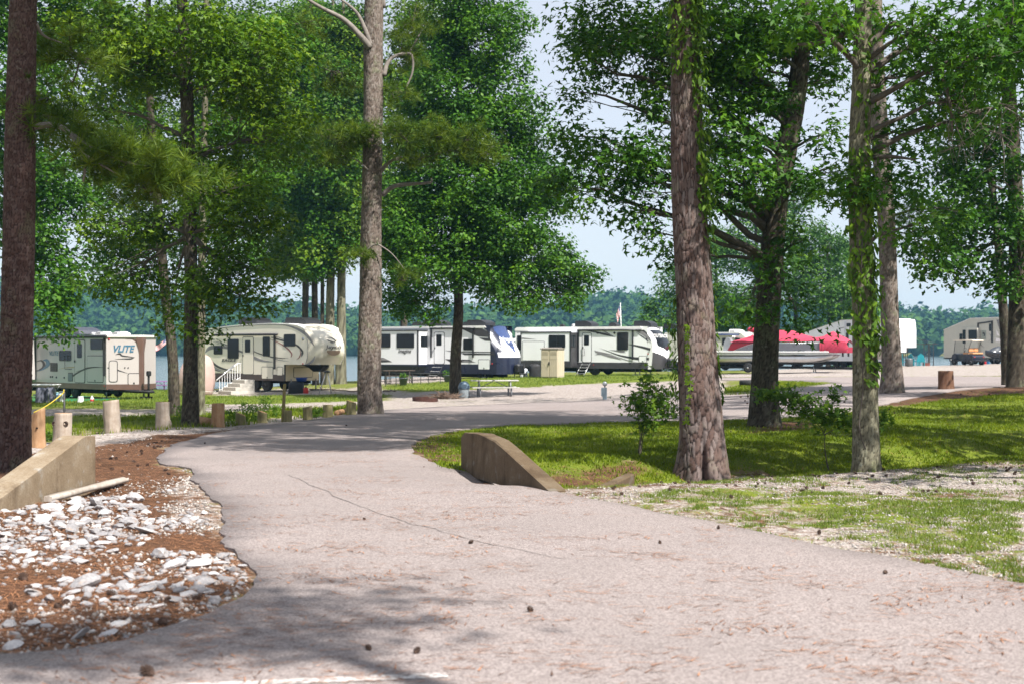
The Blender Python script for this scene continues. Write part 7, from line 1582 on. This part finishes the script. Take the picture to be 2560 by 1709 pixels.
DENSE = Gs([(-60,1300),(180,1258),(330,1235),(380,1290),(300,1350),(200,1410),(-60,1440)])
rb = np.array(ROCKBED); cnt = 0; tries = 0
while cnt < 232 and tries < 9000:
    tries += 1; x, y = rrng.uniform(rb[:, 0].min(), rb[:, 0].max()), rrng.uniform(rb[:, 1].min(), rb[:, 1].max())
    if abs(x/y) > .375 or not inside(np.array([x]), np.array([y]), ROCKBED)[0]: continue
    dn = inside(np.array([x]), np.array([y]), DENSE)[0]; f = float(fbm(np.array([x*1.1]), np.array([y*.7]), 60, 3)[0])
    if rrng.random() > (1.0 if dn else sstep((f-.42)/.2)): continue
    s = float(np.clip(math.exp(rrng.normal(-2.35, .42)), .05, .2))*(1.15 if dn else 1)
    if any((x-a)**2+(y-b)**2 < ((s+c)*.42)**2 for a, b, c in taken): continue
    taken.append((x, y, s)); put_rock(x, y, s, .35, .75); cnt += 1

# the smaller rubble between the rocks
qr = []; 
while len(qr) < 620:
    x, y = rrng.uniform(rb[:, 0].min(), rb[:, 0].max()), rrng.uniform(rb[:, 1].min(), rb[:, 1].max())
    if abs(x/y) > .39 or not inside(np.array([x]), np.array([y]), ROCKBED)[0]: continue
    dn = inside(np.array([x]), np.array([y]), DENSE)[0]; f = float(fbm(np.array([x*1.1]), np.array([y*.7]), 60, 3)[0])
    if rrng.random() > (1.0 if dn else .12+.88*sstep((f-.40)/.2)): continue
    qr.append((x, y))
qr = np.array(qr); ph = (1+5**.5)/2; iv = np.array([(-1,ph,0),(1,ph,0),(-1,-ph,0),(1,-ph,0),(0,-1,ph),(0,1,ph),(0,-1,-ph),(0,1,-ph),(ph,0,-1),(ph,0,1),(-ph,0,-1),(-ph,0,1)], float)/1.9/2
jf = np.array([(0,11,5),(0,5,1),(0,1,7),(0,7,10),(0,10,11),(1,5,9),(5,11,4),(11,10,2),(10,7,6),(7,1,8),(3,9,4),(3,4,2),(3,2,6),(3,6,8),(3,8,9),(4,9,5),(2,4,11),(6,2,10),(8,6,7),(9,8,1)])
nq = len(qr); sz = np.exp(np.clip(rrng.normal(-2.95, .32, nq), -3.8, -2.4)); jv = iv[None]*(1+.22*rrng.normal(size=(nq, 12, 1)))*np.stack([1+.3*rrng.random(nq), .75+.3*rrng.random(nq), .5+.3*rrng.random(nq)], 1)[:, None, :]*sz[:, None, None]; aa = rrng.random(nq)*6.28
V = np.stack([jv[..., 0]*np.cos(aa)[:, None]-jv[..., 1]*np.sin(aa)[:, None]+qr[:, 0:1], jv[..., 0]*np.sin(aa)[:, None]+jv[..., 1]*np.cos(aa)[:, None]+qr[:, 1:2], jv[..., 2]+(Hg(qr[:, 0], qr[:, 1])+sz*.13)[:, None]], -1).reshape(-1, 3)
tag(link('rubble', np_mesh('rubble', V, (jf[None]+(np.arange(nq)*12)[:, None, None]).reshape(-1, 3), M_ROCK)), 'small grey rubble filling the gaps between the larger rocks', 'rubble', kind='stuff')

# ------------------------------------------------------------------ small stones, needles, grass: what nobody could count
def spread(n, poly, rng, fn, power=1.0):
    """n random places in a region of the ground, nearer places more often"""
    q = np.array(poly); out = []
    while sum(len(o) for o in out) < n:
        x = rng.uniform(q[:, 0].min(), q[:, 0].max(), n); y = rng.uniform(q[:, 1].min(), q[:, 1].max(), n); k = inside(x, y, poly) & (rng.random(n) < fn(x, y)); out.append(np.stack([x[k], y[k]], 1))
        if len(out) > 60: break
    return np.concatenate(out)[:n]
NEAR_L = Gs([(-80,1160),(270,1100),(640,1062),(420,1118),(395,1158),(480,1175),(480,1200),(550,1290),(560,1360),(628,1440),(620,1470),(520,1536),(330,1606),(-80,1655)])
NEAR_R = Gs([(1380,1236),(1560,1208),(1900,1180),(2640,1150),(2640,1480),(2300,1412),(1900,1332),(1500,1254)])
LAWN = Gs([(1030,1118),(1090,1082),(1300,1060),(1600,1054),(1900,1050),(2200,1016),(2380,980),(2640,965),(2640,1160),(1900,1180),(1560,1206),(1380,1228),(1200,1192),(1100,1170)])
POSTS = Gs([(-60,1110),(90,1075),(270,1050),(520,1036),(930,1008),(925,1030),(700,1052),(520,1070),(400,1080),(90,1108),(-60,1130)])
def on_road(x, y): return inside(x, y, ROAD)
lr = np.random.default_rng(9)
def stones(name, label, pts, smin, smax, mat, parent=None):
    n = len(pts); oct_v = np.array([(1,0,0),(0,1,0),(-1,0,0),(0,-1,0),(0,0,.7),(0,0,-.5)])*.5; oct_f = np.array([(0,1,4),(1,2,4),(2,3,4),(3,0,4),(1,0,5),(2,1,5),(3,2,5),(0,3,5)])
    sz = np.exp(lr.uniform(math.log(smin), math.log(smax), n)); j = oct_v[None]*(1+.35*lr.normal(size=(n, 6, 3)))*sz[:, None, None]; a = lr.random(n)*6.28; c, s = np.cos(a), np.sin(a)
    X = j[..., 0]*c[:, None]-j[..., 1]*s[:, None]+pts[:, 0:1]; Y = j[..., 0]*s[:, None]+j[..., 1]*c[:, None]+pts[:, 1:2]; zb = Hg(pts[:, 0], pts[:, 1])[:, None] if parent is None else (H(pts[:, 0], pts[:, 1])+.031)[:, None]
    V = np.stack([X, Y, j[..., 2]+zb+sz[:, None]*.12], -1).reshape(-1, 3); Fc = (oct_f[None]+(np.arange(n)*6)[:, None, None]).reshape(-1, 3)
    return tag(link(name, np_mesh(name, V, Fc, mat, dict(tint=np.repeat(lr.random(n), 6)))), label, 'gravel', kind='stuff')
def mat_stone():
    t = NT('gravel_stone'); c = t.ramp(t.attr('tint'), [(0, (.15,.13,.115)), (.5, (.31,.28,.26)), (1, (.50,.47,.44))]); t.bs(Base_Color=c, Roughness=.9); t.b.inputs['Specular IOR Level'].default_value = .2; return t.m
M_STONE = mat_stone()
pl = spread(5200, NEAR_L, lr, lambda x, y: np.clip(cover(x, y)[1]*1.3, .06, 1)*sstep((fbm(x*.9, y*.9, 62, 3)-.36)/.25)*(11/np.maximum(y, 8))**1.2)
pr = spread(9000, NEAR_R, lr, lambda x, y: sstep((fbm(x*.8+5, y*.8, 63, 3)-.34)/.25)*(12/np.maximum(y, 10))**1.2)
stones('gravel', 'small pale stones scattered over the rock bed left of the road', pl, .012, .05, M_STONE); stones('gravel', 'pale gravel scattered over the verge right of the road', pr, .010, .034, M_STONE)
def mat_straw():
    t = NT('fallen_needle'); c = t.ramp(t.attr('tint'), [(0, (.07,.032,.016)), (.5, (.22,.088,.036)), (1, (.42,.19,.085))]); t.bs(Base_Color=c, Roughness=.8); return t.m
M_STRAW = mat_straw()
def straw(name, label, pts, L, w, zf, spreadang=None):
    n = len(pts); a = lr.random(n)*6.28 if spreadang is None else spreadang; l = L*(.6+.7*lr.random(n)); d = np.stack([np.cos(a), np.sin(a)], 1); q = np.stack([-d[:, 1], d[:, 0]], 1); p0 = pts-d*l[:, None]/2; p1 = pts+d*l[:, None]/2+q*(lr.normal(size=(n, 1))*.02)
    V = []; z0 = zf(p0[:, 0], p0[:, 1])+.004+.012*lr.random(n)*(1 if zf is Hg else .3); z1 = zf(p1[:, 0], p1[:, 1])+.004+.02*lr.random(n)*(1 if zf is Hg else .3); ww = w*(.7+.6*lr.random(n))
    A = np.c_[p0+q*ww[:, None], z0]; B = np.c_[p0-q*ww[:, None], z0]; C = np.c_[p1, z1]; V = np.stack([A, B, C], 1).reshape(-1, 3); Fc = np.arange(n*3).reshape(-1, 3)
    return tag(link(name, np_mesh(name, V, Fc, M_STRAW, dict(tint=np.repeat(lr.random(n), 3)))), label, 'pine straw', kind='stuff')
pn = spread(22000, NEAR_L, lr, lambda x, y: np.clip(cover(x, y)[2], .15, 1)*(11/np.maximum(y, 8))**1.1)
straw('pine_straw', 'rusty pine straw covering the ground left of the road', pn, .17, .0032, Hg)
ROADZ = lambda x, y: H(x, y)+.0155
rc = spread(300, Gs([(640,1440),(500,1190),(640,1075),(1000,1030),(1500,1010),(1600,1048),(1100,1120),(1400,1240),(2000,1345),(2600,1480),(2560,1709),(0,1709),(520,1545)]), lr, lambda x, y: (8/np.maximum(y, 7))**.9)
pts = []; ang = []
for c in rc:
    k = int(np.clip(lr.gamma(1.1, 19), 2, 110)); a0 = lr.random()*6.28 if lr.random() < .5 else lr.normal()*.5; sp = .05+.0035*k
    pts.append(c+lr.normal(size=(k, 2))*np.array([sp*1.5, sp])); ang.append(a0+lr.normal(size=k)*.5)
pts = np.concatenate(pts); ang = np.concatenate(ang); k = on_road(pts[:, 0], pts[:, 1]); straw('pine_straw', 'tufts of rusty pine needles scattered over the asphalt', pts[k], .125, .0046, ROADZ, ang[k])
pe = spread(5000, NEAR_R, lr, lambda x, y: .25+.75*sstep((fbm(x*.7, y*.7, 66, 3)-.45)/.15)); straw('pine_straw', 'brown needles and debris on the gravel verge right of the road', pe, .13, .003, Hg)
pw = spread(7000, LAWN, lr, lambda x, y: np.clip(cover(x, y)[2]-.1, 0, 1)); straw('pine_straw', 'pine straw lying on the bare patches of the lawn', pw, .16, .004, Hg)

def blades(name, label, pts, h, w, lean, mat=None, zf=Hg):
    n = len(pts); a = lr.random(n)*6.28; hh = h*(.5+.9*lr.random(n)); d = np.stack([np.cos(a), np.sin(a)], 1); b = lr.random(n)*6.28; ld = np.stack([np.cos(b), np.sin(b)], 1)*(lean*hh*lr.random(n))[:, None]; z = zf(pts[:, 0], pts[:, 1])-.004; ww = w*(.7+.6*lr.random(n))
    V = np.stack([np.c_[pts+d*ww[:, None], z], np.c_[pts-d*ww[:, None], z], np.c_[pts+ld, z+hh]], 1).reshape(-1, 3); Fc = np.arange(n*3).reshape(-1, 3); tn = np.clip(.6*fbm(pts[:, 0]*.8, pts[:, 1]*.8, 64)+.5*lr.random(n)-.05, 0, 1)
    return tag(link(name, np_mesh(name, V, Fc, mat or M_LAWN, dict(tint=np.repeat(tn, 3)))), label, 'grass', kind='stuff')
gl = spread(84000, LAWN, lr, lambda x, y: np.clip(cover(x, y)[0]*1.1-.15, 0, 1)*(.25+.75*sstep((fbm(x*1.3, y*1.3, 65, 4)-.36)/.22))*(20/np.maximum(y, 17))**1.6)
blades('grass', 'short green grass and clover on the lawn between the trees', gl, .05, .012, 1.1)
gr = spread(30000, NEAR_R, lr, lambda x, y: sstep((cover(x, y)[0]+(fbm(x*1.1, y*1.1, 67, 4)-.5)*1.2+(fbm(x*5, y*5, 75, 3)-.5)*1.6-.45)/.3)*(12/np.maximum(y, 10))**1.3)
M_DRY = mat_leaf('verge_blade', (.07,.12,.014), (.15,.21,.03), (.27,.30,.075), .35)
blades('grass', 'thin yellow-green grass growing through the gravel verge', gr, .042, .005, .9, M_DRY)
gw = spread(6000, POSTS, lr, lambda x, y: .12+.88*sstep((fbm(x*.8, y*.8, 68, 3)-.45)/.2)); blades('grass', 'weeds and grass growing around the log posts', gw, .12, .012, .8)
gi = spread(5000, ISLAND, lr, lambda x, y: np.ones(x.shape)); blades('grass', 'grass on the small island between the two far roads', gi, .08, .02, .7)
FARG = Gs([(-60,1050),(-60,1000),(420,972),(960,968),(1150,950),(1560,934),(1790,940),(1500,957),(1200,972),(960,990),(960,1008),(520,1040)])
gf = spread(26000, FARG, lr, lambda x, y: sstep((cover(x, y)[0]-.5+(fbm(x*.5, y*.5, 69, 3)-.5)*.8)/.3)*(40/np.maximum(y, 30))); blades('grass', 'sparse sunlit grass in front of the parked trailers', gf, .08, .02, .7, M_DRY)

# ------------------------------------------------------------------ pine cones
def cone_mesh():
    m = MB(); rng = np.random.default_rng(4)
    m.lathe([(.004, -.045), (.018, -.035), (.024, -.01), (.02, .02), (.008, .045)], sides=8)
    for r in range(7):
        t = r/6; z = -.036+.078*t; R_ = .033*math.sin(math.pi*(.22+.68*t))+.004; n = 9 if r < 5 else 6
        for k in range(n):
            a = 2*math.pi*(k+.5*(r % 2))/n; c, s = math.cos(a), math.sin(a); w = .0085; m.add([(.012*c, .012*s, z-.002), (R_*c-w*s, R_*s+w*c, z+.004), (R_*1.18*c, R_*1.18*s, z+.011), (R_*c+w*s, R_*s-w*c, z+.004)], [(0, 1, 2, 3)])
    o = m.build('pine_cone', plain('cone_brown', (.07,.04,.028), .85, 0, .35, 20), None); me = o.data; bpy.data.objects.remove(o); return me
CONE = cone_mesh()
def put_cone(x, y, label, group, s=1.0, zf=None):
    o = bpy.data.objects.new('pine_cone', CONE); COL.objects.link(o); s = s*(.8+.45*lr.random()); o.scale = (s, s, s*1.1); o.rotation_euler = (1.2+lr.normal()*.4, lr.normal()*.4, lr.random()*6.28); o.location = (x, y, (Hg1(x, y) if zf is None else float(zf(np.array([x]), np.array([y]))[0]))+.026*s); tag(o, label, 'pine cone', group)
for x, y in spread(95, Gs([(1500,1225),(1750,1195),(2100,1176),(2560,1152),(2560,1215),(2100,1235),(1800,1250),(1560,1240)]), lr, lambda x, y: np.ones(x.shape)): put_cone(x, y, 'small pine cone lying on the gravel verge below the lawn edge', 'pine cones on the gravel verge', .5)
for zx, zy in ((865,885),(650,922),(510,945),(1515,925),(1255,1110),(180,765),(100,1000),(220,858),(1290,945),(990,362),(1280,390),(450,978),(840,40)): p = G(*ZR(zx, zy)); put_cone(p[0], p[1], 'brown pine cone lying among the pale rocks', 'pine cones in the rock bed', .72)
for px, py in ((1212,1180),(1148,1182),(1060,1168)): p = G(px, py); put_cone(p[0], p[1], 'pine cone on the strip before the right wing wall', 'pine cones by the wing wall', .7)
for px, py in ((370,1695),(1042,1638),(922,1630),(2213,1438),(1796,1325),(911,1302),(1177,1362),(866,1065),(512,1110),(1326,1533),(1650,1362),(2048,1337)): p = G(px, py); put_cone(p[0], p[1], 'single pine cone lying on the open asphalt', 'pine cones on the asphalt', (.75 if py > 1690 else .42), ROADZ)
for x, y in spread(40, Gs([(1830,985),(2130,975),(2110,1035),(1850,1046)]), lr, lambda x, y: np.ones(x.shape)): put_cone(x, y, 'pine cone on the shaded far road behind the dark trunk', 'pine cones on the far road', .75, ROADZ)
for x, y in spread(36, LAWN, lr, lambda x, y: np.ones(x.shape)): put_cone(x, y, 'pine cone lying in the lawn grass', 'pine cones on the lawn', .55)
for x, y in spread(26, Gs([(270,1120),(450,1090),(400,1150),(480,1190),(250,1220)]), lr, lambda x, y: np.ones(x.shape)): put_cone(x, y, 'pine cone on the pine straw behind the left wing wall', 'pine cones on the pine straw', .6)

# ------------------------------------------------------------------ saplings and weeds
def sapling(px, py, label, stems, masses, leaf, size, mat, seed, n_per=1.0):
    b = GG(px, py); D = b[1]; t = empty('sapling', b); tag(t, label, 'sapling'); rng = np.random.default_rng(seed); 
    for k, st in enumerate(stems):
        pts = [P(x, y, D+o)-b for x, y, o in st]; pts[0] = pts[0] if k else np.array([0, 0, -.05]); c = catmull(pts, 5); MB().tube(c, np.linspace(.016 if k == 0 else .009, .004, len(c)), 6).build('stem', M_TWIG, t, fix=False)
    P_, N_ = [], []
    for (mx, my, rx, ry, dd, cnt) in masses:
        c = P(mx, my, D+dd); s = D/F; n = int(cnt*n_per); q = rng.normal(size=(n, 3))*np.array([rx*s*.5, rx*s*.4, ry*s*.42])+c; P_.append(q-b); N_.append(rng.normal(size=(n, 3))*.5+np.array([0, -.35, .8]))
    p = np.concatenate(P_); n = len(p); link('crown', scatter('crown', p, np.concatenate(N_), size*(.7+.6*rng.random(n)), rng.random(n)*6.28, rng.random(n), leaf, mat), t)
sapling(1598, 1134, 'leafy sapling with thin stems left of the vine-clad pine', [[(1598,1134,0),(1605,1080,0),(1615,1030,0),(1625,970,0)],[(1602,1134,0),(1612,1075,0),(1640,1020,.1),(1655,985,.1)],[(1596,1132,0),(1600,1080,-.1),(1592,1030,-.1)]],
  [(1622,965,40,45,0,60),(1596,1005,45,35,-.1,60),(1618,1030,50,40,0,80),(1652,1000,45,45,.1,70),(1610,1060,30,30,0,40),(1665,1035,30,25,.1,25)], STAR, .115, M_VINE, 301, 2.2)
sapling(2073, 1178, 'young spreading sapling in front of the dark trunk and creeper-covered tree', [[(2073,1178,0),(2063,1130,0),(2061,1084,0)],[(2061,1086,0),(2050,1065,-.1),(2010,1030,-.2),(1950,995,-.3)],[(2061,1086,0),(2090,1070,-.1),(2140,1055,-.2),(2195,1050,-.3)],[(2061,1080,0),(2075,1030,0),(2090,985,0)],[(2030,1045,-.1),(2000,1010,-.2),(1975,985,-.2)]],
  [(1945,985,60,22,-.3,60),(1985,1000,55,30,-.2,70),(2030,1025,60,35,-.2,90),(2075,1040,60,30,-.1,70),(2110,1050,50,28,-.2,50),(2160,1052,55,22,-.3,60),(2200,1045,30,20,-.3,30),(2090,985,22,28,0,26),(1905,985,30,14,-.3,20),(2140,1085,20,22,-.2,16)], STAR, .125, M_VINE, 302, 1.9)
def weed(px, py, hpx, seed, label):
    b = GG(px, py); s = b[1]/F; t = empty('tall_weed', b); tag(t, label, 'weed', 'tall weeds among the posts'); rng = np.random.default_rng(seed)
    for k in range(3): a = rng.normal(size=2)*.08; MB().tube(bez((0, 0, -.03), (a[0], a[1], hpx*s*(1-.15*k)), (a[0]*.2, 0, 0), 6), np.linspace(.009, .003, 6), 5).build('stem', plain('weed_stem', (.10,.17,.04), .7), t, fix=False)
    n = 130; z = rng.random(n)**.7; q = np.c_[rng.normal(size=(n, 2))*(.05+.06*z[:, None]), z*hpx*s]; nn = rng.normal(size=(n, 3)); nn[:, 2] = abs(nn[:, 2])*.5; link('leaves', scatter('leaves', q, nn, .13*(.6+.6*rng.random(n)), rng.random(n)*6, rng.random(n), (OVAL_V*np.array([.45, 1, 1]), OVAL_F), M_VINE), t)
for k, (x, y, h) in enumerate([(615,1052,48),(637,1050,40),(662,1046,58),(580,1058,36),(690,1040,30),(455,1052,40),(120,1100,26),(790,1044,24)]): weed(x, y, h, 400+k, ['tall weed behind the first short post','bent weed between the short posts','tallest weed, behind the short post left of the stake','weed just right of the tan post','low weed left of the thin stake','grassy weed at the foot of the leaning tree','small weed between split post and knotty post','low weed between the green-stained posts'][k])

# ------------------------------------------------------------------ creepers on the two trunks
LEAFLETS_V = np.concatenate([OVAL_V*np.array([.8, .8, 1])@np.array([[math.cos(a), math.sin(a), 0], [-math.sin(a), math.cos(a), 0], [0, 0, 1]])+np.array([-math.sin(a)*.42, math.cos(a)*.42, -.08]) for a in (-1.9, -.95, 0, .95, 1.9)])
LEAFLETS_F = np.concatenate([OVAL_F+6*k for k in range(5)])
def trunk_at(pth, rr, z): return np.array([np.interp(z, pth[:, 2], pth[:, k]) for k in range(3)]), float(np.interp(z, pth[:, 2], rr))
v8 = catmull(T8, 6); r8 = np.interp(np.linspace(0, 1, len(v8)), np.linspace(0, 1, len(R8)), R8)
vine = empty('creeper_vine', GG(1722, 1186)); tag(vine, 'bright green creeper climbing the big plated pine', 'creeper'); vb = np.array(vine.location)
lm = np_mesh('leaf', LEAFLETS_V*.066, LEAFLETS_F, M_VINE, dict(tint=np.full(len(LEAFLETS_V), .85))); vr = np.random.default_rng(8); stem = []
chain = [(1718,740+y/4.8938) for y in (370,400,430,480,510,540,605,635,670,740,780,820,860,900,945,985,1025,1060)]+[(1560+x/3.454, 920+y/3.454) for x, y in ((575,70),(572,125),(575,180),(562,245),(552,293),(547,345),(550,392),(540,430),(537,470))]
for px, py in chain:
    zz = P(px, py, D8)[2]; c, r = trunk_at(v8, r8, zz); p = P(px, py, D8); dx = p[0]-c[0]; yy = c[1]-math.sqrt(max(.01, r*r-dx*dx))-.03; p = P(px, py, yy); o = link('leaf', lm, vine); o.location = p-vb; o.rotation_euler = (math.radians(62+12*vr.normal()), vr.normal()*.25, math.pi+vr.normal()*.3); s = .8+.5*vr.random(); o.scale = (s, s, s); stem.append(p-vb)
stem.append(np.array([.05, -.32, 0])); MB().tube(catmull(stem, 3), .007, 5).build('stem', M_TWIG, vine, fix=False)
def creeper(parent, pb, pth, rr, spots, seed, size, mat):
    rng = np.random.default_rng(seed); P_, N_, T_ = [], [], []
    for (y0, y1, a0, a1, n, off, D) in spots:
        for k in range(n):
            py = rng.uniform(y0, y1); z = P(0, py, D)[2]; c, r = trunk_at(pth, rr, z); a = math.radians(rng.uniform(a0, a1)); d = np.array([math.sin(a), -math.cos(a), 0]); P_.append(c+d*(r+.02+off*rng.random()**2)-pb); N_.append(d+np.array([0, 0, .45])+rng.normal(size=3)*.35); T_.append(rng.random())
    n = len(P_); o = link('foliage', scatter('foliage', np.array(P_), np.array(N_), size*(.7+.6*rng.random(n)), math.pi+rng.normal(size=n)*.5, np.array(T_), OVAL, mat), parent); o['kind'] = 'stuff'
creeper(vine, vb, v8, r8, [(740,1040,-105,-70,150,.12,D8),(0,560,20,85,560,.16,D8),(-40,190,-90,90,420,.2,D8),(380,620,40,80,60,.10,D8),(560,760,75,105,40,.08,D8),(760,1010,82,110,60,.07,D8),(200,420,-100,-80,40,.1,D8)], 501, .115, M_VINE)
b10 = GG(2168, 1172); p10 = catmull(rise([(2168,1172,0),(2164,1000,0),(2160,800,0),(2152,600,0),(2150,400,0),(2154,200,0),(2156,50,0),(2160,-200,0),(2170,-800,0)], D10, b10), 6); r10 = np.interp(np.linspace(0, 1, len(p10)), np.linspace(0, 1, 9), np.array([.43,.37,.335,.32,.31,.27,.25,.2,.05])*.5)
vine2 = empty('creeper_vine', b10); tag(vine2, 'dark green creeper wrapped round the pale-based tree on the right', 'creeper')
creeper(vine2, b10, p10, r10, [(500,860,-60,100,520,.14,D10),(380,520,-80,90,160,.12,D10),(840,960,-10,70,90,.06,D10),(100,400,-40,80,60,.08,D10)], 502, .12, M_VINE); MB().tube(catmull([np.array([.12, -.2, 0]), P(2150,1080,D10-.2)-b10, P(2158,960,D10-.2)-b10, P(2150,800,D10-.2)-b10, P(2156,600,D10-.2)-b10], 5), .01, 5).build('stem', M_TWIG, vine2, fix=False)
# dead hanging twigs on the right
dr_ = np.random.default_rng(12); m = MB()
for k in range(26):
    x, y = dr_.uniform(2370, 2560), dr_.uniform(200, 330); a = P(x, y, D10-.5+dr_.normal()*.3); L = dr_.uniform(.35, .9); d = np.array([dr_.normal()*.25, dr_.normal()*.2, -L]); pts = bez(a, a+d, (dr_.normal()*.2, 0, .12), 7); m.tube(pts-b10, np.linspace(.008, .003, 7), 4, cap=False)
    for j in range(3): q = pts[dr_.integers(2, 6)]; m.tube(bez(q, q+np.array([dr_.normal()*.2, dr_.normal()*.1, -.25*dr_.random()]), dr_.normal(size=3)*.05, 4)-b10, np.linspace(.005, .002, 4), 4, cap=False)
m.build('dead_twigs', M_TWIG_PALE, t10, fix=False)['kind'] = 'stuff'
# a pine beside the photographer whose shade falls across the near road
b = np.array([6.0, -.9, Hg1(6.0, -.9)]); tp = make_tree('pine_tree', 'pine overhanging the near end of the road from the right', 'pine tree', b, [b+np.array([0, 0, -.1]), b+np.array([0, .2, 5]), b+np.array([-.6, 1.2, 9]), b+np.array([-1.4, 2.4, 13])], [.22, .2, .15, .05], [], RHOMB, .1, M_LEAF, M_PINE, 40, 60, seed=601)
def wmass(x, y, z, r, n): return (CX+x/y*F, HY-(z-CAMH)/y*F, r/y*F, r*.6/y*F, y-b[1], r, n)
needles(tp, b, [wmass(4.2, 1.9, 11.8, 1.2, 260), wmass(3.2, 1.8, 11.2, 1.0, 190), wmass(4.7, 2.2, 12.6, 1.0, 160), wmass(3.7, 1.5, 12.4, .9, 130)], b[1], 1.0, .27, 602)
# the grove goes on to the right of the picture and throws its shade over the lawn
g0 = np.array([11.8, 23.0, Hg1(11.8, 23.0)])
def gm(dx, dy, z, r, den): y = g0[1]+dy; return (CX+(g0[0]+dx)/y*F, HY-(z+g0[2]-CAMH)/y*F, r/y*F, r*.7/y*F, dy, r, den)
grove = make_tree('grove_tree', 'leafy tree of the grove just outside the right edge, between the verge and the lawn', 'tree', g0, [g0+np.array([0, 0, -.1]), g0+np.array([.1, 0, 4]), g0+np.array([0, .2, 8]), g0+np.array([.2, 0, 12])], [.24, .2, .15, .04],
  [gm(-1.5, -.5, 8, 1.6, .8), gm(1.4, .6, 8.4, 1.7, .8), gm(-.4, 1.8, 9.4, 1.6, .8), gm(.3, -1.8, 9.2, 1.5, .8), gm(-.2, 0, 11, 1.8, .8), gm(-2.2, 1.2, 9.8, 1.2, .7)], RHOMB, .24, M_LEAF, M_GUM, 30, 70, .5, seed=700, group='trees of the grove outside the right edge', spray=.6)
for k, (x, y, rz, sc, lab) in enumerate([(8.9, 16.8, 1.0, .8, 'smallest grove tree, on the gravel verge beyond the right edge'), (10.9, 18.6, 3.3, .95, 'grove tree closest to the photographer beyond the right edge'), (15.2, 28.5, 2.1, 1.05, 'second leafy grove tree beyond the right edge, beside the lawn'), (18.6, 36.0, 4.0, 1.1, 'third leafy grove tree beyond the right edge, near the far road'), (20.0, 24.5, 5.1, 1.0, 'grove tree farthest beyond the right edge'), (11.9, 25.2, .7, 1.1, 'tall grove tree beyond the right edge, level with the dark spreading trunk'), (13.6, 21.4, 2.6, 1.1, 'tall grove tree beyond the right edge, level with the creeper-covered tree'), (14.2, 32.0, 4.6, 1.15, 'tall grove tree beyond the right edge, just before the far road'), (16.6, 37.5, 5.6, 1.15, 'tall grove tree beyond the right edge, beside the far road'), (18.8, 43.0, 1.6, 1.15, 'tall grove tree beyond the right edge, nearest the roadside pair')]):
    o = copy_tree(grove); o.location = (x, y, Hg1(x, y)); o.rotation_euler = (0, 0, rz); o.scale = (sc, sc, sc*(1.45 if lab.startswith('tall') else 1)); o['label'] = lab
# ------------------------------------------------------------------ summer haze
def mat_haze():
    m = bpy.data.materials.new('summer_haze'); m.use_nodes = True; t = m.node_tree; t.nodes.clear()
    o = t.nodes.new('ShaderNodeOutputMaterial'); v = t.nodes.new('ShaderNodeVolumePrincipled')
    v.inputs['Color'].default_value = (.30, .66, 1.0, 1); v.inputs['Density'].default_value = .00022; v.inputs['Anisotropy'].default_value = .1
    t.links.new(v.outputs[0], o.inputs['Volume']); return m
tag(MB().box((-1500, -80, -8), (1500, 1600, 62)).build('haze', mat_haze()), kind='stuff')
